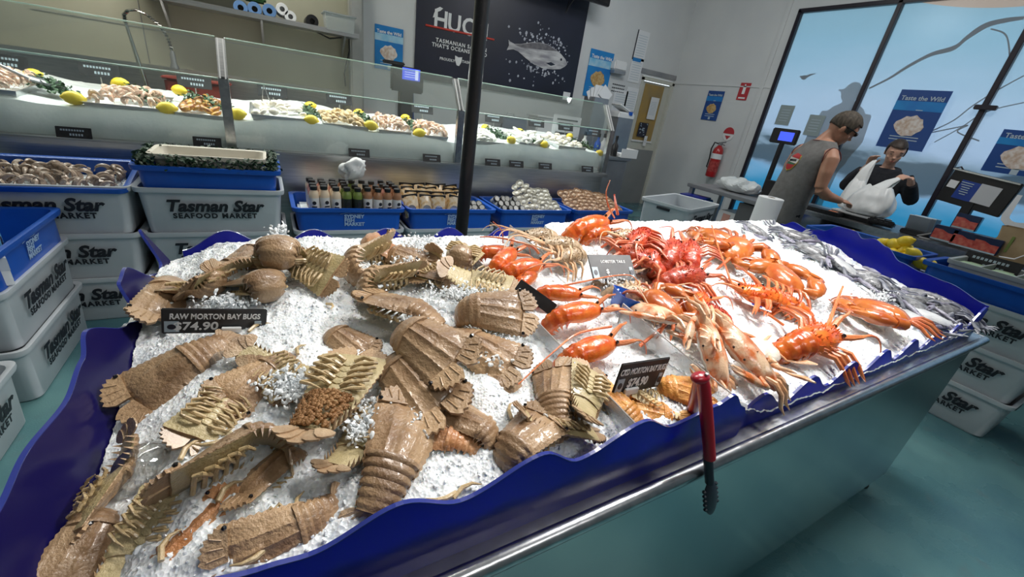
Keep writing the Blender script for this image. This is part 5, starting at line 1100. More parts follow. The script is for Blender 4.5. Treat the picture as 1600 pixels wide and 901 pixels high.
def fan(q, a, L, w, m, n=5, spread=1.0):
    out = []; d = Vector((-math.cos(a), 0, -math.sin(a))); up = Vector((-math.sin(a), 0, math.cos(a)))
    for k in range(n):
        ang = (k-(n-1)/2)/((n-1)/2)*spread; y = (k-(n-1)/2)*w*.16
        dd = d*math.cos(ang)+Vector((0, 1, 0))*math.sin(ang); mt = frame(q+Vector((0, y, 0))-up*.002*abs(k-2), dd, up.cross(dd)); ll = L*(1-.10*abs(k-(n-1)/2)); ww = w*.30
        b = MB(); pts = [(0, -ww*.35)]+[(ll*(.35+.65*math.sin(t)), -ww*math.cos(t)) for t in [PI*j/10 for j in range(11)]]+[(0, ww*.35)]
        pts = [(x*1.0, y_) for x, y_ in pts]
        b.prism([(0, -ww*.35), (ll*.45, -ww*.9), (ll*.8, -ww), (ll*.97, -ww*.6), (ll*1.0, 0), (ll*.97, ww*.6), (ll*.8, ww), (ll*.45, ww*.9), (0, ww*.35)], .0022, mt)
        for j in range(3): b.tube([mt @ Vector((ll*.1, ww*.3*(j-1), .0022)), mt @ Vector((ll*.95, ww*.55*(j-1), .0022))], .0009, 4)
        out.append(('tail_fan', b.mesh('tail_fan', m)))
    return out
def bug(curl, mm, eggs=False, seed=0):
    "flat shovel-nosed bay bug lying along x, head at +x, back up"
    P = []; L = .088; rg = random.Random(seed); b = MB()
    def hw(u): return .033+.0175*u**.85
    def hz(u): return .021*(.92-.30*u)*math.sin(PI*min(1, .30+.62*u+.12))**.35
    nu, ns = 20, 34; T = []; B_ = []
    for i in range(nu+1):
        u = i/nu; x = u*L; w = hw(u)*(1+(.045 if i % 2 else -.01)); rt, rb = [], []
        for j in range(ns+1):
            s = -1+2*j/ns; ss = abs(s)
            z = hz(u)*(1-ss**2.3)+.0024*math.exp(-(s/.07)**2)+.0020*math.exp(-((ss-.42)/.07)**2)+.0015*math.exp(-((ss-.85)/.07)**2)
            z -= .0025*math.exp(-((u-.52+.15*ss)/.035)**2)*(1-ss); z += .0012*noise.noise(Vector((x*180, s*9, seed)))
            xx = x-.010*(ss**2)*(1-u)+(.004*ss if u > .9 else 0)+.012*(1-ss**2)*u*.35
            rt.append(b.b.verts.new((xx, s*w, z))); rb.append(b.b.verts.new((xx, s*w*.985, -.0015-.0085*(1-ss**2)*(.4+.6*math.sin(PI*u)))))
        T.append(rt); B_.append(rb)
    for i in range(nu):
        for j in range(ns):
            b.b.faces.new((T[i][j], T[i+1][j], T[i+1][j+1], T[i][j+1])); f = b.b.faces.new((B_[i][j], B_[i][j+1], B_[i+1][j+1], B_[i+1][j])); f.material_index = 1
    for i in range(nu):
        for j in (0, ns): b.b.faces.new((T[i][j], T[i+1][j], B_[i+1][j], B_[i][j]))
    for j in range(ns):
        for i in (0, nu): b.b.faces.new((T[i][j], T[i][j+1], B_[i][j+1], B_[i][j]))
    me = b.mesh('carapace', mm['shell']); me.materials.append(mm['belly']); P.append(('carapace', me))
    # toothed antenna plates
    for s in (-1, 1):
        b = MB(); pts = [(.088, s*.003), (.108, s*.004)]
        for k in range(13):
            a = k/12*1.42; r = .031*(1.06 if k % 2 else .94); pts.append((.086+r*math.cos(a)*1.02, s*(.010+r*1.28*math.sin(a))))
        pts += [(.080, s*.048), (.083, s*.030)]
        if s < 0: pts = pts[::-1]
        b.prism(pts, .005, Matrix.Translation((0, 0, .001)))
        for k in range(3): b.tube([(.090, s*(.012+.010*k), .006), (.110-.004*k, s*(.014+.013*k), .0065)], .0012, 5)
        P.append(('antenna_plate', b.mesh('antenna_plate', mm['shell'])))
        b = MB(); b.blob((.084, s*.046, .006), .0038, 1); P.append(('eye', b.mesh('eye', M['black_gloss'])))
    me, q, a = abdomen(.062, .034, .021, .018, .011, curl, mm['shell'], mm['belly'], x0=.004); P.append(('abdomen', me))
    P += fan(q, a+.1, .034, .036, mm['fan'], spread=.85)
    # folded legs under the body
    for s in (-1, 1):
        for k in range(5):
            x = .072-.0125*k; b = MB(); o = rg.uniform(-.003, .003)
            b.tube([(x, s*.007, -.010), (x+.004, s*.020, -.0165), (x+.001+o, s*.037, -.014), (x-.005+o, s*.041, -.017), (x-.013, s*.026, -.0205), (x-.017, s*.012, -.019)], [.0034, .0034, .0027, .0028, .0022, .0006], 7)
            P.append(('leg', b.mesh('leg', mm['leg'])))
    b = MB(); 
    for k in range(5): b.blob((.066-.012*k, 0, -.0095), (.0065, .009, .0032), 1)
    P.append(('sternum', b.mesh('sternum', mm['belly'])))
    if eggs:
        b = MB(); rq = random.Random(7)
        for k in range(260):
            x, y = rq.uniform(-.052, .004), rq.uniform(-1, 1); b.blob((x, y*(.030+.15*x), -.010-.009*(1-y*y)+rq.uniform(-.001, .001)), .0034, 1)
        P.append(('egg_mass', b.mesh('egg_mass', mat('brown_roe', (.22, .10, .030), .45, col2=(.34, .18, .07), nscale=40, coat=.2))))
    return P
def lobster(curl, mm, legs=True, ant=.30, seed=0, spines=True):
    P = []; b = MB(); prof = [(-.004, .022, .020), (.006, .026, .024), (.03, .030, .027), (.055, .029, .026), (.078, .024, .022), (.094, .017, .015), (.102, .010, .008)]; R = []
    for x, w, h in prof: R.append([(x, w*math.cos(a), .006+(h*math.sin(a) if math.sin(a) > 0 else .4*h*math.sin(a))) for a in [2*PI*j/20 for j in range(20)]])
    b.rings(R)
    rg = random.Random(seed)
    if spines:
        for k in range(90):
            x = rg.uniform(.0, .095); a = rg.uniform(.1, PI-.1); w = interp([(p[0], p[1]) for p in prof], x); h = interp([(p[0], p[2]) for p in prof], x)
            q = Vector((x, w*math.cos(a), .006+h*math.sin(a))); n_ = Vector((.5, math.cos(a), math.sin(a))).normalized(); b.tube([q-n_*.001, q+n_*.0045], [.0019, .0003], 5)
    me = b.mesh('carapace', mm['shell']); P.append(('carapace', me))
    me, q, a = abdomen(.095, .026, .017, .023, .014, curl, mm['shell'], mm['belly'], x0=.0, z0=.006); P.append(('abdomen', me)); P += fan(q, a+.1, .036, .034, mm['fan'], spread=.8)
    for s in (-1, 1):
        b = MB(); b.blob((.095, s*.011, .022), .0042, 1); P.append(('eye', b.mesh('eye', M['black_gloss'])))
        b = MB(); pts = [(.095, s*.010, .014), (.115, s*.018, .020), (.135, s*.024, .026)]; n = 9
        for k in range(1, n+1): u = k/n; pts.append((.135+ant*u*math.cos(.9*u*(.6 if s > 0 else 1)), s*(.024+ant*.42*u*u)+0, .026+.10*math.sin(u*2.2)*ant/.3-.05*u))
        b.tube(pts, [.0068, .0062, .0045]+[lerp(.0032, .0009, k/n) for k in range(1, n+1)], 7); P.append(('antenna', b.mesh('antenna', mm['leg'])))
        if legs:
            for k in range(4):
                x = .075-.018*k; d_ = rg.uniform(-.01, .01); b = MB()
                b.tube([(x, s*.018, .0), (x+.006+d_, s*.044, .012), (x+.012+d_, s*.066, .004), (x+.022+d_, s*.082, -.008), (x+.028+d_, s*.092, -.014)], [.0052, .0046, .0040, .0030, .0008], 7); P.append(('leg', b.mesh('leg', mm['leg'])))
    return P
def crab(mm, cw=.072, cl=.050, spine=.02, claw=1.0, slim=False, seed=0, open_=.35):
    P = []; b = MB(); n = 40; rg = random.Random(seed); rim = []
    for j in range(n):
        a = 2*PI*j/n; c, s = math.cos(a), math.sin(a)
        x = cl*(abs(c)**.8)*(1 if c > 0 else -.95); y = cw*(abs(s)**.9)*(1 if s > 0 else -1)
        if c > .05: r = 1+.055*(1 if j % 2 else -.6); x *= r; y *= r
        if spine and abs(s) > .985: y += (spine if s > 0 else -spine)
        rim.append((x, y))
    rings = []
    for k, (sc_, z) in enumerate(((.02, .030), (.25, .0298), (.5, .027), (.72, .021), (.88, .013), (1.0, .003))): rings.append([(x*sc_, y*sc_, z*cl/.05+.0015*noise.noise(Vector((x*sc_*60, y*sc_*60, seed)))) for x, y in rim])
    V = [[b.b.verts.new(p) for p in r] for r in rings]; W = [[b.b.verts.new((x*s, y*s, z)) for x, y in rim] for s, z in ((.97, -.003), (.75, -.013), (.4, -.017), (.02, -.018))]
    allr = V+W
    for r, (a, c) in enumerate(zip(allr, allr[1:])):
        for j in range(n): f = b.b.faces.new((a[j], a[(j+1) % n], c[(j+1) % n], c[j])); f.material_index = 0 if r < len(V) else 1
    b.b.faces.new(allr[0]); f = b.b.faces.new(allr[-1][::-1]); f.material_index = 1
    me = b.mesh('carapace', mm['shell']); me.materials.append(mm['belly']); P.append(('carapace', me))
    for s in (-1, 1):
        b = MB(); b.blob((cl*1.03, s*cw*.22, .006), .0030, 1); P.append(('eye', b.mesh('eye', M['black_gloss'])))
        # claw: arm, palm and two fingers
        k = claw; b = MB(); f = .62 if slim else 1.0
        A = [Vector((cl*.55, s*cw*.78, -.002)), Vector((cl*1.05, s*cw*1.10, .004)), Vector((cl*1.45, s*cw*.98, .006))]; b.tube(A, [.011*k*f, .014*k*f, .012*k*f], 10)
        dirv = Vector((.55, -s*.83, .05)).normalized() if not slim else Vector((.8, -s*.6, .05)).normalized(); side = Vector((-dirv.y, dirv.x, 0))
        Lp = .060*k*(1.15 if slim else 1); W0 = [.010, .018, .0235, .0225, .017]
        b.tube([A[2]-dirv*.004+dirv*Lp*u for u in (0, .2, .5, .8, 1.0)], [q*k*f for q in W0], 12, flat=.72)
        tip = A[2]+dirv*Lp*.95; oc = open_
        for g, sg in ((1, 1), (0, -1)):
            st = tip+side*sg*.010*k*f; d2 = (dirv*math.cos(oc)+side*sg*math.sin(oc)).normalized(); Lf = .042*k; b.tube([st-dirv*.010*k, st+d2*Lf*.4, st+d2*Lf*.75-side*sg*.002, st+d2*Lf-side*sg*.010*k], [.0105*k*f, .0085*k*f, .0055*k*f, .001], 8)
            for q in range(4): b.blob(st+d2*Lf*(.25+.16*q)-side*sg*.006*k*f, .0022*k, 1)
        P.append(('claw', b.mesh('claw', mm['claw'] if 'claw' in mm else mm['shell'])))
        for q in range(4):
            b = MB(); a = (-.15-.42*q); ux, uy = math.sin(a)*.8+.25, math.cos(a*.8); d_ = Vector((ux, s*abs(uy), 0)).normalized(); o = Vector((cl*(.25-.28*q), s*cw*.70, -.004)); e = rg.uniform(-.006, .006)
            pts = [o, o+d_*.035+Vector((0, 0, .012+e)), o+d_*.058+Vector((-.004, 0, .006+e)), o+d_*.078+Vector((-.010, 0, -.010)), o+d_*.094+Vector((-.016, 0, -.016))]
            rr_ = [.0062, .0066, .0055, .0042, .0008] if not (slim and q == 3) else [.0055, .006, .007, .011, .004]; b.tube(pts, rr_, 8, flat=1 if not (slim and q == 3) else .5); P.append(('leg', b.mesh('leg', mm['leg'])))
    return P
CNT = {}
def place(P, name, label, cat, head, tail, flip=0, dz=.02, roll=0, pitch=0, scale=None, group=None, off=0.0, plen=.19, dz2=None, keep=False):
    A = hit(*head, dz2 if dz2 is not None else dz); B = hit(*tail, dz); x = (A-B); L = x.length
    if scale is None: scale = max(.72, min(1.30, L/plen))
    x.normalize(); up = Vector((0, -.12, 1)); up = (up-x*up.dot(x)).normalized()
    if flip: up = -up
    y = up.cross(x); mt = Matrix(((x.x, y.x, up.x), (x.y, y.y, up.y), (x.z, y.z, up.z))) @ Matrix.Rotation(roll, 3, 'X') @ Matrix.Rotation(pitch, 3, 'Y')
    c = (A+B)/2 - (mt @ Vector((off*scale, 0, 0)))
    t = thing(name, label, cat, c, (0, 0, 0), group); t.rotation_euler = mt.to_euler(); t.scale = (scale,)*3
    for nm, me in P: obj(nm, me, t)
    if keep:            # the tray boards hold it in: slide it back off the front board
        lo = min((mt @ (v.co*scale) + c).y for nm, me in P for v in me.vertices)
        if lo < .344: t.location.y += .344-lo
    return t
B0, B1, B2, BE = bug(.35, MB_, seed=1), bug(1.7, MB_, seed=2), bug(3.9, MB_, seed=3), bug(.25, MB_, True, seed=4)
MBO = dict(MB_, shell=shellmat('orange_raw_bug_shell', (.42, .17, .06), (.60, .33, .16), ns=14, lo=.36, hi=.64))
BO, BO2 = bug(.35, MBO, seed=11), bug(3.9, MBO, seed=12)
G = 'raw bay bugs on the ice'
D, V_ = 0, 1
RB = [ # proto, label, head px, tail px, flip, dz, roll, extra
 (B0, 'large raw brown bug lying back up against the front board, biggest back in view', (648, 662), (592, 822), D, .028, .18, dict(scale=1.12)),
 (BE, 'raw bug belly up in the middle with folded pale legs and a brown egg mass', (558, 556), (470, 705), V_, .040, -.10, dict(scale=1.15)),
 (B1, 'raw bug on its side with curved spiny tail and green legs, beside the egg carrier', (300, 740), (448, 655), D, .030, 1.15, dict(scale=.98)),
 (B0, 'raw bug with brown back in the shadow below the large black price ticket', (232, 608), (342, 535), D, .018, -.35, dict(scale=.98)),
 (B0, 'raw bug with spiny plates left edge, behind the ticket\'s left corner', (248, 505), (280, 420), D, .02, -.5, {}),
 (B1, 'raw bug half sunk in ice above the large black price ticket', (268, 455), (372, 452), V_, .02, .5, {}),
 (B2, 'raw bug rolled into a ball, highest of the back left heap', (445, 362), (425, 420), D, .085, 0, dict(scale=1.2, pitch=.75)),
 (B2, 'raw bug rolled into a ball just below the highest ball of the back left heap', (395, 420), (428, 458), D, .040, .1, dict(scale=1.10, pitch=.5)),
 (B0, 'raw bug showing tangled pale legs, right of the two rolled balls', (512, 428), (448, 398), V_, .045, .75, dict(scale=1.0)),
 (B0, 'dark raw bug leaning on the blue back board at far left', (318, 440), (378, 408), D, .030, .9, dict(scale=.95)),
 (B1, 'small brown raw bug peeping beside the ice left of the highest ball', (372, 402), (400, 385), D, .03, .4, dict(scale=.75)),
 (B1, 'raw bug on its side with curled tail at left, behind the smooth ice patch', (598, 385), (512, 425), D, .050, -1.1, dict(scale=1.2)),
 (B1, 'raw bug on its side in front of the curled one, legs towards the viewer', (640, 425), (535, 440), D, .045, -1.0, dict(scale=1.1)),
 (BO2, 'orange brown raw bug rolled at the back below the blue tub', (630, 385), (548, 378), D, .045, 0, dict(scale=1.1, pitch=.5)),
 (B1, 'raw bug under the snow cap at the back centre', (650, 405), (600, 392), D, .035, .3, dict(scale=.9)),
 (B0, 'raw bug with ridged tail pointing right, in the upper middle heap', (578, 462), (706, 502), D, .050, .35, dict(scale=1.1)),
 (B1, 'raw bug lying on top of the middle heap with ice on its back', (722, 572), (588, 488), D, .075, .45, dict(scale=1.15)),
 (B1, 'raw bug beneath the ice covered one, brown back sloping to the viewer', (690, 640), (585, 530), D, .035, .30, dict(scale=1.25)),
 (B1, 'raw bug with banded tail at left and legs under it, right of the middle heap', (815, 488), (690, 480), D, .065, .50, dict(scale=1.12)),
 (B0, 'raw bug with smooth brown back half buried below the banded one', (798, 572), (690, 515), D, .022, .35, dict(scale=1.1)),
 (B2, 'pale raw bug coiled with its fan open, beside the clear divider at the back', (730, 388), (708, 425), V_, .050, 0, dict(scale=1.05)),
 (B0, 'long pale raw bug belly up at the back beside the divider', (795, 455), (690, 425), V_, .042, .3, dict(scale=1.05)),
 (B2, 'small dark raw bug with an open hole between the ice and the pale bug', (680, 430), (706, 438), D, .03, .2, dict(scale=.72)),
 (B1, 'pale raw bug mostly under ice behind the middle heap', (648, 430), (690, 408), V_, .022, .2, dict(scale=.85)),
 (B0, 'raw bug belly up at front right, tail fan pointing at the cooked bug ticket', (925, 572), (905, 675), V_, .045, .30, dict(scale=.86)),
 (B0, 'raw bug standing on edge left of the belly up front right bug', (866, 570), (866, 672), D, .030, -.55, dict(scale=.9)),
 (B0, 'raw bug with arched pale legs at the front right blue wave', (922, 688), (838, 676), V_, .022, -.45, dict(scale=.82)),
 (B1, 'raw bug with ridged back beside the arched pale legs', (835, 668), (785, 712), D, .022, -.2, dict(scale=.92)),
 (B1, 'brown raw bug curled like a tube in the ice left of the ridged back', (722, 650), (775, 680), D, .016, .2, dict(scale=.8)),
 (BO, 'orange tinted raw bug back breaking through the ice in the front middle', (640, 668), (745, 688), D, .004, .2, dict(scale=.95)),
 (B0, 'pale raw bug belly up tucked left of the largest back', (590, 655), (530, 730), V_, .012, -.2, dict(scale=.82)),
 (B1, 'raw bug with round pale tail fans lying in the ice left of centre front', (400, 750), (470, 698), D, -.002, .5, dict(scale=.75)),
 (B0, 'raw bug with spiny plate facing left beside the clear ticket foot', (382, 606), (448, 565), D, .012, -.35, dict(scale=.85)),
 (B0, 'pale raw bug belly up under melting ice right of the ticket foot', (440, 590), (395, 560), V_, .016, .2, dict(scale=.8)),
 (B0, 'raw bug with stretched claws hanging over the left board', (130, 805), (208, 700), V_, .015, .85, dict(scale=.82)),
 (B0, 'greenish raw bug belly up at the bottom left corner of the tray', (240, 820), (190, 895), V_, -.004, .2, dict(scale=.75)),
 (B1, 'raw bug pressed against the left board at the bottom left corner', (125, 870), (160, 800), D, .012, -.5, dict(scale=.75)),
 (B0, 'dark raw bug lying against the front board at the bottom', (392, 862), (515, 800), D, -.002, -.75, dict(scale=.82)),
 (B1, 'raw bug edges poking through the smooth ice in the middle', (560, 545), (505, 510), D, .001, .2, dict(scale=.8)),
 (B0, 'raw bug almost buried at the left edge below the price ticket', (330, 655), (380, 600), V_, .006, -.3, dict(scale=.85)),
 (BO, 'orange flecked raw bug shell almost buried in the ice at front left', (300, 852), (265, 885), D, -.016, .2, dict(scale=.75)),
 (B1, 'raw bug remains showing through the ice right of the middle heap', (800, 590), (770, 610), D, -.006, .1, dict(scale=.72)),
]
for P, lab, hd, tl, fl, dz, rl, kw in RB: place(P, 'raw_bay_bug', lab, 'bay bug', hd, tl, fl, dz, rl, group=G, off=.01, keep=True, **kw)
C0, C1 = bug(.3, MBC, seed=5), bug(1.9, MBC, seed=6)
GC = 'cooked bay bugs below their ticket'
for P, lab, hd, tl, fl, dz, rl, kw in [
 (C0, 'orange cooked bug, long smooth back left below its ticket', (978, 640), (1022, 680), D, .016, .2, dict(scale=.85)),
 (C0, 'cooked bug belly up with pale legs in the middle of the cooked bugs', (1032, 640), (1068, 664), V_, .004, .2, dict(scale=.66)),
 (C1, 'orange cooked bug curled at the back beside the red tong handle', (1092, 622), (1048, 612), D, .018, .3, dict(scale=.8)),
 (C0, 'orange cooked bug nearest the front board', (1030, 655), (1066, 668), D, .002, -.2, dict(scale=.72))]: place(P, 'cooked_bay_bug', lab, 'bay bug', hd, tl, fl, dz, rl, group=GC, off=.01, keep=True, **kw)
# small cooked lobsters between the dividers
L1, L2, L3 = lobster(1.9, MLO, False, .06, 1, False), lobster(2.7, MLO, False, .05, 2, False), lobster(1.2, MLO, True, .10, 3, True)
GL = 'small cooked lobsters between the clear dividers'
for P, lab, hd, tl, dz, rl, kw in [
 (L2, 'orange cooked lobster farthest back beside the first divider', (790, 398), (738, 395), .040, .3, dict(scale=.85)),
 (L2, 'orange cooked lobster with its curled tail left of the bright red one', (800, 395), (765, 425), .050, .2, dict(scale=.9)),
 (L2, 'bright red cooked lobster curled in front of the orange pair', (835, 418), (778, 428), .045, .3, dict(scale=.95)),
 (L1, 'cooked lobster behind the dark ticket blade', (832, 428), (800, 458), .030, .1, dict(scale=.8)),
 (L2, 'cooked lobster right of the dark ticket blade', (885, 462), (838, 458), .032, .2, dict(scale=.85)),
 (L1, 'orange banded cooked lobster in front of the dark ticket blade', (922, 488), (852, 500), .040, .2, dict(scale=.95)),
 (L1, 'orange cooked lobster behind the front right raw bugs', (948, 540), (868, 568), .034, .2, dict(scale=.95)),
 (L1, 'cooked lobster sunk in ice with only a red tail by the divider', (850, 470), (815, 476), .012, .2, dict(scale=.6)),
 (L1, 'cooked lobster beyond the snow heap at the back, left one', (935, 352), (890, 362), .050, .3, dict(scale=1.3)),
 (L1, 'cooked lobster showing through the snow heap at the back', (945, 362), (915, 368), .035, .2, dict(scale=.9))]: place(P, 'cooked_lobster', lab, 'lobster', hd, tl, D, dz, rl, group=GL, off=.01, **kw)
W1 = lobster(1.6, MLW, True, .14, 4, True); GW = 'raw pale lobsters at the back'
for lab, hd, tl, dz, rl, kw in [('raw pale lobster at the back with looping feelers, left one', (822, 372), (880, 368), .050, .2, dict(scale=.9)), ('raw pale lobster at the back with looping feelers, right one', (850, 385), (915, 385), .050, .2, dict(scale=1.0)), ('raw pale lobster lying in front of the looping feelers', (868, 405), (925, 395), .040, -.3, dict(scale=.9)), ('raw pale lobster under the grey ticket', (985, 425), (920, 440), .020, .2, dict(scale=.9)), ('raw dark lobster right of the grey ticket beside the blue scoop', (1000, 462), (950, 455), .016, .2, dict(scale=.9)), ('raw pale lobster far back in the snow beside the red ones', (965, 372), (1005, 368), .040, .2, dict(scale=.9))]: place(W1, 'raw_lobster', lab, 'lobster', hd, tl, D, dz, rl, group=GW, off=.01, **kw)
R1, R2_, R3 = lobster(1.5, MLR, True, .05, 7), lobster(2.4, MLR, True, .06, 8), lobster(1.3, MLO, True, .09, 9)
GR = 'large cooked lobsters on the right'
for P, lab, hd, tl, dz, rl, kw in [
 (R1, 'dark red lobster at the back next to the snow heap', (985, 390), (1020, 358), .060, .3, dict(scale=1.35)),
 (R1, 'red lobster below the dark one, behind the grey ticket', (1010, 420), (1030, 380), .045, -.3, dict(scale=1.3)),
 (R2_, 'red lobster with white rubber band, left of the big curled pair', (985, 405), (1040, 428), .045, .2, dict(scale=1.2)),
 (R2_, 'large red lobster curled belly to the viewer, left of the pair', (1050, 385), (1040, 420), .065, .3, dict(scale=1.3)),
 (R2_, 'large red lobster curled belly to the viewer, right of the pair', (1075, 385), (1080, 425), .060, -.2, dict(scale=1.3)),
 (R1, 'red lobster lying flat in front of the curled pair', (1105, 432), (1010, 440), .030, .2, dict(scale=1.2)),
 (R3, 'orange lobster with long feelers in the centre of the right tray', (1160, 460), (1240, 475), .030, .1, dict(scale=1.2)),
 (R3, 'pale legged red lobster lying across the ice right of centre', (1195, 462), (1275, 500), .026, -.4, dict(scale=1.2)),
 (R3, 'bright orange lobster at the front edge with a blue tagged feeler', (1292, 528), (1222, 545), .045, .3, dict(scale=1.5)),
 (R1, 'red lobster half under ice in front of the central snow heap', (1085, 485), (1150, 505), .012, .2, dict(scale=1.0)),
 (R3, 'orange lobster shell under ice at the centre', (1100, 470), (1060, 480), .022, .1, dict(scale=1.0))]: place(P, 'cooked_lobster', lab, 'lobster', hd, tl, D, dz, rl, group=GR, off=.01, **kw)
# crabs
MMUD = {'shell': shellmat('cooked_mud_crab_shell', (.38, .072, .014), (.54, .165, .035), rough=.25, coat=.5, ns=25, bump=.12), 'belly': shellmat('cooked_mud_crab_belly', (.66, .40, .20), (.74, .56, .34)), 'leg': shellmat('cooked_mud_crab_leg', (.42, .075, .02), (.56, .17, .05))}
MBS = {'shell': shellmat('cooked_swimmer_shell', (.64, .16, .035), (.78, .55, .36), rough=.25, coat=.4, ns=26, bump=.35, lo=.42, hi=.60), 'belly': shellmat('cooked_swimmer_belly', (.74, .66, .54), (.80, .74, .64), rnd=.08), 'leg': shellmat('cooked_swimmer_leg', (.68, .32, .14), (.76, .54, .36))}
MRW = {'shell': shellmat('raw_swimmer_shell', (.10, .10, .11), (.28, .29, .30), rough=.2, coat=.5, ns=50), 'belly': shellmat('raw_swimmer_belly', (.50, .52, .54), (.66, .68, .68)), 'leg': shellmat('raw_swimmer_leg', (.06, .07, .11), (.30, .31, .34)), 'claw': shellmat('raw_swimmer_claw', (.12, .10, .16), (.42, .42, .50))}
K1, K2, K3 = crab(MMUD, .078, .055, 0, 1.25, seed=1), crab(MBS, .075, .044, .022, .85, True, seed=2, open_=.18), crab(MRW, .070, .042, .020, .8, True, seed=3, open_=.15)
for lab, hd, tl, fl, dz, rl, kw in [
 ('big orange mud crab at the back centre', (1085, 385), (1140, 362), D, .050, .1, dict(scale=1.0)),
 ('big orange mud crab with two fat claws right of the curled lobsters', (1195, 412), (1120, 375), D, .050, .2, dict(scale=1.15)),
 ('orange mud crab with fat claw in the middle of the right tray', (1265, 440), (1190, 430), D, .045, .1, dict(scale=1.1)),
 ('orange mud crab at the right front with a dark claw edge', (1318, 492), (1410, 485), D, .045, .2, dict(scale=1.15)),
 ('orange crab shell under the snow beside the blue scoop', (1060, 470), (1020, 480), D, .030, .1, dict(scale=.8)),
 ]: place(K1, 'mud_crab', lab, 'crab', hd, tl, fl, dz, rl, group='cooked mud crabs', plen=.2, off=.02, **kw)
for lab, hd, tl, fl, dz, rl, kw in [
 ('orange blue swimmer crab in front, broad spotted shell towards the viewer', (1125, 565), (1185, 540), D, .060, -.35, dict(scale=1.05)),
 ('orange blue swimmer crab standing against the clear divider', (1085, 555), (1125, 545), D, .055, -.75, dict(scale=.95)),
 ('white bellied swimmer crab lying on its back beside the orange ones', (1150, 520), (1215, 560), V_, .045, .25, dict(scale=1.0)),
 ('swimmer crab with pale legs reaching over the blue scoop', (985, 490), (1035, 490), D, .045, .4, dict(scale=.9)),
 ('swimmer crab under snow between the blue scoop and the spotted crab', (1045, 515), (1095, 512), D, .030, .1, dict(scale=.9)),
 ]: place(K2, 'swimmer_crab', lab, 'crab', hd, tl, fl, dz, rl, group='cooked swimmer crabs', plen=.2, off=.02, **kw)
i = 0
raws = [(1225, 360), (1245, 372), (1290, 405), (1318, 418), (1340, 428), (1372, 448), (1395, 462), (1425, 470), (1440, 488), (1458, 500), (1475, 490), (1490, 480), (1420, 495), (1445, 465), (1180, 362), (1505, 488), (1270, 390), (1462, 478)]
nm = ['farthest back beside the paper roll', 'second from the back', 'behind the mud crab', 'half under snow', 'in the long snow ridge', 'behind the white snow lump', 'in front of the white snow lump', 'leftmost of the dark pile', 'deep in the dark pile', 'lowest of the dark pile at the front', 'right of the dark pile', 'near the right end of the board', 'left foot of the dark pile', 'top of the dark pile', 'farthest back left', 'in the right front corner', 'between snow and the back board', 'middle of the dark pile']
for k, (px, py) in enumerate(raws):
    a = ri.uniform(0, 6.28); r = 16; place(K3, 'raw_crab', 'wet grey blue raw crab, '+nm[k], 'crab', (px+r*math.cos(a), py+r*.6*math.sin(a)), (px-r*math.cos(a), py-r*.6*math.sin(a)), k % 3 == 0, .014+.008*(k % 2), ri.uniform(-.3, .3), scale=ri.uniform(.75, 1.0), group='raw grey crabs at the right', off=.02)
# loose long feelers lying over the display
def feeler(label, pts, r0, r1, m):
    P = [hit(x, y, dz) for x, y, dz in pts]; Q = []
    for i in range(len(P)-1):
        for k in range(4): 
            t = k/4; p0 = P[max(i-1, 0)]; p1 = P[i]; p2 = P[i+1]; p3 = P[min(i+2, len(P)-1)]; Q.append(.5*((2*p1)+(p2-p0)*t+(2*p0-5*p1+4*p2-p3)*t*t+(3*p1-p0-3*p2+p3)*t**3))
    Q.append(P[-1]); b = MB(); n = len(Q); b.tube(Q, [lerp(r0, r1, i/(n-1)) for i in range(n)], 7); return tag(b.build('lobster_feeler', m), label, 'feeler', 'long lobster feelers')
ml = MLO['leg']
feeler('long orange feeler reaching left towards the black pole', [(842, 396, .05), (830, 384, .07), (800, 375, .085), (770, 370, .09), (750, 370, .09)], .0042, .0016, ml)
feeler('thick straight orange feeler standing up at the front of the right tray', [(1283, 532, .03), (1295, 505, .06), (1306, 475, .10), (1317, 447, .14)], .0075, .0028, ml)
feeler('long red feeler slanting down through the centre of the right tray', [(1112, 352, .10), (1122, 385, .08), (1135, 420, .06), (1148, 450, .04), (1185, 480, .03), (1225, 508, .02)], .0025, .0042, ml)
feeler('red feeler beside the long slanting one', [(1161, 434, .06), (1172, 455, .04), (1190, 480, .02)], .003, .003, ml)
feeler('thin orange feeler arching in front of the banded cooked lobster', [(810, 600, .02), (870, 545, .06), (905, 520, .07), (955, 510, .06)], .0012, .003, ml)
feeler('stiff orange feeler stump lying in the snow left of the swimmer crabs', [(1000, 540, .02), (1022, 522, .04), (1042, 506, .05)], .0045, .003, ml)
feeler('thin red feeler curling beside the grey ticket', [(875, 447, .03), (910, 440, .05), (950, 432, .05), (985, 430, .05), (1000, 445, .03)], .003, .0012, ml)
feeler('orange feeler tip rising above the back board', [(960, 340, .10), (950, 320, .16), (947, 300, .22), (953, 282, .27)], .003, .0015, ml)
feeler('red and white banded feeler rising above the back board', [(965, 335, .10), (962, 318, .14), (960, 304, .18)], .006, .003, MLR['leg'])
feeler('thin feeler loop standing at the back by the pole', [(786, 380, .05), (784, 360, .09), (770, 346, .12)], .002, .0012, ml)
feeler('orange arc feeler in front of the bright red lobster', [(815, 432, .05), (825, 420, .07), (850, 412, .08), (878, 415, .07), (895, 425, .04)], .0015, .0025, ml)
feeler('thin feeler lying over the blue scoop', [(998, 450, .05), (1010, 470, .06), (1022, 495, .05), (1022, 512, .03)], .0018, .0012, MLW['leg'])
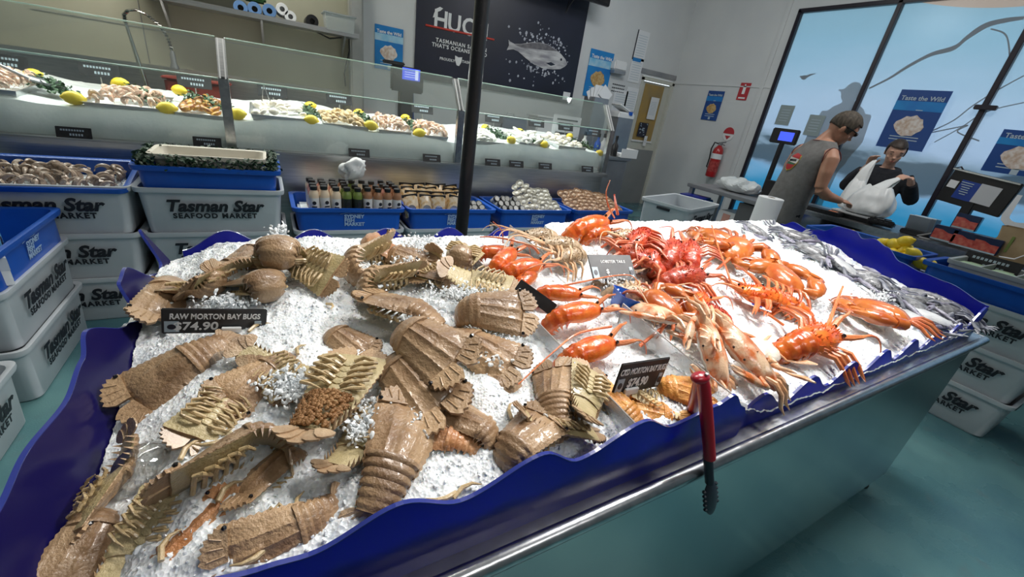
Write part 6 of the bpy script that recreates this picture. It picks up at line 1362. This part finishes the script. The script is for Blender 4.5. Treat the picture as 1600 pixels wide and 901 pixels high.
# blue and white tag, blue scoop
q = hit(1300, 543, .045); t = thing('feeler_tag', 'small pale blue tag band on the front orange lobster', 'tag', q, (0, .2, -.5)); b = MB(); b.box((0, 0, 0), (.075, .018, .003), bev=.001); b.build('band', mat('tag_blue', (.30, .50, .66), .5), t); b = MB(); b.box((.012, 0, .002), (.03, .012, .002)); b.build('print', M['paper'], t, smooth=False)
q = hit(1182, 478, .045); t = thing('feeler_tag', 'white band tag in the centre of the right tray', 'tag', q, (0, .1, -.9)); b = MB(); b.box((0, 0, 0), (.085, .020, .003), bev=.001); b.build('band', M['paper'], t); b = MB(); b.box((0, 0, .002), (.03, .012, .002)); b.build('print', M['blue_deep'], t, smooth=False)
q = hit(1026, 412, .06); t = thing('claw_band', 'white rubber claw band on the red lobster behind the grey ticket', 'band', q, (.3, .5, .3)); b = MB(); b.lathe([(.012, -.012), (.013, -.010), (.013, .010), (.012, .012)], n=14, cap=False); b.build('band', M['paper'], t)
A = hit(986, 474, .022); t = thing('ice_scoop', 'blue plastic scoop half sunk in the ice among the crab legs', 'scoop', A, (0, .25, -.35), None, .78); b = MB(); R = []
for s, z in ((.8, -.03), (1, .03), (1.04, .03), (.96, .026), (.78, -.024)): R.append([(x*s, y*s, z) for x, y in rrect(.070, .05, .02)])
b.rings(R, cap=True); b.build('bowl', M['blue_tub'], t); b = MB(); b.tube([(.06, 0, .02), (.10, 0, .028), (.15, 0, .03)], [.012, .011, .012], 10); b.build('handle', M['blue_tub'], t)
# ------------------------------------------------------------------ tickets on the ice
def clip(t, base, top, w_=.016):
    inv = t.matrix_world.inverted(); 
    b = MB(); b.tube([inv @ base, inv @ top], .006, 8); b.build('white_stem', M['white'], t)
    return t
def pix_ticket(label, tl, tr_, bl, br, Y, lines):
    a, c, d, e = [aty(*p, Y) for p in (tl, tr_, bl, br)]; ce = (a+c+d+e)/4; x = (c+e-a-d)/2; y = (a+c-d-e)/2; w_ = x.length; h_ = y.length
    return ticket(label, ce, x, y, w_, h_, lines, cat='price ticket'), w_, h_
aw, ww, hh = pix_ticket('large black RAW MORTON BAY BUGS $74.90 price ticket on a white stem', (254, 482), (418, 482), (250, 520), (415, 519), .80, [('RAW MORTON BAY BUGS', .0145, .000, .0095, .0004, .132), ('$74.90', .0215, -.030, -.0095, .0005, .064)])
P0 = hit(352, 572, 0); P1 = aty(362, 520, .797); P1t = aty(362, 513, .797)
inv = aw.matrix_world.inverted(); b = MB(); b.tube([inv @ P0, inv @ P1], .0058, 4); b.build('white_stem', M['white'], aw); b = MB(); b.box(inv @ P1t+Vector((0, 0, .004)), (.030, .010, .006), bev=.001); b.build('white_clip', M['white'], aw)
b = MB(); b.lathe([(.024, -.012), (.022, .0), (.012, .010), (.004, .014)], inv @ P0, 16, cap=False); b.build('clear_foot', M['clear_acrylic'], aw)
ck, ww, hh = pix_ticket('black CKD MORTON BAY BUGS $74.90 price ticket tilted on the ice', (961, 573), (1035, 562), (965, 612), (1040, 598), .435, [('CKD MORTON BAY BUGS', .0185, .0, .0150, .0005, .128), ('$74.90', .027, -.008, -.012, .0008, .055)])
inv = ck.matrix_world.inverted(); b = MB(); b.box((-.02, -hh/2+.006, .005), (.036, .014, .006), bev=.001); b.build('white_clip', M['white'], ck); b = MB(); b.tube([(-.02, -hh/2, .002), (-.02, -hh/2-.06, -.004)], .005, 6); b.build('white_stem', M['white'], ck)
A = hit(812, 446, .062); Bq = hit(862, 482, .050); ce = (A+Bq)/2
tk = ticket('dark blade-like price ticket seen from its back between the cooked lobsters', ce, (A-Bq), (.15, .55, .8), (A-Bq).length*1.12, .030, None)
inv = tk.matrix_world.inverted(); b = MB(); b.tube([inv @ (ce-Vector((0, 0, .02))), inv @ hit(826, 482, 0)], .006, 8); b.build('clear_stem', M['clear_acrylic'], tk)
A = hit(922, 418, .055); Bq = hit(990, 418, .055); ce = (A+Bq)/2
tk = ticket('grey price ticket leaning back in front of the red lobsters', ce, (Bq-A), (0, .75, .6), (Bq-A).length, .085, [('LOBSTER TAILS', .013, .005, .018, .0002, .08), ('$', .02, -.02, -.014, .0003)])
inv = tk.matrix_world.inverted(); b = MB(); b.tube([(0, -.04, -.003), (0, -.09, -.02)], .006, 8); b.build('white_stem', M['white'], tk)
# ------------------------------------------------------------------ tongs hooked over the front board
t = thing('tongs', 'red handled black tipped tongs hooked over the front board', 'tongs', (0, 0, 0))
apex = aty(1098, 590, .338); tipo = Vector((.690, .258, .785)); tipi = apex+(aty(1082, 655, .37)-apex)*2.4
blk = mat('black_rubber', (.012, .018, .030), .4)
def arm(tip, nm_):
    d = tip-apex; h = MB(); pts = [apex+d*u+Vector((0, -.004*math.sin(PI*u) if tip.y < .3 else .004, 0)) for u in (0, .05, .2, .4, .56)]
    h.tube(pts, [.009, .0115, .0118, .0112, .0108], 12); h.build('red_handle', M['red_plastic'], t)
    g = MB(); g.tube([apex+d*u for u in (.555, .62, .76)], [.0095, .0088, .0085], 10); g.build('black_shaft', blk, t)
    g = MB(); dd = d.normalized(); n_ = Vector((1, 0, 0)); n_ = (n_-dd*n_.dot(dd)).normalized(); m3 = Matrix((n_, dd.cross(n_), dd)).transposed()
    vs = g.blob(apex+d*.88, (.019, .0055, d.length*.135), 3, rot=m3)
    for k in range(5):
        for s in (-1, 1): g.blob(apex+d*(.80+.035*k)+n_*s*.0175, .0042, 1)
    g.build('black_tip', blk, t)
arm(tipo, 'outer'); arm(tipi, 'inner')
b = MB(); b.blob(apex+Vector((-.004, 0.002, .000)), (.021, .013, .010), 3); b.build('hinge_cap', M['red_plastic'], t)
b = MB(); b.blob(apex+Vector((.0, -.004, .011)), (.004, .004, .003), 1); b.build('hinge_pin', M['steel'], t)
# broken legs and shell bits lying loose on the ice
rb = random.Random(77); LEGM = None
for k, (px, py, lb) in enumerate([(515, 478, 'in the smooth ice behind the egg-carrying bug'), (470, 790, 'alone on the front left ice'), (360, 765, 'below the bug on its side'), (390, 870, 'near the front board at left'), (300, 700, 'beside the clear foot'), (690, 775, 'by the front wave dip'), (730, 765, 'right of the front wave dip'), (800, 640, 'in the ice right of the middle'), (330, 690, 'left of the bug on its side'), (470, 545, 'behind the smooth ice edge'), (405, 510, 'right of the black ticket'), (745, 560, 'below the divider'), (610, 655, 'above the biggest back'), (265, 850, 'at the front left corner')]):
    q = hit(px, py, .006); a = rb.uniform(0, 6.28); L = rb.uniform(.022, .045); b = MB(); d = Vector((math.cos(a), math.sin(a), .1)); e = Vector((-d.y, d.x, .3))
    b.tube([-d*L*.5, -d*L*.1+e*.006, d*L*.25+e*.004, d*L*.5-e*.004], [.0032, .0034, .0024, .0008], 7); o = b.build('broken_leg', MB_['leg']); o.location = q; tag(o, 'broken pale bug leg lying '+lb, 'leg', 'broken legs on the ice')
q = hit(218, 728, .012); t = thing('ticket_foot', 'clear plastic ticket foot lying empty on the front left ice', 'ticket foot', q, (.3, -.4, .5)); b = MB(); b.lathe([(.034, -.012), (.034, -.006), (.028, .006), (.012, .014), (.006, .022)], n=24, cap=False); b.build('dome', clear('clear_foot_plastic', (.92, .93, .92), .22, .04), t); b = MB(); b.tube([(.034*math.cos(x*PI/12), .034*math.sin(x*PI/12), -.012) for x in range(25)], .0022, 6); b.build('rim', M['clear_acrylic'], t)
# ================================================================== PEOPLE
skin_m = mat('skin_tanned', (.50, .24, .15), .5, col2=(.56, .29, .19), nscale=12, sss=.08); skin_w = mat('skin_light', (.58, .33, .23), .5, col2=(.64, .38, .28), nscale=12, sss=.08)
def ell(cx, hx, hy, z, n=24, p=1.0, tilt=0): return [(cx+hx*math.cos(a), hy*math.sin(a), z+tilt*math.cos(a)) for a in [2*PI*k/n for k in range(n)]]
def hand(b, wrist, d, palm_n, thumb_side, curl=.5, s=1.0):
    "palm, four fingers and a thumb; d = finger direction, palm_n = palm normal, thumb_side = unit vector towards the thumb"
    d = Vector(d).normalized(); n_ = Vector(palm_n); n_ = (n_-d*n_.dot(d)).normalized(); sd = Vector(thumb_side); sd = (sd-d*sd.dot(d)-n_*sd.dot(n_)).normalized(); w0 = Vector(wrist)
    b.blob(w0+d*.045*s, (.045*s, .040*s, .015*s), 2, rot=Matrix((d, sd, n_)).transposed())
    for k in range(4):
        o = w0+d*.078*s+sd*(.030-.020*k)*s; L = [.070, .078, .072, .056][k]*s; c = curl; pts = [o-d*.02*s]; q = o; dd = d.copy()
        for seg, f in enumerate((.42, .32, .26)):
            pts.append(q.copy()); dd = (dd*math.cos(c)+n_*math.sin(c)).normalized(); q = q+dd*L*f; c = curl*.9
            nd = d*math.cos(curl*(seg+2)*.8)+n_*math.sin(curl*(seg+2)*.8); dd = nd.normalized()
        pts.append(q); b.tube(pts, [.0095*s, .0095*s, .0088*s, .0080*s, .0065*s], 8)
    o = w0+d*.028*s+sd*.030*s; b.tube([o-sd*.01*s, o+sd*.020*s+d*.014*s+n_*.010*s, o+sd*.028*s+d*.040*s+n_*.022*s, o+sd*.024*s+d*.058*s+n_*.030*s], [.011*s, .0105*s, .0095*s, .007*s], 8)
def head_geo(b, c, R, s=1.0):
    c = Vector(c); T = lambda x, y, z: c+R @ (Vector((x, y, z))*s)
    def bl(p, r, rot=None): b.blob(T(*p), tuple(q*s for q in r), 3, rot=R)
    bl((0, 0, .02), (.098, .076, .100)); bl((.026, 0, -.045), (.066, .060, .068)); bl((.052, 0, -.082), (.030, .034, .026)); bl((.088, 0, -.012), (.014, .012, .024)); bl((.100, 0, -.026), (.012, .014, .010)); bl((.082, 0, -.058), (.012, .024, .007)); bl((.080, 0, -.068), (.011, .020, .006)); bl((.074, .0, .030), (.018, .055, .012))
    for q in (-1, 1): bl((-.004, q*.078, -.008), (.020, .008, .030)); bl((.06, q*.040, -.028), (.022, .020, .02))
    return T
# ---- customer
mx, my, mphi = 4.16, 2.12, -.50
b = MB()
rings_ = [ell(.0, .125, .165, .86), ell(.0, .130, .170, .96), ell(.01, .130, .165, 1.08), ell(.03, .135, .180, 1.22), ell(.055, .125, .190, 1.34), ell(.085, .10, .195, 1.44), ell(.10, .075, .150, 1.50), ell(.115, .062, .075, 1.545)]
b.rings(rings_)
HC = Vector((.195, -.03, 1.645)); HR = (Matrix.Rotation(-.45, 3, 'Z') @ Matrix.Rotation(.50, 3, 'Y'))
b.tube([(.095, 0, 1.49), (.13, 0, 1.56), (.185, -.01, 1.63)], [.075, .062, .060], 14)
T = head_geo(b, HC, HR, 1.14)
for s in (-1, 1):
    b.tube([(.085, s*.160, 1.440), (.075, s*.222, 1.385), (.06, s*.245, 1.28), (.06, s*.255, 1.155)], [.060, .062, .054, .045], 14)
    b.tube([(.06, s*.255, 1.155), (.16, s*.245, 1.10), (.33, s*.20, 1.07)], [.046, .043, .028], 14)
    hand(b, (.335, s*.198, 1.07), (1, -s*.15, -.05), (0, -s*.3, -1), (.1, -s*1, .2), .45)
    b.tube([(0, s*.09, .90), (.01, s*.10, .5), (-.01, s*.10, .1)], [.095, .065, .045], 12)
o = b.build('person', skin_m); remesh(o, .0075, 3); o.location = (mx, my, 0); o.rotation_euler = (0, 0, mphi)
tag(o, 'man in a grey tank top with a round back emblem, head bowed at the counter', 'person'); man = o
shirt = mat('grey_tank_cloth', (.16, .155, .15), .9, col2=(.20, .195, .19), nscale=25, bump=.2, bscale=180)
b = MB(); W = []
for (cx, hx, hy, z) in ((-.005, .158, .200, .80), (-.005, .156, .198, .90), (.0, .152, .192, 1.0), (.012, .150, .188, 1.10), (.03, .152, .194, 1.20), (.045, .148, .200, 1.28), (.058, .146, .212, 1.36), (.080, .128, .214, 1.42), (.094, .106, .196, 1.468), (.104, .088, .146, 1.505), (.110, .084, .104, 1.530)):
    W.append([(cx+hx*math.cos(a)*(1+.02*math.sin(7*a+z*11))+.004*math.sin(z*40+a*3), hy*math.sin(a), z) for a in [2*PI*k/48 for k in range(48)]])
b.rings(W, cap=False); sh = b.build('tank_top', shirt, man); md = sh.modifiers.new('s', 'SUBSURF'); md.levels = 1; md.render_levels = 1
b = MB(); trim = [(.110+.083*math.cos(a), .099*math.sin(a), 1.523) for a in [2*PI*k/32 for k in range(33)]]; b.tube(trim, .004, 6); b.build('neck_trim', mat('dark_red_trim', (.14, .03, .03), .8), man)
for s in (-1, 1):
    b = MB(); b.tube([(.082+.075*math.cos(a), s*(.216-.020*abs(math.sin(a))), 1.40+.080*math.sin(a)) for a in [2*PI*k/24 for k in range(25)]], .0045, 6); b.build('arm_trim', bpy.data.materials['dark_red_trim'], man)
# emblem on the back: an oval shield laid on the curve of the shirt
def backp(u, v, d=.006):
    y = u; z = 1.335+v; hx = interp([(1.1, .150), (1.2, .152), (1.28, .148), (1.36, .138), (1.42, .118), (1.47, .098)], z); hy = interp([(1.1, .188), (1.2, .194), (1.28, .2), (1.36, .2), (1.42, .192), (1.47, .168)], z); cx = interp([(1.1, .012), (1.2, .03), (1.28, .045), (1.36, .06), (1.42, .082), (1.47, .096)], z)
    return Vector((cx-hx*math.sqrt(max(.05, 1-(y/hy)**2))*1.02-d, y, z))
def patch(name, m_, f, d):
    b = MB(); b.grid(lambda u, v: backp(*f(u, v), d=d), 16, 16); b.build(name, m_, man)
ov = lambda a, c: (lambda u, v: (a*(2*u-1)*math.sqrt(max(0, 1-(2*v-1)**2)), c*(2*v-1)))
patch('emblem_gold_border', mat('emblem_gold', (.55, .42, .06), .7), ov(.066, .092), .005)
patch('emblem_red_shield', mat('emblem_red', (.42, .02, .025), .7), ov(.059, .084), .008)
patch('emblem_green_band', mat('emblem_green', (.03, .12, .05), .7), lambda u, v: (.050*(2*u-1), -.034+.022*v), .0095)
patch('emblem_white_band', mat('emblem_white', (.60, .58, .54), .7), lambda u, v: (.062*(2*u-1), -.016+.040*v+.012*(u-.5)), .011)
b = MB()
for k in range(6): q = backp(-.036+.0145*k, .004-.001*k, .014); b.box(q, (.003, .009, .020))
b.build('emblem_lettering', M['ink'], man, smooth=False)
hm = mat('grey_brown_hair', (.035, .026, .018), .7, col2=(.10, .078, .055), nscale=60, stretch=(1, 1, .3), bump=.4, bscale=160)
b = MB(); S8 = 1.08
def hairshell(T, zf, rx, ry, rz, front=.055):
    b = MB()
    def f(u, v):
        a = 2*PI*u; ph = v*PI*.62; x = -rx*.0+rx*math.sin(ph)*math.cos(a); y = ry*math.sin(ph)*math.sin(a); z = .022+rz*math.cos(ph)
        if x > front and z < .070:
            z = .070; q = math.sqrt(max(.05, 1-((z-.022)/rz)**2)); x = rx*q*math.cos(a)*.985; y = ry*q*math.sin(a)*.985
        k = 1+.02*noise.noise(Vector((x*60, y*60, z*60))); return T(x*k, y*k, z*k)
    b.grid(f, 36, 18); bmesh.ops.remove_doubles(b.b, verts=b.b.verts, dist=.0004); return b
hb = hairshell(T, 0, .106, .084, .108); ho = hb.build('hair', hm, man); md = ho.modifiers.new('t', 'SOLIDIFY'); md.thickness = .006; md.offset = -1
b = MB()
for s in (-1, 1): b.tube([T(.0, s*.086, .012), T(.06, s*.078, .02), T(.088, s*.062, .022)], .0045, 6); b.blob(T(.098, s*.034, .016), (.012, .030, .018), 2, rot=HR)
b.build('dark_glasses', M['black_gloss'], man)
b = MB(); P2 = [ell(.0, .150, .190, .96), ell(0, .148, .185, .85), ell(0, .140, .180, .80)]; b.rings(P2)
for s in (-1, 1): b.tube([(0, s*.09, .90), (.012, s*.10, .5), (-.01, s*.10, .09)], [.110, .085, .075], 16)
po = b.build('trousers', mat('black_trousers', (.012, .012, .014), .85), man); remesh(po, .012, 3)
for s in (-1, 1):
    b = MB(); b.blob((.05, s*.10, .045), (.14, .05, .045), 3); b.box((.05, s*.10, .012), (.27, .095, .024), bev=.008); b.build('shoe', M['black'], man)
# ---- shop assistant
wx, wy, wphi = 5.52, 2.00, math.radians(203)
b = MB(); b.rings([ell(0, .11, .16, .82), ell(0, .10, .145, 1.0), ell(.0, .105, .15, 1.15), ell(.0, .10, .16, 1.27), ell(-.005, .075, .14, 1.34), ell(-.005, .055, .065, 1.385)])
WC = Vector((.055, .0, 1.535)); WR = Matrix.Rotation(.10, 3, 'Z') @ Matrix.Rotation(.34, 3, 'Y')
b.tube([(-.005, 0, 1.34), (.012, 0, 1.42), (.035, 0, 1.49)], [.058, .050, .050], 14); T = head_geo(b, WC, WR, 1.0)
for s in (-1, 1): b.tube([(0, s*.08, .85), (0, s*.09, .5), (-.01, s*.09, .1)], [.09, .06, .04], 12)
LA = [(.0, .165, 1.315), (.02, .235, 1.22), (.08, .285, 1.13), (.20, .24, 1.22), (.335, .185, 1.325)]; RA = [(.0, -.165, 1.315), (.02, -.23, 1.23), (.07, -.265, 1.15), (.15, -.21, 1.26), (.225, -.165, 1.375)]
b.tube(LA, [.05, .046, .042, .036, .026], 12); b.tube(RA, [.05, .046, .042, .036, .026], 12)
hand(b, LA[-1], (.75, -.6, .15), (-.2, -.2, -1), (.2, -.5, .8), .40); hand(b, RA[-1], (.35, .1, .95), (.8, .5, -.2), (0, .9, .1), .45)
o = b.build('person', skin_w); remesh(o, .0065, 3); o.location = (wx, wy, 0); o.rotation_euler = (0, 0, wphi); wom = o
tag(o, 'shop assistant in a black hooded top looking down and holding up plastic bags', 'person')
bk = mat('black_hoodie_cloth', (.008, .009, .014), .9, col2=(.014, .015, .02), nscale=20, bump=.25, bscale=120)
b = MB(); b.rings([ell(0, .135, .185, .84), ell(0, .130, .175, 1.0), ell(.0, .132, .178, 1.15), ell(.0, .122, .186, 1.25), ell(-.005, .100, .172, 1.325), ell(-.010, .085, .115, 1.375)])
b.tube([Vector(p)+Vector((0, 0, 0)) for p in LA[:4]]+[(.275, .213, 1.275)], [.072, .068, .064, .056, .046], 14); b.tube(RA[:4]+[(.19, -.188, 1.32)], [.072, .068, .064, .056, .046], 14)
b.tube([(-.085+.0, -.06, 1.36), (-.10, 0, 1.37), (-.085, .06, 1.36)], [.04, .055, .04], 10)
for s in (-1, 1): b.tube([(-.08, s*.06, 1.37), (-.01, s*.095, 1.37), (.06, s*.06, 1.345), (.085, s*.015, 1.315)], [.035, .030, .024, .018], 10)
ho = b.build('hooded_top', bk, wom); remesh(ho, .010, 4)
hw_ = mat('dark_brown_hair', (.020, .012, .008), .55, col2=(.05, .032, .022), nscale=50, bump=.3, bscale=150)
hb = hairshell(T, 0, .107, .085, .110, .030); ho = hb.build('hair', hw_, wom); md = ho.modifiers.new('t', 'SOLIDIFY'); md.thickness = .006; md.offset = -1
b = MB(); b.blob(T(-.115, 0, .03), (.045, .045, .045), 3); b.tube([T(-.11, 0, .03), T(-.14, .01, -.04), T(-.12, .015, -.12)], [.03, .028, .008], 10); b.build('hair_bun', hw_, wom)
for s in (-1, 1):
    b = MB(); b.blob(T(.080, s*.032, .006), (.008, .014, .0035), 2, rot=WR); b.build('eye', M['ink'], wom)
    b = MB(); b.tube([T(.090, s*.018, .028), T(.089, s*.034, .033), T(.077, s*.052, .026)], [.0025, .003, .0018], 6); b.build('eyebrow', hw_, wom)
b = MB(); b.blob(T(.0925, 0, -.060), (.006, .021, .0035), 2, rot=WR); b.blob(T(.0915, 0, -.0665), (.006, .018, .0035), 2, rot=WR); b.build('lips', mat('lips', (.40, .14, .11), .45), wom)
b = MB(); b.rings([ell(0, .13, .18, .88), ell(0, .13, .175, .8)])
for s in (-1, 1): b.tube([(0, s*.085, .86), (0, s*.09, .5), (-.01, s*.09, .08)], [.10, .08, .065], 14)
po = b.build('trousers', bpy.data.materials['black_trousers'], wom); remesh(po, .014, 3)
for s in (-1, 1): b = MB(); b.blob((.05, s*.09, .045), (.12, .045, .045), 3); b.build('shoe', M['black'], wom)
# ---- plastic carrier bags
pl = mat('white_carrier_bag', (.74, .76, .76), .35, sss=.12, col2=(.80, .82, .82), nscale=12)
def carrier(label, base, w_, d_, h_, grip, seed, lean=(0, 0)):
    t = thing('carrier_bag', label, 'bag', base); b = MB(); n = 56; R = []
    prof = [(.75, 0), (.98, .05), (1.08, .18), (1.10, .36), (1.02, .55), (.88, .72), (.70, .88), (.55, 1.0)]
    for k, (s, u) in enumerate(prof):
        ring = []
        for j in range(n):
            a = 2*PI*j/n; c = 1+.16*noise.noise(Vector((math.cos(a)*2.2+seed, math.sin(a)*2.2, u*3.0)))+.11*abs(noise.noise(Vector((math.cos(a)*5+seed, math.sin(a)*5, u*5))))
            ring.append((w_*math.copysign(abs(math.cos(a))**.8, math.cos(a))*s*c+lean[0]*u, d_*math.copysign(abs(math.sin(a))**.8, math.sin(a))*s*c+lean[1]*u, h_*u*(1+.05*math.sin(3*a+seed))))
        R.append(ring)
    b.rings(R, cap=False); b.b.faces.new([b.b.verts.new(p) for p in R[0]]); bd = b.build('bag_body', pl, t); md = bd.modifiers.new('s', 'SUBSURF'); md.levels = 1; md.render_levels = 2
    g = Vector(grip)-Vector(base)
    for s in (-1, 1):
        b = MB(); st = Vector((lean[0]*.95+w_*.35*s, lean[1]*.95, h_*.93)); m_ = st.lerp(g, .55)+Vector((.02*s, .01, .0))
        b.tube([st+Vector((0, 0, -.05)), st, m_, g], [.065, .055, .035, .014], 12, flat=.25); b.build('handle', pl, t)
    return t
def w2(p): c, s = math.cos(wphi), math.sin(wphi); return Vector((wx+p[0]*c-p[1]*s, wy+p[0]*s+p[1]*c, p[2]))
gl = w2((.40, .12, 1.33)); gr = w2((.28, -.13, 1.44))
pb = atx(1352, 330, 5.0)
carrier('large knotted white carrier bag of shopping on the weighing plate', (5.0, pb.y, BT+.06), .14, .17, .27, gl, 1, (.02, -.02))
carrier('smaller white carrier bag held up beside the customer\'s arm', (5.10, pb.y+.20, BT+.062), .07, .085, .30, gr, 7, (.06, .02))
